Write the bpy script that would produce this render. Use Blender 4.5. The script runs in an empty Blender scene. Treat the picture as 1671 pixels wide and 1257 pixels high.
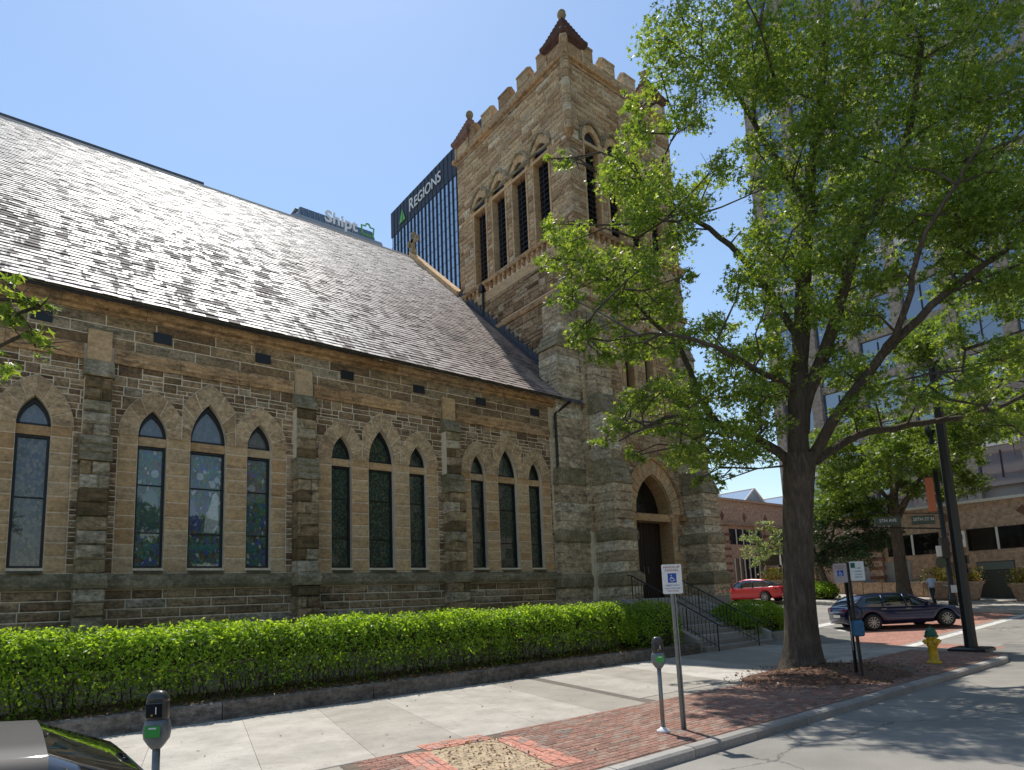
import bpy, math, random
import numpy as np
from mathutils import Matrix, Vector
rnd = random.Random(11)
C = bpy.context.scene.collection
sc = bpy.context.scene
R = math.radians
# ------------------------------------------------------------------ camera, world, sun
cam_d = bpy.data.cameras.new('camera'); cam = bpy.data.objects.new('camera', cam_d); C.objects.link(cam)
CAM = Vector((0, 0, 2.1))
yaw, pit, rol = R(38.543), R(8.017), R(-2.359)
fw = Vector((math.sin(yaw)*math.cos(pit), math.cos(yaw)*math.cos(pit), math.sin(pit)))
rt = Vector((math.cos(yaw), -math.sin(yaw), 0)); up = rt.cross(fw)
r2 = rt*math.cos(rol)+up*math.sin(rol); u2 = -rt*math.sin(rol)+up*math.cos(rol)
M = Matrix((r2, u2, -fw)).transposed().to_4x4(); M.translation = CAM
cam.matrix_world = M
cam_d.sensor_width = 36; cam_d.lens = 36*1035.55/1671; cam_d.shift_y = 205.46/1671
cam_d.clip_start = .05; cam_d.clip_end = 3000
sc.camera = cam
SUN = Vector((.15, .47, 1.0)).normalized()
w = bpy.data.worlds.new('World'); sc.world = w; w.use_nodes = True
wn = w.node_tree; bg = wn.nodes['Background']; sky = wn.nodes.new('ShaderNodeTexSky')
sky.sky_type = 'NISHITA'; sky.sun_disc = False
sky.sun_elevation = math.asin(SUN.z); sky.sun_rotation = math.atan2(SUN.x, SUN.y)
sky.air_density = 1.5; sky.dust_density = .35; sky.ozone_density = 3.0; sky.altitude = 180
wn.links.new(sky.outputs[0], bg.inputs[0]); bg.inputs[1].default_value = .135
sd = bpy.data.lights.new('sun', 'SUN'); sun = bpy.data.objects.new('sun', sd); C.objects.link(sun)
sd.energy = 4.3; sd.angle = R(.53); sd.color = (1, .95, .87)
sun.rotation_euler = (-SUN).to_track_quat('-Z', 'Y').to_euler()
sc.view_settings.view_transform = 'Standard'; sc.view_settings.look = 'None'
sc.view_settings.exposure = 0.2; sc.view_settings.gamma = 1; sc.view_settings.use_curve_mapping = False
sc.render.engine = 'CYCLES'; sc.cycles.use_denoising = True
sc.cycles.max_bounces = 6; sc.cycles.diffuse_bounces = 3; sc.cycles.glossy_bounces = 3
sc.cycles.transmission_bounces = 4; sc.cycles.transparent_max_bounces = 6
sc.cycles.caustics_reflective = False; sc.cycles.caustics_refractive = False

# ------------------------------------------------------------------ helpers
class MB:
    def __init__(s): s.v = []; s.f = []
    def add(s, vs, fs):
        n = len(s.v); s.v.extend(tuple(map(float, p)) for p in vs); s.f.extend(tuple(i+n for i in f) for f in fs); return s
    def box(s, a, b):
        (x0, y0, z0), (x1, y1, z1) = a, b
        vs = [(x0,y0,z0),(x1,y0,z0),(x1,y1,z0),(x0,y1,z0),(x0,y0,z1),(x1,y0,z1),(x1,y1,z1),(x0,y1,z1)]
        return s.add(vs, [(3,2,1,0),(4,5,6,7),(0,1,5,4),(1,2,6,5),(2,3,7,6),(3,0,4,7)])
    def prism(s, poly, z0, z1):
        n = len(poly); vs = [(x,y,z0) for x,y in poly]+[(x,y,z1) for x,y in poly]
        return s.add(vs, [tuple(range(n-1,-1,-1)), tuple(range(n,2*n))]+[(i,(i+1)%n,n+(i+1)%n,n+i) for i in range(n)])
    def extr(s, poly3, vec):
        n = len(poly3); vec = Vector(vec); vs = [tuple(p) for p in poly3]+[tuple(Vector(p)+vec) for p in poly3]
        return s.add(vs, [tuple(range(n-1,-1,-1)), tuple(range(n,2*n))]+[(i,(i+1)%n,n+(i+1)%n,n+i) for i in range(n)])
    def tube(s, pts, rad, n=8, cap=True):
        pts = [Vector(p) for p in pts]
        if not isinstance(rad, (list, tuple)): rad = [rad]*len(pts)
        vs = []; fs = []
        prev = None
        for i, p in enumerate(pts):
            d = (pts[min(i+1,len(pts)-1)]-pts[max(i-1,0)]).normalized()
            if prev is None:
                a = Vector((0,0,1)) if abs(d.z) < .9 else Vector((1,0,0)); u = d.cross(a).normalized()
            else:
                u = (prev - d*prev.dot(d)).normalized()
            prev = u; v = d.cross(u)
            for k in range(n):
                t = 2*math.pi*k/n; vs.append(tuple(p+(u*math.cos(t)+v*math.sin(t))*rad[i]))
        for i in range(len(pts)-1):
            for k in range(n): fs.append((i*n+k, i*n+(k+1)%n, (i+1)*n+(k+1)%n, (i+1)*n+k))
        if cap: fs += [tuple(range(n-1,-1,-1)), tuple(range((len(pts)-1)*n, len(pts)*n))]
        return s.add(vs, fs)
    def lathe(s, prof, c=(0,0,0), n=16, rot=None, cap=True):
        vs = []; fs = []
        for r, z in prof:
            for k in range(n):
                t = 2*math.pi*k/n; p = Vector((r*math.cos(t), r*math.sin(t), z))
                if rot is not None: p = rot @ p
                vs.append(tuple(p+Vector(c)))
        for i in range(len(prof)-1):
            for k in range(n): fs.append((i*n+k, i*n+(k+1)%n, (i+1)*n+(k+1)%n, (i+1)*n+k))
        if cap: fs += [tuple(range(n-1,-1,-1)), tuple(range((len(prof)-1)*n, len(prof)*n))]
        return s.add(vs, fs)
    def loft(s, rings, closed=True, caps=True):
        n = len(rings[0]); vs = [p for r in rings for p in r]; fs = []
        for i in range(len(rings)-1):
            for k in range(n if closed else n-1): fs.append((i*n+k, i*n+(k+1)%n, (i+1)*n+(k+1)%n, (i+1)*n+k))
        if caps: fs += [tuple(range(n-1,-1,-1)), tuple(range((len(rings)-1)*n, len(rings)*n))]
        return s.add(vs, fs)
def P_inv(o, p):
    o.parent = p
    if p is not None:
        m = Matrix.Identity(4); q = p
        while q is not None: m = q.matrix_basis @ m if q.parent is None else (q.matrix_parent_inverse @ q.matrix_basis) @ m; q = q.parent
        o.matrix_parent_inverse = m.inverted()
def obj(name, mb, mat, parent=None, smooth=False, kind=None, local=False):
    me = bpy.data.meshes.new(name); me.from_pydata(mb.v, [], mb.f)
    if mat is not None: me.materials.append(mat)
    if smooth: me.shade_smooth()
    o = bpy.data.objects.new(name, me); C.objects.link(o)
    if parent is not None:
        if local: o.parent = parent
        else: P_inv(o, parent)
    if kind: o['kind'] = kind
    return o
def np_obj(name, V, F, mat, parent=None, kind=None, smooth=False):
    # V (n,3), F (m,k)
    me = bpy.data.meshes.new(name); k = F.shape[1]
    me.vertices.add(len(V)); me.vertices.foreach_set('co', np.asarray(V, np.float32).ravel())
    me.loops.add(F.size); me.loops.foreach_set('vertex_index', F.astype(np.int32).ravel())
    me.polygons.add(len(F)); me.polygons.foreach_set('loop_start', np.arange(0, F.size, k, dtype=np.int32))
    me.polygons.foreach_set('loop_total', np.full(len(F), k, np.int32))
    me.update(calc_edges=True); me.materials.append(mat)
    if smooth: me.shade_smooth()
    o = bpy.data.objects.new(name, me); C.objects.link(o)
    if parent is not None: P_inv(o, parent)
    if kind: o['kind'] = kind
    return o
def tag(o, label=None, cat=None, group=None, kind=None):
    if label: o['label'] = label
    if cat: o['category'] = cat
    if group: o['group'] = group
    if kind: o['kind'] = kind
    return o
def empty(name, loc, rz=0, label=None, cat=None, group=None, parent=None):
    o = bpy.data.objects.new(name, None); C.objects.link(o); o.location = loc; o.rotation_euler = (0,0,rz); o.empty_display_size = .2
    if parent is not None: P_inv(o, parent)
    return tag(o, label, cat, group)
def copy_tree(o, parent=None):
    c = o.copy(); C.objects.link(c); c.parent = parent
    for ch in list(o.children): copy_tree(ch, c)
    return c
def text(name, body, size, mat, M4, parent=None, depth=.002, bold=0, align='CENTER', sx=1.0):
    cu = bpy.data.curves.new(name, 'FONT'); cu.body = body; cu.size = size; cu.extrude = depth; cu.offset = bold
    cu.align_x = align; cu.align_y = 'CENTER'; cu.resolution_u = 3
    o = bpy.data.objects.new(name, cu); C.objects.link(o); cu.materials.append(mat)
    dg_ = bpy.context.evaluated_depsgraph_get(); me = bpy.data.meshes.new_from_object(o.evaluated_get(dg_)); bpy.data.objects.remove(o)
    o = bpy.data.objects.new(name, me); C.objects.link(o); me.materials.clear(); me.materials.append(mat)
    o.matrix_world = M4 @ Matrix.Diagonal((sx,1,1,1))
    if parent is not None: P_inv(o, parent)
    return o
def frameM(o, U, V):
    U = Vector(U).normalized(); V = Vector(V).normalized(); W = U.cross(V)
    m = Matrix((U, V, W)).transposed().to_4x4(); m.translation = Vector(o); return m
def G(x, y):   # terrain height: level by the kerb, rising beyond the crossing and up the side street
    t = min(1, max(0, (x-20)/8)); return .03*max(0, x-22) + .07*max(0, min(y, 60)-10)*t

# ------------------------------------------------------------------ materials 
def mat(name): 
    m = bpy.data.materials.new(name); m.use_nodes = True; return m, m.node_tree, m.node_tree.nodes['Principled BSDF']
def N(nt, t, **k):
    n = nt.nodes.new(t)
    for a, b in k.items():
        if isinstance(b, (int, float, str, bool)) and hasattr(n, a): setattr(n, a, b)
    return n
def island_rand(nt):
    g = N(nt, 'ShaderNodeNewGeometry'); oi = N(nt, 'ShaderNodeObjectInfo')
    a = N(nt, 'ShaderNodeMath'); a.operation = 'ADD'; nt.links.new(g.outputs['Random Per Island'], a.inputs[0]); nt.links.new(oi.outputs['Random'], a.inputs[1])
    f = N(nt, 'ShaderNodeMath'); f.operation = 'FRACT'; nt.links.new(a.outputs[0], f.inputs[0]); return f.outputs[0]
def ramp(nt, src, cols, interp='LINEAR'):
    r = N(nt, 'ShaderNodeValToRGB'); r.color_ramp.interpolation = interp; e = r.color_ramp.elements
    while len(e) < len(cols): e.new(.5)
    for i, (p, c) in enumerate(cols): e[i].position = p; e[i].color = (*c, 1) if len(c) == 3 else c
    nt.links.new(src, r.inputs[0]); return r.outputs[0]
def noise(nt, scale, detail=5, rough=.6, vec=None, out='Fac'):
    n = N(nt, 'ShaderNodeTexNoise'); n.inputs['Scale'].default_value = scale; n.inputs['Detail'].default_value = detail; n.inputs['Roughness'].default_value = rough
    if vec is None:
        g = N(nt, 'ShaderNodeNewGeometry'); vec = g.outputs['Position']
    nt.links.new(vec, n.inputs['Vector']); return n.outputs[out]
def mix(nt, fac, a, b, mode='MIX'):
    m = N(nt, 'ShaderNodeMixRGB'); m.blend_type = mode
    for i, v in ((0, fac), (1, a), (2, b)):
        if hasattr(v, 'default_value') or hasattr(v, 'is_output'): nt.links.new(v, m.inputs[i])
        elif isinstance(v, (int, float)): m.inputs[i].default_value = v
        else: m.inputs[i].default_value = (*v, 1)
    return m.outputs[0]
def bump(nt, bs, h, strength=.5, dist=.02):
    b = N(nt, 'ShaderNodeBump'); b.inputs['Strength'].default_value = strength; b.inputs['Distance'].default_value = dist
    nt.links.new(h, b.inputs['Height']); nt.links.new(b.outputs[0], bs.inputs['Normal'])
def scaled_pos(nt, s):
    g = N(nt, 'ShaderNodeNewGeometry'); m = N(nt, 'ShaderNodeMapping'); m.inputs['Scale'].default_value = s; nt.links.new(g.outputs['Position'], m.inputs['Vector']); return m.outputs[0]
def stone(name, cols, stain=.5, dark=(.045,.035,.025), moss=0, bstr=.8, bscale=12, grain=.5, rough=.9):
    m, nt, b = mat(name)
    r = island_rand(nt); c = ramp(nt, r, cols)
    n1 = noise(nt, bscale, 8, .65); c = mix(nt, grain, c, ramp(nt, n1, [(.32,(.30,.28,.26)),(.64,(1.95,1.88,1.80))]), 'MULTIPLY')
    n2 = noise(nt, .55, 8, .7, scaled_pos(nt, (1,1,1.6))); f = ramp(nt, n2, [(.47,(0,0,0)),(.68,(stain,)*3)])
    nm_ = noise(nt, 2.6, 8, .8, scaled_pos(nt, (1,1,2.6))); c = mix(nt, ramp(nt, nm_, [(.47,(0,0,0)),(.60,(min(1,stain*1.05),)*3)]), c, mix(nt, .72, c, dark))
    n3 = noise(nt, 5, 6, .7); f = mix(nt, 1, f, ramp(nt, n3, [(.38,(.15,)*3),(.62,(1,1,1))]), 'MULTIPLY')
    c = mix(nt, f, c, dark)
    if moss:
        n4 = noise(nt, 2.2, 6, .7); c = mix(nt, ramp(nt, n4, [(.4,(0,0,0)),(.7,(moss,)*3)]), c, (.075,.075,.025))
    nt.links.new(c, b.inputs['Base Color']); b.inputs['Roughness'].default_value = rough; b.inputs['Specular IOR Level'].default_value = .25
    bump(nt, b, noise(nt, bscale*.8, 8, .7), bstr, .03); return m
def plain(name, col, rough=.5, metal=0, var=0, vscale=6, bstr=0, coat=0, spec=.5):
    m, nt, b = mat(name)
    if var:
        c = mix(nt, var, col, ramp(nt, noise(nt, vscale, 6, .65), [(.3,(.25,.25,.25)),(.7,(1.5,1.5,1.5))]), 'MULTIPLY'); nt.links.new(c, b.inputs['Base Color'])
    else: b.inputs['Base Color'].default_value = (*col, 1)
    b.inputs['Roughness'].default_value = rough; b.inputs['Metallic'].default_value = metal; b.inputs['Coat Weight'].default_value = coat; b.inputs['Specular IOR Level'].default_value = spec
    if bstr: bump(nt, b, noise(nt, vscale*4, 6, .7), bstr, .01)
    return m
RB = [(0,(.15,.095,.055)),(.22,(.27,.18,.10)),(.45,(.40,.285,.165)),(.66,(.29,.20,.12)),(.85,(.50,.38,.235)),(1,(.44,.37,.27))]
M_rubble = stone('brown rubble sandstone', RB, .8)
M_base = stone('base course sandstone', [(0,(.22,.14,.08)),(.4,(.42,.30,.175)),(.8,(.32,.225,.13)),(1,(.46,.40,.30))], .85, moss=.3)
M_ashlar = stone('smooth tan sandstone', [(0,(.50,.31,.155)),(.5,(.62,.42,.225)),(1,(.56,.41,.25))], .4, bstr=.3, grain=.25)
M_arch = stone('tan arch sandstone', [(0,(.42,.29,.17)),(.5,(.54,.39,.235)),(1,(.48,.36,.22))], .5, bstr=.4)
M_mould = stone('moulded sandstone', [(0,(.40,.24,.12)),(.5,(.56,.36,.19)),(1,(.48,.34,.21))], .85, bstr=.35, grain=.3)
M_lip = stone('dark window sill', [(0,(.10,.085,.05)),(1,(.15,.125,.08))], .5, moss=.6, bstr=.3)
M_sill = stone('mossy sill stone', [(0,(.28,.23,.15)),(1,(.40,.33,.22))], .55, dark=(.04,.045,.025), moss=.7, bstr=.35)
M_butt = stone('buttress rock face', [(0,(.16,.105,.055)),(.3,(.34,.235,.13)),(.55,(.46,.35,.21)),(.8,(.60,.53,.42)),(1,(.33,.26,.15))], .85, moss=.45, bstr=.9, bscale=9)
M_tower = stone('tower rock face', [(0,(.30,.19,.105)),(.3,(.46,.32,.185)),(.6,(.58,.44,.27)),(.8,(.42,.30,.18)),(1,(.62,.53,.38))], .5, bstr=.9, bscale=10)
M_towlow = stone('tower lower block', [(0,(.42,.33,.22)),(.5,(.58,.47,.32)),(1,(.66,.60,.46))], .75, dark=(.035,.03,.024), bstr=.8, bscale=9)
M_mortar = stone('mortar', [(0,(.74,.63,.48)),(1,(.78,.67,.51))], .12, bstr=.2, grain=.2)
M_red = stone('red brown pinnacle stone', [(0,(.10,.05,.04)),(.6,(.17,.085,.065)),(1,(.23,.14,.11))], .7, bstr=.9, bscale=10)
M_dark = plain('dark window metal', (.012,.013,.016), .4, .2)
M_pale = stone('pale lintel stone', [(0,(.56,.49,.39)),(1,(.62,.55,.44))], .3, bstr=.2)

# slate
def slate_mat():
    m, nt, b = mat('weathered grey slate')
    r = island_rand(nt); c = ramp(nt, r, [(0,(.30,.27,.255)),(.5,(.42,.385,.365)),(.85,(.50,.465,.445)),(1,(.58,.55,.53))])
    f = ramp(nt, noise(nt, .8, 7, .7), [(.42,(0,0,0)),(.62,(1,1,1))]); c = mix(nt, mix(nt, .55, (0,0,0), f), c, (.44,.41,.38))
    kn = noise(nt, 1.25, 8, .75, scaled_pos(nt,(1.35,.24,.24))); ka = N(nt, 'ShaderNodeMath'); ka.operation = 'MULTIPLY_ADD'; nt.links.new(r, ka.inputs[0]); ka.inputs[1].default_value = .22; nt.links.new(kn, ka.inputs[2]); k = ramp(nt, ka.outputs[0], [(.63,(0,0,0)),(.69,(.85,.85,.85))]); gp = N(nt,'ShaderNodeNewGeometry'); sx = N(nt,'ShaderNodeSeparateXYZ'); nt.links.new(gp.outputs['Position'], sx.inputs[0]); mz = N(nt,'ShaderNodeMapRange'); nt.links.new(sx.outputs[2], mz.inputs[0]); mz.inputs[1].default_value = 14; mz.inputs[2].default_value = 19.5; mz.inputs[3].default_value = 1; mz.inputs[4].default_value = .12; k = mix(nt, 1, k, mz.outputs[0], 'MULTIPLY'); mx = N(nt,'ShaderNodeMapRange'); nt.links.new(sx.outputs[0], mx.inputs[0]); mx.inputs[1].default_value = 7; mx.inputs[2].default_value = 15; mx.inputs[3].default_value = 0; mx.inputs[4].default_value = .85; c = mix(nt, mx.outputs[0], c, mix(nt, r, (.26,.18,.145), (.44,.33,.275))); mt = N(nt,'ShaderNodeMapRange'); nt.links.new(sx.outputs[2], mt.inputs[0]); mt.inputs[1].default_value = 15; mt.inputs[2].default_value = 22; mt.inputs[3].default_value = 0; mt.inputs[4].default_value = .65; c = mix(nt, mt.outputs[0], c, (.62,.60,.57)); c = mix(nt, k, c, (.12,.09,.075))  # sun glare painted in as paler slates toward the ridge; browner to the right
    nt.links.new(c, b.inputs['Base Color'])
    rr = ramp(nt, r, [(0,(.48,)*3),(1,(.66,)*3)]); nt.links.new(mix(nt, k, rr, (.9,.9,.9)), b.inputs['Roughness']); b.inputs['Specular IOR Level'].default_value = .75
    bump(nt, b, noise(nt, 22, 5, .6), .25, .01); return m
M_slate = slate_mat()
M_flash = plain('lead flashing', (.09,.095,.11), .5, .3, var=.5)
M_gutter = plain('weathered copper gutter', (.20,.20,.15), .55, .3, var=.6)
def conc_mat(name, cols, k=.35):
    m, nt, b = mat(name); r = island_rand(nt); c = ramp(nt, r, cols)
    c = mix(nt, k, c, ramp(nt, noise(nt, 1.3, 8, .7), [(.3,(.45,.43,.40)),(.7,(1.25,1.22,1.2))]), 'MULTIPLY')
    c = mix(nt, .35, c, ramp(nt, noise(nt, 60, 4, .7), [(.35,(.45,)*3),(.6,(1.25,)*3)]), 'MULTIPLY')
    s = ramp(nt, noise(nt, 5, 8, .8), [(.56,(0,0,0)),(.70,(.55,)*3)]); c = mix(nt, s, c, (.12,.10,.08))
    nt.links.new(c, b.inputs['Base Color']); b.inputs['Roughness'].default_value = .85
    bump(nt, b, noise(nt, 70, 4, .7), .25, .005); return m
M_conc = conc_mat('sidewalk concrete', [(0,(.36,.33,.285)),(.5,(.45,.42,.37)),(1,(.52,.495,.45))], .55)
M_conc2 = conc_mat('grey patched concrete', [(0,(.31,.28,.24)),(1,(.34,.31,.265))])
M_kerb = conc_mat('kerb granite concrete', [(0,(.27,.25,.23)),(1,(.42,.40,.37))])
M_curbdark = stone('dark bed curb', [(0,(.16,.14,.12)),(1,(.22,.20,.18))], .8, dark=(.04,.035,.03), bstr=.5)
def asphalt():
    m, nt, b = mat('worn asphalt'); c = ramp(nt, noise(nt, .35, 8, .65), [(.3,(.20,.188,.168)),(.7,(.33,.308,.272))])
    c = mix(nt, .6, c, ramp(nt, noise(nt, 90, 3, .8), [(.35,(.5,)*3),(.65,(1.5,)*3)]), 'MULTIPLY')
    cr = N(nt, 'ShaderNodeTexVoronoi'); cr.feature = 'DISTANCE_TO_EDGE'; cr.inputs['Scale'].default_value = .45
    d = N(nt, 'ShaderNodeMixRGB'); d.inputs[0].default_value = .25; g = N(nt, 'ShaderNodeNewGeometry'); nt.links.new(g.outputs['Position'], d.inputs[1]); nt.links.new(noise(nt, 2.5, 5, .7, out='Color'), d.inputs[2]); nt.links.new(d.outputs[0], cr.inputs['Vector'])
    k = ramp(nt, cr.outputs['Distance'], [(0,(.8,)*3),(.006,(.0,)*3)]); c = mix(nt, k, c, (.04,.038,.035))
    nt.links.new(c, b.inputs['Base Color']); b.inputs['Roughness'].default_value = .9; bump(nt, b, noise(nt, 120, 3, .8), .4, .006); return m
M_asph = asphalt() 
M_paver = stone('red clay paver', [(0,(.20,.12,.095)),(.3,(.30,.165,.125)),(.6,(.25,.14,.11)),(.8,(.33,.22,.17)),(1,(.22,.19,.165))], .45, bstr=.3, bscale=30, grain=.5, dark=(.09,.07,.06))
M_paver2 = stone('bright border paver', [(0,(.42,.19,.14)),(.8,(.50,.25,.19)),(1,(.27,.21,.18))], .1, bstr=.3, bscale=30)
M_sand = plain('paver joint sand', (.16,.12,.09), .95, var=.6, vscale=9)
M_cross = stone('crosswalk brick red', [(0,(.30,.15,.12)),(1,(.36,.19,.15))], .3, bstr=.2)
M_white = plain('white road paint', (.62,.60,.56), .8, var=.5, vscale=7)
M_soil = plain('pale sandy soil', (.44,.34,.22), .95, var=.6, vscale=8, bstr=.8)
M_mulch = plain('brown leaf litter', (.13,.065,.04), .95, var=.8, vscale=18, bstr=.8)
M_lawn = plain('dry lawn', (.20,.17,.07), .95, var=.8, vscale=8, bstr=.6)
M_wood = plain('dark stained door wood', (.022,.012,.008), .55, var=.4)
M_black = plain('black painted metal', (.012,.012,.013), .4, var=.3, spec=.5)
M_galv = plain('galvanised steel', (.26,.26,.25), .45, .7, var=.35, vscale=14)
M_signw = plain('white sign face', (.72,.71,.68), .5, var=.12, vscale=12)
M_blue = plain('sign blue', (.015,.06,.33), .5)
M_redt = plain('sign red lettering', (.30,.05,.05), .5)
M_yel = plain('hydrant yellow paint', (.62,.37,.02), .45, var=.4, vscale=9, bstr=.2)
M_hgrn = plain('hydrant green paint', (.012,.10,.06), .45, var=.4, vscale=9)
M_green = plain('meter green label', (.05,.33,.06), .5)
M_metg = plain('meter grey housing', (.17,.19,.20), .4, .3, var=.3, vscale=20)
M_metd = plain('meter dark dome', (.07,.07,.065), .35, .4, var=.4, vscale=20)
M_metw = plain('white paint collar', (.7,.7,.68), .6)
M_lens = plain('meter window', (.01,.01,.012), .12)
M_bluegr = plain('faded blue paint', (.03,.13,.24), .5, var=.4, vscale=12)
M_orange = plain('banner orange', (.55,.17,.09), .7)
# glass
def stained(name, cols, reflect=.9, scale=5.0, lead=.02):
    m, nt, b = mat(name)
    v = N(nt, 'ShaderNodeTexVoronoi'); v.inputs['Scale'].default_value = scale; p = scaled_pos(nt, (1.35,.3,.9)); nt.links.new(p, v.inputs['Vector'])
    s = N(nt, 'ShaderNodeSeparateColor'); nt.links.new(v.outputs['Color'], s.inputs[0]); c = ramp(nt, s.outputs[0], cols, 'CONSTANT')
    e = N(nt, 'ShaderNodeTexVoronoi'); e.feature = 'DISTANCE_TO_EDGE'; e.inputs['Scale'].default_value = scale; nt.links.new(p, e.inputs['Vector'])
    l = ramp(nt, e.outputs['Distance'], [(lead,(1,1,1)),(lead+.02,(0,0,0))]); c = mix(nt, l, c, (.012,.012,.012))
    nt.links.new(c, b.inputs['Base Color']); b.inputs['Roughness'].default_value = .35
    b.inputs['Coat Weight'].default_value = reflect; b.inputs['Coat Roughness'].default_value = .015; b.inputs['Coat IOR'].default_value = 1.75
    bp = N(nt, 'ShaderNodeBump'); bp.inputs['Strength'].default_value = .12; bp.inputs['Distance'].default_value = .01; nt.links.new(noise(nt, 1.2, 2, .5), bp.inputs['Height']); nt.links.new(bp.outputs[0], b.inputs['Coat Normal'])
    return m
M_gl_pic = stained('leaded picture glass', [(0,(.02,.11,.09)),(.25,(.03,.06,.24)),(.4,(.06,.15,.04)),(.55,(.02,.035,.035)),(.7,(.12,.08,.03)),(.82,(.03,.17,.15)),(.93,(.34,.36,.34))], scale=11, lead=.03)
M_gl_top = stained('leaded tracery glass', [(0,(.05,.07,.10)),(.5,(.09,.10,.12)),(.8,(.04,.07,.06))], scale=7, lead=.012)
M_gl_dk = stained('dark leaded glass', [(0,(.008,.014,.011)),(.35,(.02,.05,.035)),(.6,(.10,.11,.05)),(.75,(.015,.025,.035)),(.88,(.04,.12,.09))], reflect=.3, scale=22)
M_gl_left = stained('pale leaded glass', [(0,(.09,.10,.10)),(.25,(.02,.04,.10)),(.4,(.13,.13,.11)),(.55,(.03,.05,.09)),(.7,(.01,.025,.015)),(.86,(.15,.14,.12))], reflect=.6, scale=12)
M_robe = plain('white robe glass', (.34,.37,.36), .3, var=.5, vscale=10, coat=.6); M_robe.node_tree.nodes['Principled BSDF'].inputs['Coat Weight'].default_value = .9; M_robe.node_tree.nodes['Principled BSDF'].inputs['Coat IOR'].default_value = 2.0; M_robe.node_tree.nodes['Principled BSDF'].inputs['Coat Roughness'].default_value = .015
M_bluegl = plain('blue robe glass', (.01,.02,.16), .3, var=.5, vscale=10, coat=.6); M_bluegl.node_tree.nodes['Principled BSDF'].inputs['Coat Weight'].default_value = .9; M_bluegl.node_tree.nodes['Principled BSDF'].inputs['Coat IOR'].default_value = 2.0; M_bluegl.node_tree.nodes['Principled BSDF'].inputs['Coat Roughness'].default_value = .015
M_head = plain('pale glass roundel', (.22,.25,.26), .3, coat=.6, var=.3); M_head.node_tree.nodes['Principled BSDF'].inputs['Coat Weight'].default_value = .9; M_head.node_tree.nodes['Principled BSDF'].inputs['Coat IOR'].default_value = 2.0; M_head.node_tree.nodes['Principled BSDF'].inputs['Coat Roughness'].default_value = .015
M_teal = plain('teal glass band', (.02,.13,.12), .3, coat=.6, var=.6, vscale=20); M_teal.node_tree.nodes['Principled BSDF'].inputs['Coat Weight'].default_value = .9; M_teal.node_tree.nodes['Principled BSDF'].inputs['Coat IOR'].default_value = 2.0; M_teal.node_tree.nodes['Principled BSDF'].inputs['Coat Roughness'].default_value = .015
M_fig = plain('dark green robe glass', (.008,.055,.05), .3, coat=.6, var=.5, vscale=9); M_fig.node_tree.nodes['Principled BSDF'].inputs['Coat Weight'].default_value = .9; M_fig.node_tree.nodes['Principled BSDF'].inputs['Coat IOR'].default_value = 2.0; M_fig.node_tree.nodes['Principled BSDF'].inputs['Coat Roughness'].default_value = .015
def glassy(name, col, rough=.06, coat=1, ior=1.8, wav=.03, wsc=.4):
    m, nt, b = mat(name); b.inputs['Base Color'].default_value = (*col,1); b.inputs['Roughness'].default_value = rough; b.inputs['IOR'].default_value = ior
    b.inputs['Specular IOR Level'].default_value = .8; b.inputs['Coat Weight'].default_value = coat; b.inputs['Coat Roughness'].default_value = .02
    bump(nt, b, noise(nt, wsc, 2, .5), wav, .1); return m
M_glreg = glassy('tower blue glass', (.13,.24,.42), ior=2.6)
M_glcar = glassy('tinted car glass', (.006,.008,.009), ior=1.55, wav=0)
M_glbld = glassy('dark building glass', (.008,.009,.010), ior=1.4, coat=.3)
M_gloff = glassy('office blue glass', (.025,.06,.14), ior=2.2)
M_regdk = plain('dark building band', (.022,.024,.035), .5, spec=.4)
M_letter = plain('white lettering', (.75,.76,.77), .5)
M_lgreen = plain('green emblem', (.12,.42,.06), .5)
# leaves
def leaf_mat(name, cols, trans=.5, rough=.42, spec=.4):
    m, nt, b = mat(name); r = island_rand(nt); c = ramp(nt, r, cols)
    c = mix(nt, .5, c, ramp(nt, noise(nt, .8, 4, .6), [(.3,(.6,.65,.6)),(.7,(1.3,1.25,1.1))]), 'MULTIPLY')
    nt.links.new(c, b.inputs['Base Color']); b.inputs['Roughness'].default_value = rough; b.inputs['Specular IOR Level'].default_value = spec
    t = N(nt, 'ShaderNodeBsdfTranslucent'); tc = mix(nt, 1, c, (2.2,2.1,.8), 'MULTIPLY'); nt.links.new(tc, t.inputs['Color'])
    mx = N(nt, 'ShaderNodeMixShader'); mx.inputs[0].default_value = trans; nt.links.new(b.outputs[0], mx.inputs[1]); nt.links.new(t.outputs[0], mx.inputs[2])
    nt.links.new(mx.outputs[0], nt.nodes['Material Output'].inputs['Surface']); return m
LG = [(0,(.08,.14,.03)),(.5,(.15,.225,.045)),(.85,(.22,.29,.07)),(1,(.30,.34,.12))]
M_leaf = leaf_mat('oak leaf', LG)
M_leaf2 = leaf_mat('far tree leaf', [(0,(.06,.10,.025)),(.6,(.11,.17,.035)),(1,(.17,.23,.05))])
M_leafdk = leaf_mat('dark glossy leaf', [(0,(.015,.04,.01)),(1,(.035,.075,.018))], .2)
M_hedge = leaf_mat('holly hedge leaf', [(0,(.08,.16,.02)),(.55,(.21,.33,.035)),(1,(.34,.46,.08))], .55, .4, .35)
M_pale_leaf = leaf_mat('pale flowering leaf', [(0,(.09,.15,.05)),(.7,(.18,.24,.12)),(1,(.55,.55,.45))], .4)
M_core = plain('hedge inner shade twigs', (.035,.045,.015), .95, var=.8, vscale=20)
M_litter = leaf_mat('fallen leaf', [(0,(.09,.045,.03)),(.6,(.15,.08,.05)),(1,(.28,.18,.10))], .2)
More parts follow.
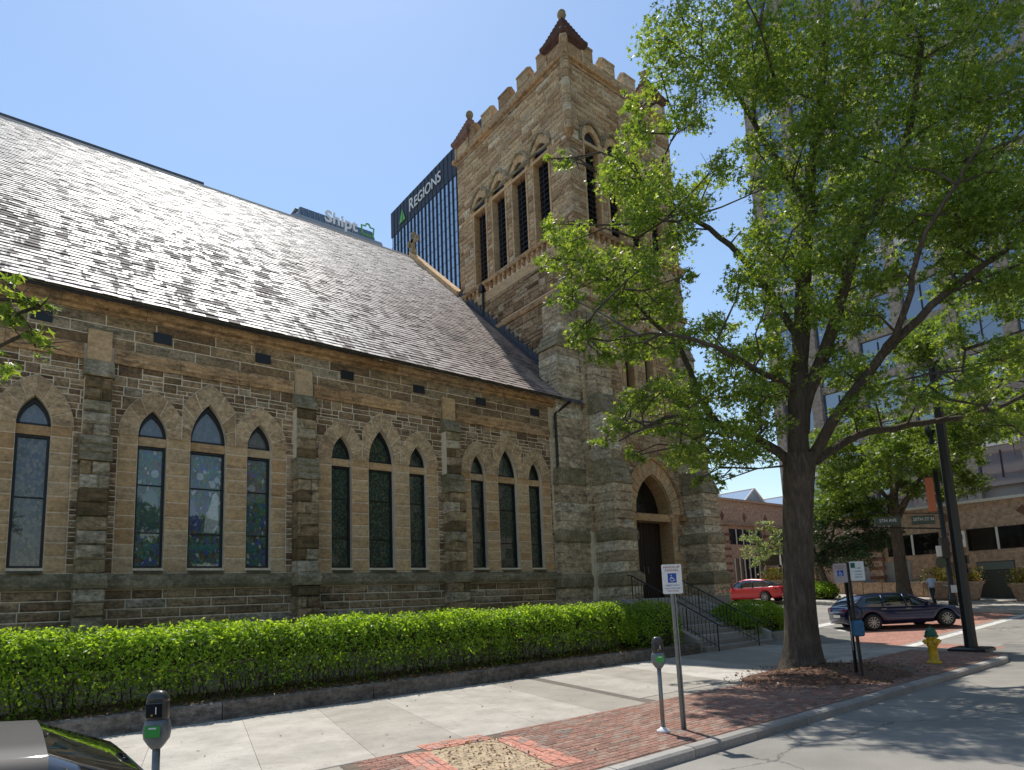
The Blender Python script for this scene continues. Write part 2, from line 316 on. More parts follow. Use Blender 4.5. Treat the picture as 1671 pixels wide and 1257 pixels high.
M_flower = leaf_mat('yellow orange flowers', [(0,(.08,.14,.02)),(.65,(.14,.18,.03)),(.8,(.45,.30,.06)),(1,(.5,.17,.05))], .3)
def bark():
    m, nt, b = mat('grey brown bark'); p = scaled_pos(nt, (9,9,1.6)); n = noise(nt, 1.6, 8, .75, p)
    c = ramp(nt, n, [(.3,(.035,.027,.02)),(.55,(.11,.085,.065)),(.75,(.20,.165,.13))]); c = mix(nt, .5, c, ramp(nt, noise(nt, 1.5, 5, .7), [(.3,(.5,.5,.5)),(.7,(1.3,1.3,1.25))]), 'MULTIPLY')
    nt.links.new(c, b.inputs['Base Color']); b.inputs['Roughness'].default_value = .95; bump(nt, b, n, 1, .05); return m
M_bark = bark()

# ------------------------------------------------------------------ ground
def grid(name, x0, x1, y0, y1, dz, m, st=2.0, parent=None, kind='structure', inside=None):
    nx = max(1, int(math.ceil((x1-x0)/st))); ny = max(1, int(math.ceil((y1-y0)/st)))
    mb = MB(); vs = [(x0+(x1-x0)*i/nx, y0+(y1-y0)*j/ny) for j in range(ny+1) for i in range(nx+1)]
    fs = []
    for j in range(ny):
        for i in range(nx):
            a = j*(nx+1)+i; fs.append((a, a+1, a+nx+2, a+nx+1))
    mb.add([(x, y, G(x,y)+dz) for x, y in vs], fs); return obj(name, mb, m, parent, kind=kind)
grid('ground', -400, 600, -400, 500, -.03, plain('distant ground', (.20,.19,.17), .95, var=.4, vscale=1), 10)
grid('road', -80, 200, -9, 6.5, .0, M_asph, 1.5)
grid('cross_street', 21.4, 38, 6.5, 200, .004, M_asph, 2)
grid('cross_street_south', 24, 38, -200, -9, .004, M_asph, 4)
grid('opposite_sidewalk', -80, 24, -16, -9, .12, M_conc, 4)
sw_poly = [(-60,5.42),(20.3,5.42),(21.1,5.6),(21.8,6.1),(22.4,7.2),(23,9),(24.6,12.4),(27.6,15),(28.4,60),(-60,60)]
mb = MB()
def tri_grid(mb, x0, x1, y0, y1, fz, st):
    nx = max(1, int((x1-x0)/st)); ny = max(1, int((y1-y0)/st))
    vs = [(x0+(x1-x0)*i/nx, y0+(y1-y0)*j/ny) for j in range(ny+1) for i in range(nx+1)]
    mb.add([(x,y,fz(x,y)) for x,y in vs], [(j*(nx+1)+i, j*(nx+1)+i+1, (j+1)*(nx+1)+i+1, (j+1)*(nx+1)+i) for j in range(ny) for i in range(nx)])
def Gs(x, y): return .12+max(0, .07*(y-13)*min(1,max(0,(x-20)/8)))
# sidewalk base plate: polygon strips by y
ys = [5.42,5.6,6.1,7.2,9,12.4,15,24,40,60]; xr = [20.3,21.1,21.8,22.4,23,24.6,27.6,28.3,28.4,28.4]
vs = []; fs = []
for i, (y, x) in enumerate(zip(ys, xr)):
    for xx in (-60, 8, 15, 18, 20, x): vs.append((xx, y, Gs(min(xx, x), y)))
for i in range(len(ys)-1):
    for k in range(5): fs.append((i*6+k, i*6+k+1, (i+1)*6+k+1, (i+1)*6+k))
mb.add(vs, fs); walk = obj('sidewalk', mb, M_conc2, kind='structure')
tag(walk, None)
# kerb stones
ku = [(-40,5.3)]
kx = -6.0
line = [(-6.0,5.36),(20.3,5.36),(21.1,5.54),(21.8,6.06),(22.4,7.16)]
def walk_line(line, step):
    out = [Vector(line[0])]; i = 0; cur = Vector(line[0])
    while i < len(line)-1:
        nx_ = Vector(line[i+1]); d = (nx_-cur).length
        if d <= step*1.3: cur = nx_; i += 1
        else: cur = cur+(nx_-cur).normalized()*step
        out.append(cur.copy())
    return out
pts = walk_line([tuple(p) for p in line], 1.45)
for a, b in zip(pts[:-1], pts[1:]):
    d = (b-a).normalized(); n = Vector((-d.y, d.x)); a2 = a+d*.006; b2 = b-d*.006
    h = .132+rnd.uniform(-.006,.006); k = MB(); w_ = .17
    q = [a2-n*.085, b2-n*.085, b2+n*.085, a2+n*.085]; qi = [a2-n*.055, b2-n*.055, b2+n*.085, a2+n*.085]
    k.add([(p.x,p.y,-.1) for p in q]+[(p.x,p.y,h-.03) for p in q]+[(p.x,p.y,h) for p in qi],
          [(0,1,5,4),(1,2,6,5),(2,3,7,6),(3,0,4,7),(4,5,9,8),(5,6,10,9),(6,7,11,10),(7,4,8,11),(8,9,10,11)])
    obj('kerb_stone', k, M_kerb, walk)
# concrete slabs, joints slightly skewed to the kerb
def slab(poly, z0, z1, m, name='concrete_slab', g=.006, bev=.006):
    c = Vector((sum(p[0] for p in poly)/len(poly), sum(p[1] for p in poly)/len(poly)))
    def ins(t): return [((Vector(p)-c)*(1-t/max(.3,(Vector(p)-c).length))+c) for p in poly]
    a = ins(g); b = ins(g+bev*1.5); n = len(poly); mb = MB()
    zt = lambda p, dz: (z1 if not callable(z1) else z1(p.x,p.y))+dz
    mb.add([(p.x,p.y,zt(p,-.05)) for p in a]+[(p.x,p.y,zt(p,-bev)) for p in a]+[(p.x,p.y,zt(p,0)) for p in b],
           [(i,(i+1)%n,n+(i+1)%n,n+i) for i in range(n)]+[(n+i,n+(i+1)%n,2*n+(i+1)%n,2*n+i) for i in range(n)]+[tuple(range(2*n,3*n))])
    return obj(name, mb, m, walk)
SK = .22
def X(x, y): return x+SK*(y-8)
for k in range(-7, 4):
    x0 = 2.5+1.42*k; x1 = x0+1.42
    slab([(X(x0,7.98),7.98),(X(x1,7.98),7.98),(X(x1,12.9),12.9),(X(x0,12.9),12.9)], 0, .132, M_conc)
slab([(8.18,7.98),(9.35,7.98),(X(9.35,12.9),12.9),(X(8.18,12.9),12.9)], 0, .131, M_conc2)
slab([(9.35,7.98),(9.68,7.98),(X(9.68,12.9),12.9),(X(9.35,12.9),12.9)], 0, .127, plain('dark infill strip', (.15,.125,.105), .9, var=.4))
for x0, x1 in ((9.68,11.2),(11.2,12.7),(12.7,14.2),(14.2,15.4)):
    slab([(x0,8.45),(x1,8.45),(X(x1,12.9),12.9),(X(x0,12.9),12.9)], 0, .131, M_conc)
for x0, x1 in ((15.4,17.0),(17.0,18.7),(18.7,20.4),(20.4,22.0)):
    slab([(x0,8.7),(x1,8.7),(min(24,X(x1,12.9)),12.9),(X(x0,12.9),12.9)], 0, .131, M_conc2 if x0 < 18 else M_conc)
    slab([(x0,7.9),(x1,7.9),(x1,8.7),(x0,8.7)], 0, .132, M_conc)
# brick pavers
pit = [(4.58,7.78),(5.63,7.71),(5.62-.42,5.9),(4.58-.42,5.9)]
def inpoly(x, y, poly):
    c = False; n = len(poly)
    for i in range(n):
        (xa,ya),(xb,yb) = poly[i], poly[(i+1)%n]
        if (ya > y) != (yb > y) and x < (xb-xa)*(y-ya)/(yb-ya)+xa: c = not c
    return c
def scr(p):  # screen position and depth, only used to rank pieces by size in view
    d = Vector(p)-CAM; z = d.dot(fw)
    if z <= .3: return None
    return (835.5+1035.55*d.dot(r2)/z, 833.96-1035.55*d.dot(u2)/z, z)
def rank_split(pieces, limit=300):
    # pieces: (verts, faces, centre, area) -> (largest in view, the rest)
    sc_ = []
    for i, p in enumerate(pieces):
        s = scr(p[2]); v = 0
        if s and -40 < s[0] < 1711 and -40 < s[1] < 1297: v = p[3]/s[2]**2
        sc_.append((v, i))
    sc_.sort(reverse=True); keep = set(i for v, i in sc_[:limit] if v > 0)
    return [pieces[i] for i in sorted(keep)], [p for i, p in enumerate(pieces) if i not in keep]
def emit(pieces, name, m, parent, limit=300, rest_name=None):
    big, rest = rank_split(pieces, limit)
    for v, f, c, a in big: obj(name, MB().add(v, f), m, parent)
    if rest:
        mb = MB()
        for v, f, c, a in rest: mb.add(v, f)
        obj(rest_name or name+'_field', mb, m, parent, kind='stuff')
def paver(x, y, lx, ly, z):
    t = rnd.uniform(-.003,.003); e = .007; j = .004
    a = (x+j, y+j, x+lx-j, y+ly-j)
    v = [(a[0],a[1],z-.04),(a[2],a[1],z-.04),(a[2],a[3],z-.04),(a[0],a[3],z-.04),(a[0],a[1],z-e+t),(a[2],a[1],z-e+t),(a[2],a[3],z-e+t),(a[0],a[3],z-e+t),
         (a[0]+e,a[1]+e,z+t),(a[2]-e,a[1]+e,z+t),(a[2]-e,a[3]-e,z+t),(a[0]+e,a[3]-e,z+t)]
    v = [(p[0]+SK*(p[1]-8), p[1], p[2]) for p in v]
    return (v, [(0,1,5,4),(1,2,6,5),(2,3,7,6),(3,0,4,7),(4,5,9,8),(5,6,10,9),(6,7,11,10),(7,4,8,11),(8,9,10,11)], (x+lx/2+SK*(y-8), y+ly/2, z), lx*ly)
pb = []; bb = []
border = [(4.30,8.2),(5.99,8.28),(5.75-.30,5.9),(3.95,5.9)]
y = 5.5; row = 0
while y < 7.93:
    x = 3.6+(.1 if row % 2 else 0)
    while x < 22.4:
        xx = x+SK*(y+.05-8)
        cx = xx+.1
        if not inpoly(cx, y+.05, border) and not (xx > 21.4-.0*(y)) and not ((xx-15)**2/6+(y-7.2)**2/2.2 < 1):
            pb.append(paver(x, y, .2, .1, .134))
        x += .2
    y += .1; row += 1
emit(pb, 'brick_paver', M_paver, walk, 300, 'brick_paver_field')
# border bricks round the planting pit
def seg_bricks(a, b, off, nrow, out):
    a = Vector(a); b = Vector(b); d = (b-a); L = d.length; d.normalize(); n = Vector((-d.y, d.x))
    for r_ in range(nrow):
        k = 0; t = (.1 if r_ % 2 else 0)-.1
        while t < L:
            t0 = max(0, t); t1 = min(L, t+.2)
            if t1-t0 > .04:
                p0 = a+d*(t0+.004)+n*(off+r_*.1+.004); p1 = a+d*(t1-.004)+n*(off+r_*.1+.004); p2 = p1+n*.092; p3 = p0+n*.092; z = .137+rnd.uniform(-.004,.004)
                c = (p0+p2)/2; q = [p0,p1,p2,p3]; qi = [p+(c-p)*.08 for p in q]
                v = [(p.x,p.y,.08) for p in q]+[(p.x,p.y,z-.006) for p in q]+[(p.x,p.y,z) for p in qi]
                out.append((v, [(0,1,5,4),(1,2,6,5),(2,3,7,6),(3,0,4,7),(4,5,9,8),(5,6,10,9),(6,7,11,10),(7,4,8,11),(8,9,10,11)], (c.x,c.y,z), .02))
            t += .2
seg_bricks(pit[0], pit[1], .0, 4, bb); seg_bricks(pit[1], pit[2], .0, 4, bb); seg_bricks(pit[3], pit[0], .0, 4, bb)
emit(bb, 'border_brick', M_paver2, walk, 300, 'border_brick_field')
mbp = MB(); mbp.add([(3.0,5.44,.112),(20.9,5.44,.112),(21.4,7.94,.112),(3.4,7.97,.112)], [(0,1,2,3)])
mbp.v = [(a,b,.1235) for a,b,c in mbp.v]; obj('paver_bed', mbp, M_sand, walk)
# pit soil
mb = MB(); nn = 14
for j in range(nn+1):
    for i in range(nn+1):
        s_, t_ = i/nn, j/nn
        p = [pit[0][k]*(1-s_)*(1-t_)+pit[1][k]*s_*(1-t_)+pit[2][k]*s_*t_+pit[3][k]*(1-s_)*t_ for k in (0,1)]
        e = min(s_,1-s_,t_,1-t_); mb.v.append((p[0],p[1],.126+.05*min(1,e*4)*rnd.uniform(.4,1)))
for j in range(nn):
    for i in range(nn): a = j*(nn+1)+i; mb.f.append((a,a+1,a+nn+2,a+nn+1))
obj('pit_soil', mb, M_soil, kind='stuff', smooth=True)
# crossing: brick band and white lines
cw = MB(); 
def strip(name, a, b, c, d, dz, m, n=10):
    mb = MB(); a,b,c,d = map(Vector, (a,b,c,d))
    for i in range(n+1):
        t = i/n; p = a.lerp(b, t); q = d.lerp(c, t); mb.v += [(p.x,p.y,G(p.x,p.y)+dz),(q.x,q.y,G(q.x,q.y)+dz)]
    for i in range(n): mb.f.append((2*i,2*i+2,2*i+3,2*i+1))
    return obj(name, mb, m, kind='structure')
strip('crosswalk_paving', (23.2,9),(38.5,9),(38.5,12.2),(24.3,12.2), .008, M_cross)
strip('crosswalk_line', (23.0,8.55),(38.5,8.55),(38.5,8.9),(23.0,8.9), .012, M_white)
strip('crosswalk_line', (24.4,12.3),(38.5,12.3),(38.5,12.7),(24.4,12.7), .012, M_white)
strip('crosswalk_line', (25.0,13.6),(38.5,13.6),(38.5,14.1),(25.0,14.1), .012, M_white)
strip('corner_brick_ramp', (22.5,6.6),(24.0,6.2),(24.6,8.2),(22.9,8.2), .010, M_cross, 4)
# far sidewalk
mb = MB()
for i in range(41):
    y_ = -60+i*4
    mb.v += [(38,y_,G(38,y_)-.02),(38,y_,G(38,y_)+.15),(38.2,y_,G(38.2,y_)+.15),(46.5,y_,G(46.5,y_)+.16)]
for i in range(40):
    for k in range(3): a = 4*i+k; mb.f.append((a,a+4,a+5,a+1))
obj('far_sidewalk', mb, M_conc, kind='structure')

# ------------------------------------------------------------------ the church
church = empty('stone_church', (8, 17, .4), label='brown sandstone church with lancet windows, slate roof and battlemented corner tower', cat='church')
FACE9 = [(0,1,5,4),(1,2,6,5),(2,3,7,6),(3,0,4,7),(4,5,9,8),(5,6,10,9),(6,7,11,10),(7,4,8,11),(8,9,10,11)]
class Fr:   # a wall frame: u along the wall, v up, w outwards
    def __init__(s, o, U, Wd): s.o = Vector(o); s.U = Vector(U); s.V = Vector((0,0,1)); s.W = Vector(Wd)
    def p(s, u, v, w=0): return tuple(s.o+s.U*u+s.V*v+s.W*w)
def spiece(fr, u0, u1, v0, v1, w0, w1, bulge=.02, gap=.008, rough=.012):
    """a rock faced stone: thin block with a pillowed, uneven front"""
    u0 += gap; u1 -= gap; v0 += gap; v1 -= gap
    if u1-u0 < .02 or v1-v0 < .02: return None
    e = min(.035, (u1-u0)*.25, (v1-v0)*.3)
    j = lambda: rnd.uniform(-1, 1)*rough
    q = [(u0,v0),(u1,v0),(u1,v1),(u0,v1)]; qi = [(u0+e,v0+e),(u1-e,v0+e),(u1-e,v1-e),(u0+e,v1-e)]
    vs = [fr.p(a+j()*.3,b+j()*.3,w0) for a,b in q]+[fr.p(a,b,w1+j()*.3) for a,b in q]+[fr.p(a+j(),b+j()*.6,w1+bulge+j()) for a,b in qi]
    return (vs, FACE9, fr.p((u0+u1)/2,(v0+v1)/2,w1), (u1-u0)*(v1-v0))
def ppiece(fr, poly, w0, w1, ins=.08):
    """a polygonal stone (arch stones)"""
    n = len(poly); c = (sum(p[0] for p in poly)/n, sum(p[1] for p in poly)/n)
    a = [(c[0]+(p[0]-c[0])*.925, c[1]+(p[1]-c[1])*.925) for p in poly]; b = [(c[0]+(p[0]-c[0])*(1-ins), c[1]+(p[1]-c[1])*(1-ins)) for p in poly]
    w = w1+rnd.uniform(-.006,.006)
    vs = [fr.p(x,y,w0) for x,y in a]+[fr.p(x,y,w-.006) for x,y in a]+[fr.p(x,y,w) for x,y in b]
    fs = [(i,(i+1)%n,n+(i+1)%n,n+i) for i in range(n)]+[(n+i,n+(i+1)%n,2*n+(i+1)%n,2*n+i) for i in range(n)]+[tuple(range(2*n,3*n))]
    return (vs, fs, fr.p(*c, w1), .12)
def clipu(poly, u, keep_less):
    out = []; n = len(poly)
    for i in range(n):
        a, b = poly[i], poly[(i+1)%n]; ia = (a[0] <= u) == keep_less or a[0] == u; ib = (b[0] <= u) == keep_less or b[0] == u
        if ia: out.append(a)
        if ia != ib: t = (u-a[0])/(b[0]-a[0]); out.append((u, a[1]+t*(b[1]-a[1])))
    return out
class Op:   # pointed opening: centre, half width, sill, spring, rise, arch ring depth
    def __init__(s, c, hw, sill, spr, rise, ring, jamb=.3): s.c, s.hw, s.sill, s.spr, s.rise, s.ring, s.jamb = c, hw, sill, spr, rise, ring, jamb; s.r = (rise*rise+hw*hw)/(2*hw)
    def halfw(s, v, off=0):   # half width at height v of the outline grown by off
        if v <= s.spr: return s.hw+off
        q = (s.r+off)**2-(v-s.spr)**2
        return max(0, math.sqrt(q)-(s.r-s.hw)) if q > 0 else 0
    def apex(s, off=0): return s.spr+math.sqrt(max(0,(s.r+off)**2-(s.r-s.hw)**2))
    def arc(s, off=0, n=8, side=1):  # points from spring to apex
        x0 = s.r-s.hw; a1 = math.acos(min(1, x0/(s.r+off))); return [(s.c+side*((s.r+off)*math.cos(a1*i/n)-x0), s.spr+(s.r+off)*math.sin(a1*i/n)) for i in range(n+1)]
    def outline(s, off=0, n=8, sill=None):
        sill = s.sill if sill is None else sill
        R_ = s.arc(off, n, 1); L = s.arc(off, n, -1)
        return [(s.c-s.hw-off, sill), (s.c+s.hw+off, sill)]+R_+L[::-1][1:]
def wall_sheet(mb, fr, u0, u1, v0, v1, ops, depth=.3, reveal=None):
    xs = {u0, u1}
    for o in ops:
        n = 8; xs |= {o.c}
        for p in o.arc(0, n, 1)+o.arc(0, n, -1): xs.add(min(u1,max(u0,p[0])))
    xs = sorted(xs)
    for a, b in zip(xs[:-1], xs[1:]):
        if b-a < 1e-6: continue
        m = (a+b)/2; hit = [o for o in ops if abs(m-o.c) < o.hw]
        if not hit: mb.add([fr.p(a,v0),fr.p(b,v0),fr.p(b,v1),fr.p(a,v1)], [(0,1,2,3)]); continue
        o = hit[0]
        def top(u):
            x = abs(u-o.c)+(o.r-o.hw); q = o.r**2-x*x; return o.spr+(math.sqrt(q) if q > 0 else 0)
        if o.sill > v0: mb.add([fr.p(a,v0),fr.p(b,v0),fr.p(b,o.sill),fr.p(a,o.sill)], [(0,1,2,3)])
        mb.add([fr.p(a,top(a)),fr.p(b,top(b)),fr.p(b,v1),fr.p(a,v1)], [(0,1,2,3)])
    for o in ops:
        ol = o.outline(); n = len(ol); t = MB()
        if reveal is not None: reveal.append(t)
        (mb if reveal is None else t).add([fr.p(u,v,.01) for u,v in ol]+[fr.p(u,v,-depth) for u,v in ol], [(i,(i+1)%n,n+(i+1)%n,n+i) for i in range(n)])
def spans(u0, u1, v0, v1, ops, off_fn):
    """u intervals of [u0,u1] free of the openings' surrounds at heights v0..v1"""
    blocks = []
    for o in ops:
        if v1 <= o.sill or v0 >= o.apex(off_fn(o, v0)): continue
        h = o.halfw(min(v1, o.apex(off_fn(o, v1))+.0), off_fn(o, v1))*.97 if v0 > o.spr-.02 else o.hw+off_fn(o, (v0+v1)/2)
        if h > 0: blocks.append((o.c-h, o.c+h))
    blocks.sort(); out = []; cur = u0
    for a, b in blocks:
        if a > cur: out.append((cur, min(a,u1)))
        cur = max(cur, b)
    if cur < u1: out.append((cur, u1))
    return [(a,b) for a,b in out if b-a > .06 and a < u1 and b > u0]
def rubble(fr, u0, u1, v0, v1, ops, off_fn, hs=(.22,.36), ws=(.22,.58), split=.66, w=.004, bulge=.018, rough=.012):
    out = []; v = v0
    while v < v1-.03:
        h = rnd.uniform(*hs)
        if v+h > v1-.12: h = v1-v
        for a, b in spans(u0, u1, v, v+h, ops, off_fn):
            u = a
            while u < b-.01:
                wd = rnd.uniform(*ws)
                if u+wd > b-.18: wd = b-u
                if rnd.random() < split and h > .2:
                    k = rnd.uniform(.38,.62); parts = [(v, v+h*k), (v+h*k, v+h)]
                else: parts = [(v, v+h)]
                for p0, p1 in parts:
                    if len(parts) == 2 and wd > .5 and rnd.random() < .4:
                        m_ = rnd.uniform(.35,.65); qs = [(u, u+wd*m_), (u+wd*m_, u+wd)]
                    else: qs = [(u, u+wd)]
                    for q0, q1 in qs:
                        s_ = spiece(fr, q0, q1, p0, p1, -.05, w+rnd.uniform(0,.008), bulge, .013, rough)
                        if s_: out.append(s_)
                u += wd
        v += h
    return out
def coursed(fr, u0, u1, v0, v1, h, ws, ops=(), off_fn=lambda o, v: 0, w=.03, bulge=.015, rough=.008, gap=.012):
    w = min(w, .006)
    out = []; n = max(1, round((v1-v0)/h)); h = (v1-v0)/n
    for k in range(n):
        v = v0+k*h
        for a, b in spans(u0, u1, v, v+h, ops, off_fn):
            u = a-rnd.uniform(0, ws[0])
            while u < b-.01:
                wd = rnd.uniform(*ws); e = u+wd
                if e > b-ws[0]*.5: e = b
                s_ = spiece(fr, max(u,a), min(e,b), v, v+h, -.05, w, bulge, gap, rough)
                if s_: out.append(s_)
                u = e
    return out
def arch_ring(fr, o, ring, w0, w1, n=4, clip=None):
    out = []
    for side in (-1, 1):
        x0 = o.r-o.hw; 
        ao = math.acos(min(1, x0/(o.r+ring))); ai = math.acos(min(1, x0/o.r))
        for k in range(n):
            def pt(rad, t, amax): a = amax*t; return (o.c+side*(rad*math.cos(a)-x0), o.spr+rad*math.sin(a))
            t0, t1 = k/n, (k+1)/n
            poly = [pt(o.r, t0, ai), pt(o.r+ring, t0, ao), pt(o.r+ring, (t0+t1)/2, ao), pt(o.r+ring, t1, ao), pt(o.r, t1, ai), pt(o.r, (t0+t1)/2, ai)]
            if side < 0: poly = poly[::-1]
            if clip:
                lo, hi = clip
                if lo is not None: poly = clipu(poly, lo, False)
                if hi is not None and poly: poly = clipu(poly, hi, True)
            if len(poly) >= 3 and max(p[0] for p in poly)-min(p[0] for p in poly) > .04: out.append(ppiece(fr, poly, w0, w1))
    return out
FN = Fr((0,17,0), (1,0,0), (0,-1,0))
XL, XR = -6.2, 17.0
nave = obj('nave_wall', MB(), M_mortar, church)   # filled below
nm = MB(); groups = [-5.8, -1.0, 3.8, 8.6, 13.4]; allops = []; GR = []
SP = 6.36
for i, gc in enumerate(groups):
    g = [Op(gc-1.25,.31,3.2,SP,.65,.42), Op(gc,.42,3.2,SP,1.0,.44), Op(gc+1.25,.31,3.2,SP,.65,.42)]
    if i == 0: g = g[2:]
    GR.append(g); allops += g
wall_sheet(nm, FN, XL, XR, .2, 9.45, allops, .30)
nave.data.from_pydata(nm.v, [], nm.f)
def offn(o, v):
    if v > o.spr: return o.ring-.05
    return .52 if abs(o.hw-.42) < .01 else .40
# piers between the lights and the jambs: smooth tan blocks
st = []
butt_x = [-3.5, 1.38, 6.2, 11.0]
base_seg = coursed(FN, XL, 15.4, .3, 2.70, .215, (.6,1.05), w=.05, bulge=.02, rough=.01)
rub = rubble(FN, XL, 15.45, 3.08, 8.05, allops, offn)
frz = coursed(FN, XL, 15.45, 8.40, 9.20, .27, (.7,1.4), w=.035, bulge=.012, rough=.012)
vents = [(.26+2.42*k, 8.74, 9.0) for k in range(-2, 7)]
jam = []
for g in GR:
    for o in g:
        big = o.hw > .4
        v = 3.08; k = 0
        while v < SP-.01:
            h = min(.31 if k % 2 else .36, SP-v); h = SP-v if SP-v-h < .15 else h
            for s_ in (-1, 1):
                if big: continue
                # outer jamb or pier
                inner = (s_ > 0 and len(g) > 1 and o is g[0]) or (s_ < 0 and o is g[-1])
                a = o.c+s_*o.hw
                if inner: b = o.c+s_*(1.25-.42)
                else: b = a+s_*.405
                u0, u1 = min(a,b), max(a,b)
                p = spiece(FN, u0, u1, v, v+h, -.08, .006, .008, .012, .004)
                jam.append(p)
            v += h; k += 1
emit(base_seg, 'base_stone', M_base, nave, 150, 'base_course_stonework')
emit(rub, 'rubble_stone', M_rubble, nave, 300, 'rubble_stonework')
emit(frz, 'frieze_stone', M_base, nave, 150, 'frieze_stonework')
emit(jam, 'jamb_stone', M_ashlar, nave, 300, 'jamb_stonework')
rbm = MB()
def ring_bed(fr, o, ring_, w_, clip=None):   # the mortar bed behind the arch stones
    for side in (-1, 1):
        x0 = o.r-o.hw; ao = math.acos(min(1, x0/(o.r+ring_))); ai = math.acos(min(1, x0/o.r)); K = 8
        for k in range(K):
            q = lambda rad, t, am: (o.c+side*(rad*math.cos(am*t)-x0), o.spr+rad*math.sin(am*t))
            poly = [q(o.r+.005,k/K,ai), q(o.r+ring_-.008,k/K,ao), q(o.r+ring_-.008,(k+1)/K,ao), q(o.r+.005,(k+1)/K,ai)]
            if clip:
                if clip[0] is not None: poly = clipu(poly, clip[0], False)
                if clip[1] is not None and poly: poly = clipu(poly, clip[1], True)
            if len(poly) > 2: rbm.add([fr.p(a,b,w_) for a,b in poly], [tuple(range(len(poly)))])
ring = []
for g in GR:
    for o in g:
        lo = hi = None
        if o.hw > .4: lo, hi = o.c-.63, o.c+.63
        else:
            if len(g) > 1 and o is g[0]: hi = o.c+1.25-.63
            if o is g[-1]: lo = o.c-1.25+.63
        ring += arch_ring(FN, o, o.ring, -.05, .060, 4, (lo, hi)); ring_bed(FN, o, o.ring, .049, (lo, hi))
emit(ring, 'arch_stone', M_arch, nave, 300); obj('arch_bedding', rbm, M_mortar, nave, kind='stuff')
# spandrel pieces between rings, at the spring
sp_ = []
for g in GR:
    for o in g:
        if o.hw > .4:
            for s_ in (-1,1): sp_.append(spiece(FN, min(o.c+s_*.42,o.c+s_*.94), max(o.c+s_*.42,o.c+s_*.94), SP, SP+.42, -.05, .008, .006))
emit(sp_, 'spandrel_stone', M_arch, nave, 60)
def band(name, fr, u0, u1, prof, m, parent, seg=None):
    """moulding: profile (w, v) swept along u, cut into lengths"""
    L = u1-u0; n = max(1, round(L/seg)) if seg else 1; first = None
    for i in range(n):
        a = u0+L*i/n+(.004 if seg else 0); b = u0+L*(i+1)/n-(.004 if seg else 0)
        mb = MB(); k = len(prof); mb.add([fr.p(a,v,w_) for w_,v in prof]+[fr.p(b,v,w_) for w_,v in prof], [tuple(range(k-1,-1,-1)), tuple(range(k,2*k))]+[(j,(j+1)%k,k+(j+1)%k,k+j) for j in range(k)])
        o = obj(name, mb, m, parent)
segs = []; prev = XL
for bx in butt_x+[15.72]:
    segs.append((prev, bx-.30)); prev = bx+.30
for a, b in segs:
    band('sill_string', FN, a, b, [(-.03,2.72),(.10,2.72),(.13,2.80),(.13,2.93),(.06,3.07),(-.03,3.075)], M_sill, nave, 1.6)
    band('string_moulding', FN, a, b, [(-.03,8.02),(.06,8.02),(.08,8.10),(.10,8.12),(.10,8.20),(.06,8.22),(.09,8.30),(.05,8.40),(-.03,8.41)], M_mould, nave, 1.5)
band('cornice_moulding', FN, XL, 15.9, [(-.03,9.2),(.06,9.2),(.09,9.27),(.20,9.30),(.24,9.40),(.24,9.46),(-.03,9.46)], M_mould, nave, 1.7)
mb = MB(); mb.tube([(XL,16.60,9.47),(16.0,16.60,9.47)], .045, 8); obj('gutter', mb, M_gutter, church)
# vents
for u, v0, v1 in vents:
    v = MB(); v.add([FN.p(*p) for p in ((u-.2,v0,.058),(u+.2,v0,.058),(u+.2,v1,.058),(u-.2,v1,.058))], [(0,1,2,3)])
    v = MB(); v.box(FN.p(u-.2,v0,.045), FN.p(u+.2,v1,-.02)); o = obj('vent', v, M_dark, nave)
# windows
def lancet(fr, o, glass_low, glass_top, parent, bars=(4.05,5.2), trans=(6.14,6.36), dep=.2):
    t = .055
    fm = MB()
    def rect_frame(pl_out, pl_in):
        n = len(pl_out)
        fm.add([fr.p(u,v,-dep+.05) for u,v in pl_out]+[fr.p(u,v,-dep+.05) for u,v in pl_in]+[fr.p(u,v,-dep-.03) for u,v in pl_in],
               [(i,(i+1)%n,n+(i+1)%n,n+i) for i in range(n)]+[(n+i,n+(i+1)%n,2*n+(i+1)%n,2*n+i) for i in range(n)])
    a, b = o.c-o.hw, o.c+o.hw
    rect_frame([(a,o.sill),(b,o.sill),(b,trans[0]),(a,trans[0])], [(a+t,o.sill+t),(b-t,o.sill+t),(b-t,trans[0]-t),(a+t,trans[0]-t)])
    oo = Op(o.c,o.hw,trans[1],max(o.spr,trans[1]),o.rise,0); o2 = Op(o.c,o.hw-t,trans[1]+t,max(o.spr,trans[1])+.001,o.rise*(o.hw-t)/o.hw*.97,0)
    rect_frame(oo.outline(0,7), o2.outline(0,7))
    for z in bars: fm.box(fr.p(a+t,z-.012,-dep-.02), fr.p(b-t,z+.012,-dep+.03))
    win = obj('window', fm, M_dark, parent)
    g = MB(); g.add([fr.p(a+.02,o.sill+.02,-dep-.02),fr.p(b-.02,o.sill+.02,-dep-.02),fr.p(b-.02,trans[0]-.02,-dep-.02),fr.p(a+.02,trans[0]-.02,-dep-.02)], [(0,1,2,3)])
    obj('pane', g, glass_low, win)
    g = MB(); ol = oo.outline(-.02,7); g.add([fr.p(u,v,-dep-.02) for u,v in ol], [tuple(range(len(ol)))]); obj('pane', g, glass_top, win)
    return win
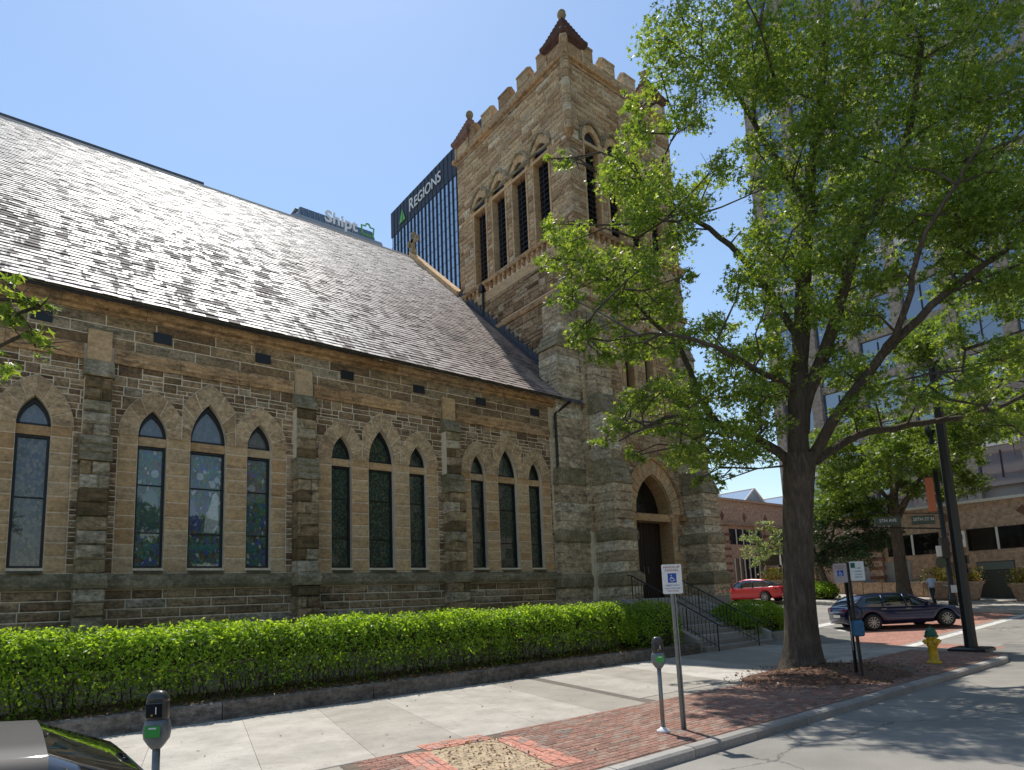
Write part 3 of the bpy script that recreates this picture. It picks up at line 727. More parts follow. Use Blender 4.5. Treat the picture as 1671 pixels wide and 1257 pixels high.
for gi, g in enumerate(GR):
    low = [M_gl_left, M_gl_left, M_gl_pic, M_gl_dk, M_gl_dk][gi]; topg = [M_gl_top, M_gl_top, M_gl_top, M_gl_dk, M_gl_dk][gi]
    for o in g:
        lancet(FN, o, low, topg, church, bars=(4.05,5.2) if gi > 1 else (4.75,))
        t = MB(); t.box(FN.p(o.c-o.hw+.002,6.14,-.10), FN.p(o.c+o.hw-.002,6.355,-.27)); obj('transom', t, M_ashlar, nave)
        t = MB(); t.add([FN.p(*p) for p in ((o.c-o.hw,3.08,.13),(o.c+o.hw,3.08,.13),(o.c+o.hw,3.245,-.22),(o.c-o.hw,3.245,-.22))], [(0,1,2,3)]); obj('window_sill', t, M_lip, nave)
# figures in the picture window
def gl_shape(name, pts, m, w=-.212):
    mb = MB(); mb.add([FN.p(3.8+u, v, w) for u,v in pts], [tuple(range(len(pts)))]); obj(name, mb, m, church)
gl_shape('glass_figure', [(-.02,4.10),(.24,4.09),(.33,4.35),(.30,4.75),(.32,5.02),(.25,5.15),(.17,5.06),(.12,4.8),(.02,4.5)], M_robe)
gl_shape('glass_figure', [(-.34,4.12),(-.10,4.15),(-.05,4.3),(-.2,4.62),(-.27,4.92),(-.35,4.9)], M_bluegl)
gl_shape('glass_figure', [(-.28,5.02),(-.20,5.15),(-.26,5.17),(-.34,5.1)], M_robe)
def rnd_disc(cu, cv, r): gl_shape('glass_halo', [(cu+r*math.cos(t*math.pi/5), cv+r*1.15*math.sin(t*math.pi/5)) for t in range(10)], M_head, -.2125)
for cu, cv, r in ((-.13,5.52,.085),(.16,5.33,.075),(.27,5.46,.07),(-1.14,5.5,.09),(1.14,5.32,.085)): rnd_disc(cu, cv, r)
gl_shape('glass_band', [(-.30,3.66),(.30,3.66),(.30,3.80),(-.30,3.80)], M_teal)
gl_shape('glass_band', [(-1.32,3.62),(-1.16,3.62),(-1.16,3.82),(-1.32,3.82)], M_teal)
gl_shape('glass_band', [(1.05,3.62),(1.28,3.62),(1.28,3.82),(1.05,3.82)], M_teal)
gl_shape('glass_figure', [(-1.42,4.12),(-1.06,4.12),(-1.02,4.5),(-1.08,5.0),(-1.2,5.15),(-1.38,4.95),(-1.44,4.5)], M_fig)
# nave buttresses
def bstage(fr, u0, u1, v0, v1, w, out, h=.31, side=True):
    n = max(1, round((v1-v0)/h)); h = (v1-v0)/n
    for k in range(n):
        v = v0+k*h; m_ = u0+(u1-u0)*rnd.choice((.38,.62)) if rnd.random() < .3 else None
        for a, b in ([(u0,u1)] if m_ is None else [(u0,m_),(m_,u1)]):
            p = spiece(fr, a, b, v, v+h, -.1, w-.03+rnd.uniform(-.01,.012), .035, .005, .018); out.append(p)
def weather(fr, u0, u1, v0, v1, w0, w1, m, parent, name='weathering_slab', n=2):
    for k in range(n):
        va, vb = v0+(v1-v0)*k/n, v0+(v1-v0)*(k+1)/n; wa, wb = w0+(w1-w0)*k/n, w0+(w1-w0)*(k+1)/n
        mb = MB(); pr = [(-.02,va),(wa+.045,va),(wa+.045,va+.05),(wb+.03,vb),(-.02,vb)]
        mb.add([fr.p(u0-.03,v,w_) for w_,v in pr]+[fr.p(u1+.03,v,w_) for w_,v in pr], [(4,3,2,1,0),(5,6,7,8,9)]+[(j,(j+1)%5,5+(j+1)%5,5+j) for j in range(5)])
        obj(name, mb, m, parent)
for bx in butt_x:
    bt = obj('buttress', MB().box(FN.p(bx-.27,.3,.30), FN.p(bx+.27,7.6,-.02)), M_mortar, church)
    ps = []
    bstage(FN, bx-.29, bx+.29, .3, 2.72, .62, ps); bstage(FN, bx-.28, bx+.28, 3.05, 5.55, .54, ps); bstage(FN, bx-.27, bx+.27, 6.15, 7.55, .36, ps)
    for p in ps: obj('buttress_stone', MB().add(p[0], p[1]), M_butt, bt)
    weather(FN, bx-.28, bx+.28, 5.55, 6.15, .54, .36, M_sill, bt, n=3); weather(FN, bx-.27, bx+.27, 7.55, 8.0, .36, .12, M_sill, bt, n=1)
    band('buttress_string', FN, bx-.31, bx+.31, [(-.0,2.72),(.66,2.72),(.68,2.8),(.68,2.93),(.56,3.05),(0,3.05)], M_sill, bt)
    o = MB(); o.box(FN.p(bx-.24,8.0,.11), FN.p(bx+.24,8.75,-.01)); obj('buttress_cap', o, M_ashlar, bt)
# roof
RS = .934; EY, EZ = 16.45, 9.44
def rz(y): return EZ+(y-EY)*RS
roof = MB(); roof.add([(XL-1,EY+.05,rz(EY)-.05),(17,EY+.05,rz(EY)-.05),(17,29.35,rz(29.35)-.1),(XL-1,29.35,rz(29.35)-.1),(XL-1,42,EZ-.1),(17,42,EZ-.1)], [(0,1,2,3),(3,2,5,4)])
roof_o = obj('nave_roof', roof, M_flash, church)
sl = []; L = (29.3-EY)*math.sqrt(1+RS*RS); ex = .225; cy_, sy_ = 1/math.sqrt(1+RS*RS), RS/math.sqrt(1+RS*RS)
def slate(x0, x1, s0, lift):
    th = .012; ln = ex*1.25; a = rnd.uniform(-.006,.006); b_ = rnd.uniform(-.004,.004)
    def P(x, s, h): return (x, EY+s*cy_-h*sy_, EZ+s*sy_+h*cy_)
    h0 = .030+lift; h1 = .006; s0 += rnd.uniform(-.006,.006); c = .002
    v = [P(x0+c,s0,h0-th-.004),P(x1-c,s0,h0-th-.004),P(x0+c,s0,h0+a),P(x1-c,s0,h0+b_),P(x1-c,s0+ln,h1+b_),P(x0+c,s0+ln,h1+a)]
    return (v, [(0,1,3,2),(2,3,4,5),(1,4,3),(0,2,5)], P((x0+x1)/2,s0,0), (x1-x0)*ex)
row = 0; s = 0
while s < L-.05:
    x = -4.2-(.13 if row % 2 else 0)
    while x < 16.95:
        wd = .27+rnd.uniform(-.05,.05); x1 = min(x+wd, 16.98)
        yy = EY+s*cy_
        if not (yy < 17.15 and x1 > 15.9): sl.append(slate(x, x1, s, rnd.choice((0,0,0,.004,.010))))
        x = x1
    s += ex; row += 1
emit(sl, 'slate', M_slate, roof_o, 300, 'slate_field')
zr = rz(29.35)
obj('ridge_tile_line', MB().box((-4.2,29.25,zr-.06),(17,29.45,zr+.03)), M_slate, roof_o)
obj('ridge_capping', MB().box((XL,29.5,zr-.1),(6.1,29.6,zr+.32)), M_flash, roof_o)
# gable coping + cross at the ridge end
cp = MB()
n = 9; y0c, y1c = 24.75, 29.4
for k in range(n):
    ya, yb = y0c+(y1c-y0c)*k/n+.01, y0c+(y1c-y0c)*(k+1)/n-.01
    m = MB(); m.add([(16.75,ya,rz(ya)-.3),(17.25,ya,rz(ya)-.3),(17.25,yb,rz(yb)-.3),(16.75,yb,rz(yb)-.3),(16.75,ya,rz(ya)+.30),(17.25,ya,rz(ya)+.30),(17.25,yb,rz(yb)+.30),(16.75,yb,rz(yb)+.30)], [(3,2,1,0),(4,5,6,7),(0,1,5,4),(1,2,6,5),(2,3,7,6),(3,0,4,7)])
    obj('gable_coping', m, M_ashlar, church)
m = MB(); m.add([(16.8,29.4,rz(29.4)-.3),(17.2,29.4,rz(29.4)-.3),(17.2,42,EZ),(16.8,42,EZ),(16.8,29.4,rz(29.4)+.2),(17.2,29.4,rz(29.4)+.2),(17.2,42,EZ+.3),(16.8,42,EZ+.3)], [(3,2,1,0),(4,5,6,7),(0,1,5,4),(1,2,6,5),(2,3,7,6),(3,0,4,7)]); obj('gable_coping', m, M_ashlar, church)
m = MB(); m.add([(17.2,EY+.6,2),(17.2,41,2),(17.2,41,EZ),(17.2,29.4,zr),(17.2,24,rz(24))], [(0,1,2,3,4)]); obj('gable_wall', m, M_tower, church)
cr = MB(); zc = zr+.3
cr.box((16.85,29.2,zc-.1),(17.15,29.5,zc+.25))
cr.box((16.93,29.24,zc+.2),(17.07,29.46,zc+1.15)); cr.box((16.93,28.95,zc+.62),(17.07,29.75,zc+.84))
for dy in (-1,1): cr.box((16.91,29.35+dy*.40-.12,zc+.58),(17.09,29.35+dy*.40+.12,zc+.88))
cr.box((16.91,29.22,zc+1.05),(17.09,29.48,zc+1.25)); obj('gable_cross', cr, M_sill, church)

# ------------------------------------------------------------------ tower
TX0, TX1, TY0, TY1 = 17.0, 23.8, 16.6, 24.7
FL = Fr((TX0,TY1,0), (0,-1,0), (-1,0,0))     # left face, u = 24.7 - y
FF = Fr((0,TY0,0), (1,0,0), (0,-1,0))        # street face, u = x
FR_ = Fr((TX1,0,0), (0,1,0), (1,0,0)); FB = Fr((0,TY1,0), (-1,0,0), (0,1,0))
tower = obj('tower_wall', MB(), M_mortar, church); tm = MB(); rev = []
bl = [Op(TY1-y,.47,17.2,20.95,.60,.44) for y in (18.35,19.85,21.35,22.85)]
bf = [Op(x,.40,17.2,20.95,.56,.40) for x in (18.25,19.60,20.95,22.30)]
mid = [Op(19.75,.27,10.6,13.0,.5,.3), Op(21.0,.27,10.6,13.0,.5,.3)]
DC = 20.6
door = Op(DC,1.12,1.95,5.38,1.62,.56)
wall_sheet(tm, FL, 0, TY1-TY0, 0, 14.4, [], .3); wall_sheet(tm, FL, 0, TY1-TY0, 14.4, 25.0, bl, .30, rev)
wall_sheet(tm, FF, TX0, TX1, 0, 9.6, [door], .65, rev); wall_sheet(tm, FF, TX0, TX1, 9.6, 14.4, mid, .35, rev); wall_sheet(tm, FF, TX0, TX1, 14.4, 25.0, bf, .30, rev)
for f, a, b in ((FR_,TY0,TY1),(FB,-TX1,-TX0)): wall_sheet(tm, f, a, b, 0, 25.0, [], .3)
tm.add([(TX0,TY0,24.9),(TX1,TY0,24.9),(TX1,TY1,24.9),(TX0,TY1,24.9)], [(0,1,2,3)])
tower.data.from_pydata(tm.v, [], tm.f)
for r_ in rev: obj('opening_reveal', r_, M_ashlar, tower)
ins = MB(); ins.box((TX0+.5,TY0+.7,1.9),(TX1-.5,TY1-.5,24.5)); obj('belfry_interior', ins, plain('belfry dark boarding', (.012,.011,.010), .9), church)
def ot(o, v): return .0 if v < o.spr else .45
W8 = TY1-TY0
tl = []
tl += rubble(FL, 0, W8, 9.2, 14.35, [], ot, (.26,.4), (.3,.75), .6, .03, .02, .012)
tl += rubble(FL, 0, W8, 14.75, 16.1, [], ot, (.26,.4), (.35,.8), .5, .03, .02, .012)
tf = rubble(FF, TX0, TX1, 4.5, 14.35, mid+[door], lambda o, v: (.35 if o is not door else .6) if v > o.spr else (.25 if o is not door else .30), (.28,.42), (.35,.8), .5, .03, .02, .012)
tf += rubble(FF, TX0, TX1, 14.75, 16.1, [], ot, (.28,.4), (.35,.8), .5, .03)
tf += coursed(FF, 19.0, TX1, 2.0, 4.1, .30, (.5,.9), [door], lambda o, v: .02, w=.04)
emit(tl, 'tower_stone', M_rubble, tower, 300, 'tower_rubble_stonework')
bel = coursed(FL, 0, W8, 17.15, 20.85, .26, (.45,.9), bl, lambda o,v: .11, w=.03, bulge=.045, rough=.022)
bel += coursed(FL, 0, W8, 21.0, 24.3, .26, (.5,1.0), bl, lambda o,v: .45, w=.03, bulge=.035, rough=.018)
bel += coursed(FF, TX0, TX1, 17.15, 20.85, .26, (.45,.9), bf, lambda o,v: .11, w=.03, bulge=.045, rough=.022)
bel += coursed(FF, TX0, TX1, 21.0, 24.3, .26, (.5,1.0), bf, lambda o,v: .42, w=.03, bulge=.035, rough=.018)
emit(bel, 'belfry_stone', M_tower, tower, 300, 'belfry_stonework')
emit(tf, 'tower_front_stone', M_tower, tower, 300, 'tower_front_stonework')
ash = coursed(FL, 0, W8, 16.1, 16.55, .45, (.9,1.5), w=.05, bulge=.005, rough=.002)+coursed(FF, TX0, TX1, 16.1, 16.55, .45, (.9,1.5), w=.05, bulge=.005, rough=.002)
emit(ash, 'band_stone', M_ashlar, tower, 60)
ringt = []
for fr, ops, sp2 in ((FL, bl, .75), (FF, bf, .675)):
    for o in ops: ringt += arch_ring(fr, o, .28, -.05, .055, 4)
for o in mid: ringt += arch_ring(FF, o, .3, -.05, .055, 3)
emit(ringt, 'belfry_arch_stone', M_ashlar, tower, 100)
emit(arch_ring(FF, door, .62, -.05, .10, 8), 'door_arch_stone', M_ashlar, tower, 40)
# smooth jamb strips and mullions of the openings
jt = []
for fr, ops in ((FL, bl), (FF, bf)):
    for o in ops:
        for s_ in (-1,1):
            for k in range(9):
                v = 17.15+k*.41; a = o.c+s_*o.hw; b = a+s_*.11
                jt.append(spiece(fr, min(a,b), max(a,b), v, v+.41, -.06, .045, .003, .003, .002))
for o in mid:
    for s_ in (-1,1):
        for k in range(6): v = 10.6+k*.4; a = o.c+s_*.27; b = a+s_*.2; jt.append(spiece(FF, min(a,b), max(a,b), v, v+.4, -.06, .045, .003, .003, .002))
for s_ in (-1,1):
    for k in range(9): v = 2.0+k*.366; a = door.c+s_*1.12; b = a+s_*(.32 if k % 2 else .5); jt.append(spiece(FF, min(a,b), max(a,b), v, v+.366, -.06, .06, .004, .004, .003))
emit(jt, 'opening_jamb_stone', M_ashlar, tower, 200)
for fr, ops in ((FL, bl), (FF, bf)):
    for o in ops:
        m = MB(); ol_ = o.outline(-.004,6); m.add([fr.p(u_,v_,-.29) for u_,v_ in ol_], [tuple(range(len(ol_)))]); obj('louvre_backing', m, M_dark, tower); m = MB(); ol_ = Op(o.c,o.hw-.004,20.98,20.981,o.rise,0).outline(0,8); m.add([fr.p(u_,v_,-.05) for u_,v_ in ol_], [tuple(range(len(ol_)))]); obj('arch_head_shade', m, M_dark, tower)  # near-black sheet in each arch head stands for the opening's shade
        m = MB(); z = 17.3
        while z < 20.8:
            m.add([fr.p(o.c-.38,z,-.20),fr.p(o.c+.38,z,-.20),fr.p(o.c+.38,z+.14,-.28),fr.p(o.c-.38,z+.14,-.28),fr.p(o.c-.38,z+.02,-.20),fr.p(o.c+.38,z+.02,-.20),fr.p(o.c+.38,z+.16,-.28),fr.p(o.c-.38,z+.16,-.28)], [(0,1,2,3),(7,6,5,4),(0,4,5,1)]); z += .24
        lo_ = obj('belfry_louvre', m, M_wood, tower)
        m = MB(); m.box(fr.p(o.c-.012,17.2,-.10), fr.p(o.c+.012,20.8,-.13)); obj('louvre_guard', m, M_dark, lo_)
for fr, a, b in ((FL,.3,W8-.45),(FF,TX0+.75,TX1-.3)):
    band('belfry_lintel', fr, a, b, [(-.3,20.82),(.06,20.82),(.06,20.97),(-.3,20.97)], M_ashlar, tower)
def full_band(name, prof, m, seg=1.5, ext=0):
    e = max(p[0] for p in prof)*0
    band(name, FL, 0, W8+.0, prof, m, tower, seg); band(name, FF, TX0, TX1, prof, m, tower, seg)
    for fr, a, b in ((FR_,TY0,TY1),(FB,-TX1,-TX0)): band(name, fr, a, b, prof, m, tower)
    mw = max(p[0] for p in prof); vlo = min(p[1] for p in prof if p[0] > mw*.5); vhi = max(p[1] for p in prof if p[0] > mw*.5)
    for x, y in ((TX0-mw/2,TY0-mw/2),(TX1+mw/2,TY0-mw/2),(TX0-mw/2,TY1+mw/2)): obj('corner_moulding', MB().box((x-mw/2-.003,y-mw/2-.003,vlo+.002),(x+mw/2,y+mw/2,vhi-.002)), m, tower)
full_band('tower_string', [(-.03,14.38),(.09,14.38),(.12,14.46),(.10,14.62),(-.03,14.74)], M_mould)
full_band('belfry_sill_string', [(-.03,16.86),(.17,16.86),(.20,16.93),(.20,17.02),(.05,17.17),(-.03,17.17)], M_mould)
full_band('tower_cornice', [(-.03,24.30),(.05,24.30),(.06,24.42),(.16,24.46),(.19,24.56),(.10,24.66),(-.03,24.68)], M_mould)
# corbel table under the belfry sill
for fr, a, b in ((FL,0,W8),(FF,TX0,TX1)):
    u = a+.2
    while u < b-.1:
        m = MB(); m.add([fr.p(u-.07,v,w_) for w_,v in ((-.02,16.58),(.05,16.58),(.15,16.72),(.15,16.86),(-.02,16.86))]+[fr.p(u+.07,v,w_) for w_,v in ((-.02,16.58),(.05,16.58),(.15,16.72),(.15,16.86),(-.02,16.86))], [(4,3,2,1,0),(5,6,7,8,9)]+[(j,(j+1)%5,5+(j+1)%5,5+j) for j in range(5)])
        obj('corbel', m, M_mould, tower); u += .34
# hood moulds: one scalloped roll over the four openings
def hood(fr, ops, r, m=M_mould):
    pts = [(ops[0].c-r, 20.9)]
    for i, o in enumerate(ops):
        k0 = 0
        for k in range(11):
            a = math.pi*(1-k/10); u = o.c+r*math.cos(a); v = 21.15+r*.98*math.sin(a)+.18*(1-abs(math.cos(a)))
            pts.append((u, v))
        if i < len(ops)-1: pts.append(((o.c+ops[i+1].c)/2, 21.28))
    pts.append((ops[-1].c+r, 20.9))
    mb = MB(); mb.tube([fr.p(u, v, .07) for u, v in pts], .065, 6); obj('hood_mould', mb, M_sill, tower)
hood(FL, bl, .72); hood(FF, bf, .64)
m = MB(); pts = door.arc(.66, 10, -1)+door.arc(.66, 10, 1)[::-1][1:]; m.tube([FF.p(u,v,.13) for u,v in pts], .075, 7)
for s_ in (-1,1): m.box(FF.p(door.c+s_*1.78-.13,5.12,.04), FF.p(door.c+s_*1.78+.13,5.34,.26))
obj('door_hood_mould', m, M_mould, tower)
# battlements
def merlon(fr, u0, u1, z0, z1, parent):
    mb = MB(); w0, w1 = -.32, .05
    prof = [(w0,z0),(w1,z0),(w1,z1),(w1+.04,z1+.02),(w1+.04,z1+.10),(w0+.17,z1+.26),(w0-.04,z1+.10),(w0-.04,z1+.02),(w0,z1)]
    k = len(prof); mb.add([fr.p(u0,v,w_) for w_,v in prof]+[fr.p(u1,v,w_) for w_,v in prof], [tuple(range(k-1,-1,-1)), tuple(range(k,2*k))]+[(j,(j+1)%k,k+(j+1)%k,k+j) for j in range(k)])
    obj('merlon', mb, M_tower, parent)
par = MB()
for fr, a, b in ((FL,.6,W8-.6),(FF,TX0+.6,TX1-.6),(FR_,TY0+.6,TY1-.6),(FB,-TX1+.6,-TX0-.6)):
    par.box(fr.p(a,24.66,.03), fr.p(b,25.05,-.30))
    n = 5 if b-a > 6 else 4; g_ = (b-a)/n
    for k in range(n): merlon(fr, a+g_*(k+.22), a+g_*(k+.78), 25.05, 25.55, tower)
obj('parapet', par, M_tower, tower)
# corner pinnacles
def pinnacle(x, y):
    s = .54; p = obj('pinnacle', MB().box((x-s,y-s,24.6),(x+s,y+s,25.30)), M_tower, church)
    def sq(a, z): return [(x-a,y-a,z),(x+a,y-a,z),(x+a,y+a,z),(x-a,y+a,z)]
    prof = [(s+.01,25.26),(s+.08,25.34),(s+.17,25.42),(s+.20,25.50),(s+.20,25.62),(s+.08,25.66)]
    a = s+.06; z = 25.70; k = 0
    while a > .12:
        prof += [(a,z),(a+.015,z+.13),(a-.035,z+.15)]; a -= .075; z += .165; k += 1
    prof += [(.09,z+.02)]
    m = MB(); m.loft([sq(max(.08,q),w_) for q,w_ in prof]); obj('pinnacle_cap', m, M_red, p)
    f = MB(); f.lathe([(.10,z-.02),(.08,z+.10),(.16,z+.15),(.20,z+.27),(.18,z+.40),(.10,z+.50),(.02,z+.54)], (x,y,0), 10); obj('finial', f, M_sill, p, smooth=True)
    for sx, sy in ((-1,-1),(1,-1),(-1,1),(1,1)):
        for kk in range(2): obj('pinnacle_edge_roll', MB().box((x+sx*s-.06,y+sy*s-.06,24.68+kk*.3),(x+sx*s+.06,y+sy*s+.06,24.96+kk*.3)), M_tower, p)
    return p
for x, y in ((17.5,17.1),(22.95,17.1),(17.5,24.15),(23.0,24.2)): pinnacle(x, y)
# shaft on the street corner of the belfry
sh = MB(); z = 21.05
while z < 25.7:
    t = MB(); t.lathe([(.17,z+.005),(.18,z+.02),(.18,z+.36),(.17,z+.38)], (TX0-.02,TY0-.02,0), 8); obj('corner_shaft_drum', t, M_tower, tower); z += .39
t = MB(); t.lathe([(.02,20.6),(.12,20.8),(.22,20.95),(.26,21.03)], (TX0-.02,TY0-.02,0), 8); obj('shaft_corbel', t, M_mould, tower)
# quoins
for k in range(13):
    z = 17.2+k*.28
    if z < 20.5:
        L1, L2 = (.75,.4) if k % 2 else (.4,.75)
        t = MB(); t.box((TX0-.05,TY0-.05,z+.005),(TX0+L1,TY0+L2,z+.275)); obj('quoin', t, M_tower, tower)
for z0, z1 in ((4.55,14.3),):
    n = int((z1-z0)/.34)
    for k in range(n):
        z = z0+k*(z1-z0)/n; L1, L2 = (.6,.35) if k % 2 else (.35,.6)
        t = MB(); t.box((TX0-.045,TY0-.045,z+.005),(TX0+L1,TY0+L2,z+(z1-z0)/n-.005)); obj('quoin', t, M_towlow, tower)
# angle buttresses
def abutt(fr, u0, u1, base_w, stages, name='tower_buttress'):
    """stages: (z0, z1, projection, z of weathering top, next projection)"""
    b = obj(name, MB().box(fr.p(u0+.03,0,base_w-.5), fr.p(u1-.03,3.8,-.1)), M_mortar, church)
    for (z0, z1, w_, zt, wn_) in stages:
        n = max(1, round((z1-z0)/.36)); h = (z1-z0)/n
        for k in range(n):
            z = z0+k*h; alt = k % 2
            mb = MB(); e = .02; ww = w_+rnd.uniform(-.012,.012); dx = rnd.uniform(-.008,.008)
            parts = [(u0,u1)] if alt or u1-u0 < .9 else [(u0,u0+(u1-u0)*.42),(u0+(u1-u0)*.42,u1)]
            for a, c in parts:
                a += .004; c -= .004; z_a, z_b = z+.006, z+h-.006
                qo = [(a,z_a),(c,z_a),(c,z_b),(a,z_b)]; qi = [(a+.04,z_a+.04),(c-.04,z_a+.04),(c-.04,z_b-.04),(a+.04,z_b-.04)]
                j = lambda: rnd.uniform(-.014,.014)
                vs = [fr.p(p,q,-.05) for p,q in qo]+[fr.p(p+dx,q,ww-.03) for p,q in qo]+[fr.p(p+j(),q+j(),ww+j()) for p,q in qi]
                obj('tower_buttress_stone', MB().add(vs, FACE9), M_towlow, b)
        if zt > z1: weather(fr, u0, u1, z1, zt, w_, wn_, M_sill, b, 'buttress_weathering', 3)
    return b
STG = [(0,2.45,1.30,2.45,1.2),(2.95,4.10,1.20,4.1,1.1),(4.55,6.25,1.10,7.2,.75),(7.2,9.0,.75,9.8,.45),(9.8,12.4,.45,13.2,.15)]
B1 = abutt(FF, 17.15, 18.15, 1.2, STG); B2 = abutt(FF, 22.55, 23.7, 1.2, STG)
FA = Fr((TX0,0,0), (0,-1,0), (-1,0,0))
STA = [(0,2.45,1.60,2.45,1.6),(2.95,4.10,1.52,4.1,1.4),(4.55,6.25,1.45,6.9,1.38),(6.9,9.6,1.36,9.6,1.3),(9.6,11.6,1.25,12.3,.95),(12.3,13.6,.95,14.3,.35)]
B3 = abutt(FA, -17.75, -16.72, 1.4, STA)
FRr = Fr((TX1,0,0), (0,1,0), (1,0,0)); B4 = abutt(FRr, 16.75, 17.8, 1.2, STG)
# plinth and base string wrapping the buttresses and the tower
def wrap(name, z0, z1, e, m, extra):
    for b_, (x0,x1,y0,y1) in extra:
        mb = MB(); mb.loft([[(x0-a,y0-a,z),(x1+a,y0-a,z),(x1+a,y1,z),(x0-a,y1,z)] for a,z in ((e*.4,z0),(e,z0+.08),(e,z1-.14),(0,z1))]); obj(name, mb, m, b_)
wrap('plinth_course', 2.43, 2.95, .085, M_sill, [(B1,(17.15,18.15,15.33,16.5)),(B2,(22.55,23.7,15.33,16.5)),(B3,(15.45,16.98,16.72,17.7))])
wrap('base_string', 4.10, 4.55, .055, M_sill, [(B1,(17.15,18.15,15.43,16.5)),(B2,(22.55,23.7,15.43,16.5)),(B3,(15.5,16.98,16.72,17.7))])
band('plinth_course', FF, 18.2, 19.0, [(-.03,2.43),(.16,2.43),(.2,2.55),(.2,2.8),(.03,2.95),(-.03,2.95)], M_sill, tower)
for a, b in ((18.17,19.15),(22.05,22.55)): band('base_string', FF, a, b, [(-.03,4.1),(.1,4.1),(.14,4.2),(.14,4.4),(.03,4.55),(-.03,4.55)], M_sill, tower)
# downpipe with hopper
m = MB(); m.tube([(16.9,22.75,16.95),(16.9,22.75,rz(22.75)+.1)], .06, 8); m.box((16.76,22.62,16.6),(16.99,22.88,16.95)); obj('downpipe', m, M_dark, church)
m = MB(); m.tube([(16.2,16.55,9.4),(15.62,16.8,8.9),(15.62,16.8,3.2)], .055, 8); obj('downpipe', m, M_dark, church)
# stepped flashing along the tower
m = MB()
y = 17.3; k = 0
while y < 24.6:
    m.box((16.90,y,rz(y)+.02),(16.945,y+.31,rz(y)+.52)); y += .3
obj('step_flashing', m, M_flash, church)
obj('valley_gutter', MB().add([(16.55,17.0,rz(17.0)+.06),(16.95,17.0,rz(17)+.1),(16.95,24.7,rz(24.7)+.1),(16.72,24.7,rz(24.7)+.06)], [(0,1,2,3)]), M_flash, church)
# doors
dz = -.60
dr = MB(); dr.box(FF.p(DC-1.12,5.08,-.02), FF.p(DC+1.12,5.38,dz-.05)); obj('door_lintel', dr, M_ashlar, church)
for s_ in (-1,1):
    a, b = (DC-1.1,DC-.005) if s_ < 0 else (DC+.005,DC+1.1)
    leaf = obj('church_door', MB().box(FF.p(a,1.97,dz), FF.p(b,5.08,dz-.07)), M_wood, church)
    n = 6
    for k in range(n):
        p0 = a+(b-a)*k/n+.008; p1 = a+(b-a)*(k+1)/n-.008; obj('door_plank', MB().box(FF.p(p0,2.0,dz+.02), FF.p(p1,5.05,dz-.01)), M_wood, leaf)
    t = MB(); t.tube([FF.p(DC+s_*.12,2.95,dz+.05),FF.p(DC+s_*.12,3.25,dz+.05)], .015, 6); obj('door_handle', t, M_galv, leaf)
ty = Op(DC,1.12,5.38,5.382,1.62,0); m = MB(); m.add([FF.p(u,v,dz) for u,v in ty.outline(-.01,9)], [tuple(range(20+1-1+1-1))] if False else [tuple(range(len(ty.outline(-.01,9))))]); obj('tympanum_glass', m, M_glbld, church)
for o in mid:
    m = MB(); m.add([FF.p(u,v,-.3) for u,v in o.outline(-.005,7)], [tuple(range(len(o.outline(-.005,7))))]); obj('tower_window_pane', m, M_gl_dk, church)
# steps
stoop = empty('entrance_steps', (20.6,13,.12), label='grey stone entrance steps rising to the dark church door', cat='steps')
n = 11; y0, y1, z0, z1 = 12.95, 16.4, .12, 1.95
for k in range(n):
    ya = y0+(y1-y0)*k/n; zb = z0+(z1-z0)*(k+1)/n; za = z0+(z1-z0)*k/n
    mb = MB(); x0, x1 = 18.35, 22.55; c = .02
    pr = [(ya,za-.05),(ya,zb-c),(ya+c,zb),(ya+.60,zb),(ya+.60,za-.05)]
    mb.add([(x0,y,z) for y,z in pr]+[(x1,y,z) for y,z in pr], [(4,3,2,1,0),(5,6,7,8,9)]+[(j,(j+1)%5,5+(j+1)%5,5+j) for j in range(5)])
    obj('step', mb, M_kerb, stoop)
obj('landing', MB().box((18.35,16.42,1.2),(25.2,19.8,1.945)), M_kerb, stoop)
for x in (18.2,22.6):
    mb = MB(); mb.add([(x-.12,y,z) for y,z in ((13.1,.1),(13.1,.55),(16.4,2.0),(16.4,.1))]+[(x+.14,y,z) for y,z in ((13.1,.1),(13.1,.55),(16.4,2.0),(16.4,.1))], [(3,2,1,0),(4,5,6,7)]+[(j,(j+1)%4,4+(j+1)%4,4+j) for j in range(4)]); obj('cheek_wall', mb, M_kerb, stoop)
def railing(x, label):
    r = empty('handrail', (x,12.8,.12), label=label, cat='handrail')
    f = lambda y: .12+max(0,(y-12.95))*(1.83/3.45)
    m = MB(); m.tube([(x,12.55,.95),(x,12.75,1.03),(x,16.3,f(16.3)+.93),(x,16.55,f(16.4)+.93)], .026, 8); obj('top_rail', m, M_black, r)
    m = MB(); m.tube([(x,12.75,.28),(x,16.3,f(16.3)+.2)], .014, 6); obj('bottom_rail', m, M_black, r)
    y = 12.75
    while y < 16.4:
        big = abs((y-12.75)%1.2) < .08
        m = MB(); m.tube([(x,y,f(y)-.02 if big else f(y)+.12),(x,y,f(y)+.92)], .022 if big else .010, 6); obj('baluster', m, M_black, r); y += .15
railing(21.2, 'black iron handrail running down the right side of the church steps')
railing(18.75, 'black iron handrail beside the dark bush at the left of the church steps')

church.scale = (1.12,)*3; church.location = (8.96, 19.04, .196)

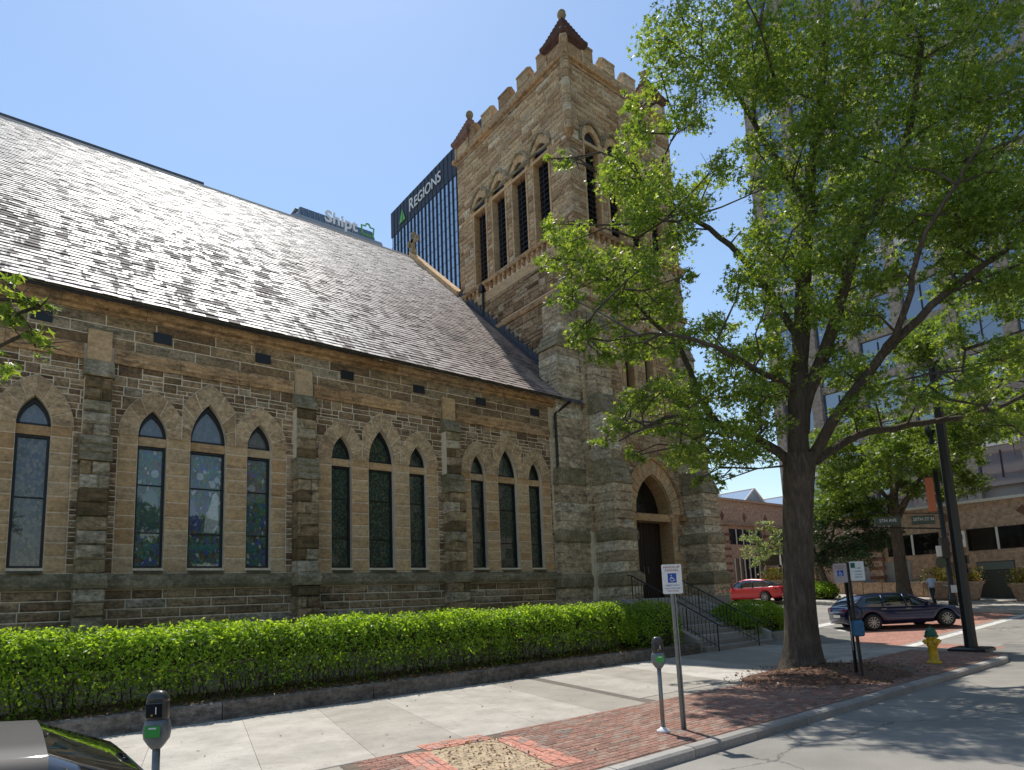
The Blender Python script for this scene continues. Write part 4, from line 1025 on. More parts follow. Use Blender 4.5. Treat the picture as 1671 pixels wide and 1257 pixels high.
# ------------------------------------------------------------------ planting beds, hedges
def cplat(name, poly, z0, z1, m, parent=None, kind=None): return obj(name, MB().prism(poly, z0, z1), m, parent, kind=kind)
lawn = MB(); nx = 40
for j in range(5):
    for i in range(nx+1): lawn.v.append((-14+32.3*i/nx, 13.3+6.4*j/4, .42+.05*j+rnd.uniform(-.02,.02)))
for j in range(4):
    for i in range(nx): a = j*(nx+1)+i; lawn.f.append((a,a+1,a+nx+2,a+nx+1))
obj('lawn', lawn, M_lawn, kind='structure')
lw2 = MB().add([(22.7,13.0,.40),(24.6,13.0,.42),(25.3,40,1.2),(22.7,40,1.2)], [(0,1,2,3)]); obj('lawn_side', lw2, M_lawn, kind='structure')
bed = empty('bed_curb', (0,13,.12), label='low dark concrete curb along the foot of the long hedge', cat='curb')
x = -12.0
while x < 18.0:
    x1 = min(x+3.05, 18.05); h = rnd.uniform(-.008,.008)
    mb = MB(); mb.add([(x+.008,y,z) for y,z in ((12.95,.05),(12.955,.42+h),(12.98,.45+h),(13.24,.45+h),(13.26,.05))]+[(x1-.008,y,z) for y,z in ((12.95,.05),(12.955,.42+h),(12.98,.45+h),(13.24,.45+h),(13.26,.05))], [(4,3,2,1,0),(5,6,7,8,9)]+[(j,(j+1)%5,5+(j+1)%5,5+j) for j in range(5)])
    obj('curb_block', mb, M_curbdark, bed); x = x1
curb2 = empty('bed_curb_right', (23,13,.12), label='short dark concrete curb right of the church steps', cat='curb'); curb2.name = 'bed_curb'
for a, b in (((22.75,12.95),(23.7,12.95)),((23.7,12.95),(24.7,13.0))):
    obj('curb_block', MB().box((a[0]+.01,12.9,.05),(b[0]-.01,13.15,.52)), M_kerb, curb2)
rng = np.random.default_rng(5)
def leaves(cent, size, up=.5, spread=None, aspect=.5, nrm=None, fold=.25):
    """cent (n,3): a folded four cornered leaf at each; returns V, F (quads)"""
    n = len(cent); d = rng.normal(size=(n,3)); d /= np.linalg.norm(d,axis=1)[:,None]
    nn = rng.normal(size=(n,3))*1.0
    if nrm is not None: nn = nn*.75+nrm*1.0
    nn[:,2] += up; nn /= np.linalg.norm(nn,axis=1)[:,None]
    d = np.cross(nn, d); d /= np.linalg.norm(d,axis=1)[:,None]+1e-9
    s = np.cross(nn, d); L = size*rng.uniform(.5,1.4,(n,1)); w = L*aspect*rng.uniform(.7,1.25,(n,1))
    a = cent-d*L*.5; b = cent+d*L*.5
    p1 = cent-d*L*.05+s*w*.5+nn*L*fold*.3; p2 = cent-d*L*.05-s*w*.5+nn*L*fold*.3
    V = np.stack([a,p1,b,p2],1).reshape(-1,3); i = np.arange(n)*4
    F = np.stack([np.stack([i,i+1,i+2],1), np.stack([i,i+2,i+3],1)],1).reshape(-1,3)
    return V, F
def lobed(cent, size, up=.6, nrm=None):
    """an oak like leaf: five pointed lobes, seven triangles from the midrib"""
    n = len(cent); d = rng.normal(size=(n,3)); nn = rng.normal(size=(n,3))*.8
    if nrm is not None: nn += nrm
    nn[:,2] += up; nn /= np.linalg.norm(nn,axis=1)[:,None]
    d = np.cross(nn, d); d /= np.linalg.norm(d,axis=1)[:,None]+1e-9; s = np.cross(nn, d); L = size*rng.uniform(.6,1.25,(n,1))
    def P(a, b, c=0): return cent+d*L*a+s*L*b+nn*L*c
    pts = [P(-.5,0), P(-.12,.10,.02), P(-.02,.42,-.05), P(.10,.12,.02), P(.5,0,-.06), P(.10,-.12,.02), P(-.02,-.42,-.05), P(-.12,-.10,.02)]
    V = np.stack(pts,1).reshape(-1,3); i = np.arange(n)*8
    t = [(0,1,7),(1,2,3),(1,3,5),(1,5,7),(3,4,5),(5,6,7)]
    F = np.stack([np.stack([i+a,i+b,i+c],1) for a,b,c in t],1).reshape(-1,3)
    return V, F
def vnoise(x, y, s=1.0, seed=0): return (np.sin(x*1.7*s+seed)+np.sin(x*3.9*s+1.3*seed+y*2.1)+np.sin(x*8.3*s+y*5+2.2)*.6+np.sin(x*17*s-y*9)*.35)/3
def hedge_box(root, x0, x1, y0, y1, zb, zt, n, size, m, round_=.25, bot_sparse=True, rx=None):
    # shell points on the front, top, back and ends
    A = [('f', (x1-x0)*(zt-zb)), ('t', (x1-x0)*(y1-y0)), ('b', (x1-x0)*(zt-zb)*.4), ('e', (y1-y0)*(zt-zb)), ('g', (y1-y0)*(zt-zb)*.5)]
    tot = sum(a for _, a in A); out = []; nrms = []
    for k, a in A:
        c = int(n*a/tot); u = rng.random(c); v = rng.random(c)
        if k == 'f': 
            if bot_sparse: v = v**.75
            x = x0+(x1-x0)*u; z = zb+(zt-zb)*v; y = np.full(c, y0); nr = (0,-1,.2)
        elif k == 'b': x = x0+(x1-x0)*u; z = zb+(zt-zb)*v; y = np.full(c, y1); nr = (0,1,.2)
        elif k == 't': x = x0+(x1-x0)*u; y = y0+(y1-y0)*v; z = np.full(c, zt); nr = (0,0,1)
        else: y = y0+(y1-y0)*u; z = zb+(zt-zb)*v; x = np.full(c, x1 if k == 'e' else x0); nr = (1 if k == 'e' else -1,0,.2)
        P = np.stack([x,y,z],1); out.append(P); nrms.append(np.tile(nr,(c,1)))
    P = np.concatenate(out); NR = np.concatenate(nrms).astype(float); C0 = np.array([(x0+x1)/2,(y0+y1)/2,(zb+zt)/2]); H = np.array([(x1-x0)/2,(y1-y0)/2,(zt-zb)/2])
    # round the edges
    q = (P-C0)/H; r = round_/H[1:].min()
    ay = np.abs(q[:,1]); az = np.clip(q[:,2],0,1); e = np.clip((ay+az-1.55)/.45,0,1); P[:,1] -= np.sign(q[:,1])*e*round_*.8; P[:,2] -= e*round_*.8
    ax = np.abs(q[:,0]); lim = 1-round_*1.6/H[0]; ex = np.clip((ax-lim)/(1-lim),0,1)*np.clip(az*1.3-.3,0,1); P[:,2] -= ex**2*round_*1.4
    wob = vnoise(P[:,0],P[:,1]+P[:,2]*1.7,1.3,.7)*.10+vnoise(P[:,0]*3,P[:,2]*4+P[:,1]*3,1.6,2.1)*.085
    if bot_sparse:
        hz = (P[:,2]-zb)/(zt-zb); kp = (NR[:,1] > -.5) | (rng.random(len(P)) < np.clip(.22+hz*1.9+vnoise(P[:,0]*1.4,P[:,2]*2,1,3)*.55,.05,1)); P = P[kp]; NR = NR[kp]; wob = wob[kp]
    P += NR*wob[:,None]; P += rng.normal(size=P.shape)*.028; P -= NR*(rng.random((len(P),1))**2*.14)
    V, F = leaves(P, size, .35, nrm=NR*.9, aspect=.55); np_obj('foliage', V, F, m, root, smooth=False)
    return P
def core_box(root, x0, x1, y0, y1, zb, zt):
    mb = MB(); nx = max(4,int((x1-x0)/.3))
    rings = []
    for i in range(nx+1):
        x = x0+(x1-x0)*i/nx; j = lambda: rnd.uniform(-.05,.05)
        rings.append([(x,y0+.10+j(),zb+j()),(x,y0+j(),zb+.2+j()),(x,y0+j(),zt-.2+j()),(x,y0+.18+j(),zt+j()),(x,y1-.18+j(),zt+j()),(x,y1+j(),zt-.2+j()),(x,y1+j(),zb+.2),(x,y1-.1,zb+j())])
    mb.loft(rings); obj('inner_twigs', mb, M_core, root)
hd = empty('long_hedge', (2,14,.45), label='long bright green clipped hedge running in front of the church wall', cat='hedge')
hedge_box(hd, -9.5, 15.3, 13.30, 14.60, .66, 1.82, 82000, .078, M_hedge, round_=.16)
sh_ = rng.uniform(-6,15.2,2600); P = np.stack([sh_, rng.uniform(13.35,14.6,2600), 1.82+rng.random(2600)**2*.13+vnoise(sh_,sh_*0,1.3,.7)*.07],1); V, F = leaves(P,.08,.2,aspect=.5); np_obj('top_shoots', V, F, M_hedge, hd, 'stuff')
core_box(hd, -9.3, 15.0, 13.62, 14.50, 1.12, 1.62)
# stems and low shoots
st_ = MB()
for k in range(420):
    x = rnd.uniform(-4, 15); y = rnd.uniform(13.55,14.5); st_.tube([(x,y,.42),(x+rnd.uniform(-.12,.12),y+rnd.uniform(-.1,.1),.75),(x+rnd.uniform(-.22,.22),y+rnd.uniform(-.2,.1),1.05)], [.012,.009,.006], 4, False)
obj('stems', st_, M_bark, hd, kind='stuff')
c = 9000; xx = rng.uniform(-6,15.2,c); P = np.stack([xx, rng.uniform(13.32,14.4,c), .46+rng.random(c)**1.6*.55], 1); keep = rng.random(c) < np.clip(.55+.6*np.sin(xx*2.3)*np.sin(xx*.9+1)+.2*np.sin(xx*7),.08,1); P = P[keep]
V, F = leaves(P, .07, .3, aspect=.55); np_obj('low_shoots', V, F, M_hedge, hd, 'stuff')
c = 5200; P = np.stack([rng.uniform(-6,15.5,c), rng.uniform(13.02,14.2,c), np.zeros(c)], 1); P[:,2] = np.where(P[:,1]<13.26,.457,.455+(P[:,1]-13.3)*.06)+rng.random(c)*.025
V, F = leaves(P, .075, 2.2, aspect=.6); np_obj('leaf_litter', V, F, M_litter, None, 'stuff')
b2 = empty('rounded_bush', (16.4,14,.45), label='dark rounded bush at the end of the long hedge by the steps', cat='bush')
def ball_bush(root, c, r, n, size, m, core=True):
    d = rng.normal(size=(n,3)); d /= np.linalg.norm(d,axis=1)[:,None]; d[:,2] = np.abs(d[:,2])*1.0-.25*(rng.random(n)<.35)
    w = 1+vnoise(d[:,0]*3,d[:,1]*3+d[:,2]*2,1,.4)*.09-rng.random(n)**2*.16
    e = np.sign(d)*np.abs(d)**.72
    P = np.array(c)+e*np.array(r)*w[:,None]+rng.normal(size=(n,3))*.02
    V, F = leaves(P, size, .3, nrm=d, aspect=.55); np_obj('foliage', V, F, m, root)
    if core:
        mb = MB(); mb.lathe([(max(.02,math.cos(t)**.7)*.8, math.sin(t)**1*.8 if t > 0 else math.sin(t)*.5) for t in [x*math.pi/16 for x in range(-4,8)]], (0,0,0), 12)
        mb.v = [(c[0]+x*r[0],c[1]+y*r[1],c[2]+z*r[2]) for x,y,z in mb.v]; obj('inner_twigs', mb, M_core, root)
ball_bush(b2, (16.7,14.15,.75), (1.25,1.0,1.12), 11000, .075, M_hedge)
b3 = empty('rounded_bush', (22.9,14,.5), label='rounded dark green bush right of the church steps', cat='bush')
ball_bush(b3, (23.2,14.4,.75), (1.75,1.15,.95), 12000, .075, M_hedge)
# ------------------------------------------------------------------ trees
def skel_tree(root, limbs, radii, m=M_bark, name0='trunk'):
    for k, (nm, pts) in enumerate(limbs.items()):
        r0, r1 = radii[nm]
        P = [Vector(p) for p in pts]; Q = []
        for i in range(len(P)-1):
            p0 = P[max(0,i-1)]; p1 = P[i]; p2 = P[i+1]; p3 = P[min(len(P)-1,i+2)]
            for t in (0,.25,.5,.75):
                q = .5*((2*p1)+(p2-p0)*t+(2*p0-5*p1+4*p2-p3)*t*t+(3*p1-p0-3*p2+p3)*t**3)
                if nm != 'trunk': q += Vector((rnd.uniform(-.03,.03),rnd.uniform(-.03,.03),rnd.uniform(-.03,.03)))
                Q.append(q)
        Q.append(P[-1]); n = len(Q)
        if nm == 'trunk': rr = [r0+(r1-r0)*min(1,i/(n-1)*1.3) + .30*math.exp(-(Q[i].z-Q[0].z)*2.4) + .05*math.exp(-(Q[-1].z-Q[i].z)*1.5) for i in range(n)]
        else: rr = [r0+(r1-r0)*(i/(n-1))**.8 for i in range(n)]
        mb = MB(); mb.tube(Q, rr, 14 if nm == 'trunk' else 8)
        if nm == 'trunk':
            for i, v in enumerate(mb.v):
                q = Q[min(n-1, i//14)]; a = math.atan2(v[1]-q.y, v[0]-q.x); f = 1+.10*math.sin(3*a+1)*math.exp(-(q.z-Q[0].z)*.9)+.05*math.sin(5*a+q.z*.7)+.02*math.sin(11*a)
                mb.v[i] = (q.x+(v[0]-q.x)*f, q.y+(v[1]-q.y)*f, v[2])
        obj('trunk' if nm == 'trunk' else 'limb', mb, m, root, smooth=True)
def twigs_to(root, blobs, segs, m=M_bark, r=.035):
    """a thin crooked branch from the nearest lower point of the skeleton to each clump"""
    mb = MB(); tips = []
    for (x,y,z,R_) in blobs:
        c = Vector((x,y,z)); best = None
        for p in segs:
            d = (p-c).length + max(0, p.z-c.z)*1.5
            if best is None or d < best[0]: best = (d, p)
        p = best[1]; L = (c-p).length; mid_ = p.lerp(c,.5)+Vector((rnd.uniform(-.15,.15),rnd.uniform(-.15,.15),rnd.uniform(-.05,.2)))*min(1.2,L)
        mb.tube([p, p.lerp(mid_,.6), mid_, c.lerp(mid_,.3), c], [min(.06,r*(.5+L*.25)), r*.7, r*.55, r*.4, .008], 5, False)
        for k in range(4):
            e = c+Vector((rnd.gauss(0,1),rnd.gauss(0,1),rnd.gauss(.2,.8)))*R_*.6; mb.tube([c.lerp(mid_, rnd.uniform(0,.5)), e], [.012,.004], 4, False)
        segs.append(mid_)
    obj('branches', mb, m, root, smooth=True, kind='stuff')
def clump_points(blobs, dens, sub=9, tight=.34):
    out = []
    for (x,y,z,R_) in blobs:
        k = max(3, int(sub*(R_/.6)**1.3)); n = int(dens*(R_/.6)**2)
        cs = rng.normal(size=(k,3)); cs /= np.linalg.norm(cs,axis=1)[:,None]; cs *= (rng.random((k,1))**.45)*R_; cs[:,2] *= .7
        idx = rng.integers(0,k,n); t = rng.normal(size=(n,3))*R_*tight*.55; t[:,2] *= .55
        out.append(np.array([x,y,z])+cs[idx]+t)
    return np.concatenate(out)
BLOBS = [tuple(map(float, s.split(','))) for s in """12.03,8.34,15.87,0.69;12.82,8.9,16.79,0.73;12.44,7.71,14.29,0.8;13.42,8.45,15.56,0.87;12.57,7.52,15.96,0.94;13.99,7.95,16.87,1.03;13.02,6.59,14.77,1.1;14.6,7.05,15.72,1.21;13.57,5.64,14.5,1.07;15.2,6.03,16.01,1.18;14.35,4.84,13.83,1.05;16.01,5.1,15.32,1.16;14.85,3.77,13.89,1.01;16.53,4.2,15.5,1.13;15.46,2.92,13.64,1.05;17.1,3.04,14.78,1.15;16.18,2.53,12.36,0.93;17.48,2.81,13.2,1.01;15.16,3.35,12.08,0.99;16.93,3.52,13.16,1.09;15.13,4.18,12.54,1.04;16.57,4.48,13.59,1.13;14.4,5.4,12.96,0.95;15.55,5.8,14.03,1.03;13.8,6.19,13.69,0.84;15.15,6.62,14.29,0.91;13.2,6.74,14.1,0.78;14.37,7.36,14.86,0.85;12.57,8.07,13.51,0.54;13.52,8.9,14.65,0.59;12.02,8.44,14.91,0.48;13.18,9.18,16.18,0.52;11.81,9.17,14.38,0.39;12.61,9.74,15.32,0.42;11.7,8.89,13.43,0.57;12.58,9.71,14.4,0.62;10.99,9.01,12.54,0.4;12.06,9.88,13.35,0.43;12.84,10.42,14.06,0.46;10.78,10.71,13.27,0.29;11.46,11.51,14.12,0.31;10.47,11.04,13.49,0.14;11.37,11.95,14.51,0.16;11.1,9.53,12.23,0.52;12.04,10.08,12.96,0.55;12.73,10.65,13.46,0.58;11.21,8.5,11.31,0.71;12.62,9.37,12.41,0.79;13.34,10.28,13.44,0.85;11.88,7.81,10.9,0.57;13.11,8.72,11.9,0.63;14.3,9.43,12.83,0.69;12.21,7.4,11.72,0.41;13.45,8.07,12.69,0.45;14.87,8.94,13.67,0.49;11.78,9.16,11.25,0.57;12.42,9.75,11.82,0.61;13.19,10.38,12.28,0.64;11.91,8.07,10.38,0.46;13.11,8.89,11.27,0.51;14.22,9.95,11.99,0.56;10.59,11.06,11.71,0.31;11.5,12.19,12.61,0.34;10.63,10.5,10.95,0.53;11.3,11.31,11.79,0.56;11.94,11.93,12.19,0.6;10.54,11.25,10.82,0.34;11.46,12.19,11.5,0.37;11.06,10.44,10.37,0.63;11.6,11.08,10.98,0.66;12.57,12.13,11.83,0.72;11.26,9.56,10.07,0.56;12.11,10.46,10.53,0.61;13.01,11.32,11.2,0.66;10.34,10.52,9.4,0.43;11.4,11.51,10.12,0.47;12.32,12.24,10.85,0.51;11.32,8.82,9.74,0.6;12.58,9.75,10.45,0.66;13.93,10.59,11.43,0.72;11.39,9.74,9.13,0.62;12.21,10.46,9.77,0.67;13.13,11.07,10.18,0.71;10.73,10.26,8.5,0.4;11.7,11.32,9.19,0.44;12.8,12.44,9.75,0.49;12.02,8.92,8.88,0.58;12.8,9.65,9.57,0.63;13.96,10.58,10.11,0.69;11.21,11.21,8.71,0.29;12.09,12.08,9.11,0.31;11.64,10.56,8.23,0.39;12.48,11.48,8.71,0.43;11.15,9.38,7.96,0.52;12.4,10.37,8.76,0.58;13.27,10.84,8.9,0.61;11.84,8.65,7.8,0.46;13.02,9.58,8.49,0.51;14.19,10.32,8.96,0.55;12.44,8.57,9.69,0.29;13.79,9.37,10.46,0.32;11.2,9.9,6.12,0.39;12.41,10.88,6.54,0.44;13.43,11.86,7.07,0.47;11.78,10.88,5.97,0.28;12.75,11.83,6.39,0.31;11.41,9.48,6.66,0.47;12.57,10.48,7.11,0.52;13.77,11.31,7.58,0.56;11.77,8.74,6.81,0.56;13.21,9.68,7.1,0.63;14.41,10.71,7.81,0.69;12.13,9.57,6.14,0.4;13.02,10.09,6.29,0.43;13.69,10.81,6.65,0.46;12,8.49,5.88,0.58;13.48,9.38,6.26,0.65;14.39,10,6.79,0.69;12.5,9.1,5.47,0.53;13.32,9.71,5.52,0.56;14.46,10.2,5.82,0.6;12.12,10.19,5.54,0.33;13.31,11.16,5.94,0.36;12.49,8.05,6.63,0.58;13.58,9,7.01,0.64;14.63,9.71,7.61,0.69;12.4,8.14,5.17,0.5;13.93,8.93,5.51,0.56;14.86,9.68,5.86,0.6;12.51,7.8,5.59,0.59;13.95,8.64,6.02,0.66;15.34,9.46,6.49,0.73;13.06,7.47,6.66,0.58;14.3,8.09,6.92,0.63;15.76,8.93,7.52,0.7;12.57,7.52,7.34,0.57;13.91,8.41,7.84,0.64;14.91,9.01,8.25,0.68;12.27,8.07,8.2,0.51;13.62,8.67,8.75,0.56;14.61,9.28,9.24,0.6;13.27,7.19,7.46,0.5;14.35,7.75,7.95,0.55;15.61,8.52,8.53,0.6;12.75,7.41,5.11,0.44;14.32,8.29,5.37,0.49;15.52,9.05,5.74,0.54;13.62,7.42,5.83,0.51;14.35,8.03,6.06,0.54;15.87,8.72,6.71,0.6;13.24,8.57,4.71,0.26;14.34,9.25,5,0.29;13.05,9.1,4.81,0.24;14.34,9.91,5.01,0.26;13.35,7.24,6.53,0.6;14.41,7.82,6.78,0.65;15.93,8.44,7.43,0.71;12.87,6.44,11.02,0.55;14.02,7.2,12.13,0.61;15.69,7.78,13.07,0.67;13.22,6.92,12.49,0.47;14.56,7.65,13.56,0.52;14,6.13,12.29,0.71;14.99,6.68,12.76,0.76;14.12,5.18,11.6,0.79;14.91,5.72,12.29,0.85;16.29,5.92,12.77,0.91;13.89,4.3,10.66,0.74;15.6,4.89,11.4,0.83;16.61,5.29,12.11,0.89;15.22,3.51,10.83,0.87;16.24,3.9,11.24,0.93;17.39,4.06,12.17,1;14.76,2.89,10.07,0.76;16.56,3.14,11.29,0.85;18.01,3.42,11.67,0.92;12.83,6.81,9.94,0.56;14.03,7.5,10.71,0.61;15.66,8.19,11.61,0.68;13.89,5.96,10.54,0.69;14.78,6.34,11.29,0.73;15.57,6.99,11.81,0.78;13.91,5.09,10.05,0.78;15.39,5.52,10.67,0.86;16.06,6.05,11.43,0.91;14.65,4.45,9.61,0.71;15.76,4.87,10.16,0.76;17.56,5.18,11.02,0.84;15.11,3.55,9.45,0.75;16.2,4.12,9.9,0.82;18.17,4.3,10.83,0.9;15.56,3.09,9.31,0.81;16.6,3.34,9.96,0.87;18.21,3.58,10.65,0.95;12.99,7.41,9.28,0.59;13.97,7.81,9.95,0.63;15.03,8.37,10.28,0.68;13.47,6.26,9.27,0.74;14.56,6.93,9.9,0.81;15.9,7.49,10.82,0.88;13.95,5.49,9.19,0.72;15,6.16,9.79,0.79;16.29,6.65,10.3,0.85;14.48,5.04,8.7,0.57;15.74,5.3,9.11,0.62;16.73,5.82,9.76,0.66;13.03,6.95,8.33,0.57;14.26,7.55,9.11,0.62;15.78,8.33,9.57,0.69;13.95,6.17,8.33,0.6;14.97,6.6,8.7,0.64;15.95,6.99,9.14,0.68;13.95,5.42,7.84,0.57;15.36,6.01,8.26,0.63;16.44,6.42,8.87,0.67;13.84,5.82,6.68,0.57;15.14,6.53,7.42,0.63;16.61,7.03,7.63,0.69;13.63,7.01,7.22,0.46;14.63,7.4,7.5,0.49;16.14,8.16,7.93,0.53;14.61,5.45,6.29,0.58;15.48,6.03,6.88,0.62;16.81,6.38,7.11,0.67;15.59,3.36,8.01,0.57;16.72,3.63,8.48,0.61;18.32,4.1,9.18,0.68;15.17,3.54,9.54,0.69;16.4,3.73,10.27,0.74;17.92,4.17,10.93,0.81;15.25,3.99,8.58,0.48;16.25,4.36,8.99,0.51;17.5,4.75,9.46,0.55;15.31,3.3,6.46,0.59;16.82,3.73,6.86,0.65;18.65,4.02,7.31,0.72;14.96,3.94,6.04,0.48;16.66,4.26,6.45,0.53;18.03,4.7,7.01,0.58;14.83,4.77,5.94,0.47;16.15,5.15,6.28,0.52;17.52,5.54,6.62,0.56;15.85,3.9,5.73,0.39;17.61,4.45,6.21,0.43;14.51,5.98,6.07,0.41;16.2,6.7,6.4,0.46;15.37,3.39,5.09,0.39;17.05,3.72,5.41,0.43;18.66,4.01,5.7,0.47;15.93,4.18,7.3,0.37;16.91,4.6,7.51,0.4;16.09,4.59,18.35,0.9;19.56,0.09,18.99,0.9;16.92,1.92,21.14,0.9;18.72,1.9,18.74,0.9;22.29,0.5,21.11,0.9;14.46,4.09,20.98,0.9;12.25,5.14,20.6,0.9;13.87,7.19,21.44,0.9;17.54,2.01,15.92,0.9;17.3,2.72,16.38,0.9;23.42,0.42,24.67,0.9;22.68,1.48,18.18,0.9;19.83,2.34,21.12,0.9;20.88,1.06,19.51,0.9;18.98,0.4,19.24,0.9;12.57,7.99,18.14,0.9;15.66,2.01,18.51,0.9;15.29,4.02,16.3,0.9;17.59,4.9,22.27,0.9;10.37,5.61,14.48,0.9;18.06,2.48,17.52,0.9;15.94,1.55,17.95,0.9;16.13,5.06,22.39,0.9;20.1,4.08,21.4,0.9;22.48,2.34,20.33,0.9;19.26,0.72,16.8,0.9;18.29,4.38,19.61,0.9;21.52,1.05,18.76,0.9;12.27,5.05,16.73,0.9;14.28,1.98,17.6,0.9;19.19,0.61,15.83,0.9;13.31,8.28,19.36,0.9;14.81,7.53,19.72,0.9;14,2.53,17.45,0.9;13.13,7.65,21.46,0.9;19.56,2.83,23.09,0.9;11.05,8.78,19.89,1.05;12.14,10.19,25.05,1.05;12.96,8.05,24.37,1.05;14.45,7.81,21.77,1.05;16.5,5.48,18.82,1.05;15.39,5.25,22.49,1.05;11.82,9.11,19.33,1.05;16.69,5.49,19.2,1.05;12.94,8.31,23.17,1.05;15.51,7.64,25.86,1.05;17.9,6.57,21.12,1.05;18.06,5.77,20.78,1.05;16.32,8.07,21.82,1.05;11.23,8.2,22.16,1.05;15.22,7.27,19.95,1.05;18.41,4.44,22.63,1.05;12.7,7.92,20.11,1.05;11.61,9.82,22.8,1.05;20.12,4.56,24.76,1.05;18.87,4.78,24.82,1.05;19.79,4.49,19.87,1.05;15.02,7.65,22.24,1.05;17.6,6.26,25.25,1.05;14.87,5.85,23.04,1.05;10.91,8.4,20.27,1.05;16.71,6.81,24.49,1.05;18.65,5.12,24.83,1.05;17.46,6.57,24.92,1.05;11.69,9.91,22.96,1.05;13.82,9.55,23.69,1.05;13.18,7.25,19.39,1.05;17.78,3.74,17.78,1.05;15.54,4.39,20.33,1.05;13.04,8.58,20.51,1.05;16.89,1.14,12.02,0.8;20.02,2.18,10.98,0.8;20.69,1.82,12.71,0.8;21.03,1.67,8.96,0.8;16.51,1.32,10.98,0.8;21.46,1.78,9.2,0.8;19.81,0.78,10.21,0.8;19.12,0.26,12.9,0.8;19.48,1.75,9.8,0.8;16.13,2.21,9.55,0.8;17.32,1.54,12.15,0.8;17.22,1.19,10.2,0.8;17.63,1.82,8.68,0.8;19.07,2.24,11.31,0.8;15.28,2.51,8.22,0.8;21.48,0.58,13.5,0.8;16.21,2.51,9.85,0.8;17.49,1.22,7.62,0.8;17.16,2.83,8.54,0.8;17.6,1.75,11.1,0.8;16.88,1.26,10.17,0.8;20.27,2.41,7.08,0.8;19.18,1.62,7.06,0.8;16.36,2.02,7.49,0.8;19.98,0.79,13.25,0.8;16.5,1.69,7.54,0.8""".split(';')]
LIMBS = {
 'trunk': [(15.1,8.0,.05),(15.1,7.95,1.0),(15.1,7.9,2.1),(15.08,7.75,3.6),(15.06,7.49,5.38)],
 'leader': [(15.06,7.52,5.1),(14.95,7.33,6.72),(15.02,7.11,8.39),(15.1,6.84,10.23),(15.18,6.57,12.09),(15.44,6.32,13.74),(15.66,6.05,15.75),(15.79,5.78,18.11),(15.62,5.57,20.75)],
 'leader2': [(15.08,7.4,5.9),(15.12,7.17,6.86),(15.04,6.54,7.87),(14.86,6.0,8.83),(14.87,5.55,9.84),(15.04,4.98,10.81),(15.3,4.44,11.95),(15.31,4.0,13.63),(15.3,3.51,15.68)],
 'right': [(15.2,7.5,5.0),(15.15,6.49,6.21),(15.24,5.46,7.24),(15.38,4.43,8.03),(15.79,3.47,8.71),(15.97,2.74,9.09)],
 'rightlow': [(15.15,7.4,5.1),(16.56,6.73,5.83),(17.96,6.08,6.14),(19.29,5.23,6.36),(20.28,4.52,6.66),(21.13,3.89,7.13)],
 'left': [(14.95,7.6,5.1),(14.51,8.35,5.89),(14.11,9.09,6.41),(13.86,9.39,7.28),(13.75,9.77,8.56),(13.29,10.34,9.53),(12.81,10.93,10.53),(12.25,11.5,11.34)],
 'leftlow': [(14.11,9.09,6.41),(12.42,9.16,6.34),(11.55,9.4,5.97),(10.89,9.6,5.64)],
 'leftup': [(15.01,7.17,8.09),(14.91,7.84,9.8),(14.45,8.48,11.15),(13.84,9.29,12.23),(13.25,9.99,13.12),(12.58,10.69,13.62),(11.83,11.33,14.15)],
 'leftup2': [(15.16,6.67,11.64),(15.21,7.46,13.5),(14.87,8.12,15.61),(14.48,8.68,17.14),(13.84,9.33,18.47)],
 'leftmid': [(14.93,7.32,6.86),(12.97,7.3,7.09),(11.56,7.58,7.45),(10.51,7.89,7.52),(9.58,8.27,7.37)],
 'topright': [(15.45,6.34,13.59),(16.87,5.77,15.49),(18.44,4.93,17.57),(19.57,4.15,19.75)],
 'rightmid': [(15.24,5.46,7.24),(14.74,4.69,7.97),(14.22,4.16,8.94),(14.28,3.42,9.89),(14.43,2.74,10.85)]}
RAD = {'trunk':(.37,.34),'leader':(.27,.05),'leader2':(.20,.05),'right':(.16,.05),'rightlow':(.12,.04),'left':(.13,.03),'leftlow':(.07,.02),'leftup':(.11,.02),'leftup2':(.10,.02),'leftmid':(.08,.02),'topright':(.10,.02),'rightmid':(.09,.02)}
oak = empty('oak_tree', (15.1,8.0,.12), label='large oak tree in the sidewalk whose leafy crown covers the church tower', cat='tree')
skel_tree(oak, LIMBS, RAD)
segp = [Vector(p) for nm, ps in LIMBS.items() if nm != 'trunk' for i in range(len(ps)-1) for p in (Vector(ps[i]), Vector(ps[i]).lerp(Vector(ps[i+1]),.5))]
twigs_to(oak, BLOBS, segp)
P = clump_points([(a,b,c,d*1.08) for a,b,c,d in BLOBS], 285, 12); V, F = lobed(P, .145, .7); np_obj('crown', V, F, M_leaf, oak)
# mulch mound at its foot
mb = MB(); K = 24
for j in range(7):
    for i in range(K):
        a = 2*math.pi*i/K; r = j/6*(1+.10*math.sin(3*a)); mb.v.append((15.0+2.35*r*math.cos(a), 7.35+1.5*r*math.sin(a), .137+.22*(1-r)**1.3 + rnd.uniform(0,.015)*(j<6) if j < 6 else .128))
for j in range(6):
    for i in range(K): mb.f.append((j*K+i, j*K+(i+1)%K, (j+1)*K+(i+1)%K, (j+1)*K+i))
obj('mulch_mound', mb, M_mulch, kind='stuff', smooth=True)
c = 1500; a = rng.uniform(0,2*np.pi,c); r = rng.random(c)**.6*1.35; P = np.stack([15+2.35*r*np.cos(a),7.35+1.35*r*np.sin(a),.15+.22*np.clip(1-r,0,1)**1.3+.01],1); P = P[P[:,1]>5.5]; V, F = leaves(P,.07,2.5); np_obj('fallen_leaves', V, F, M_litter, None, 'stuff')
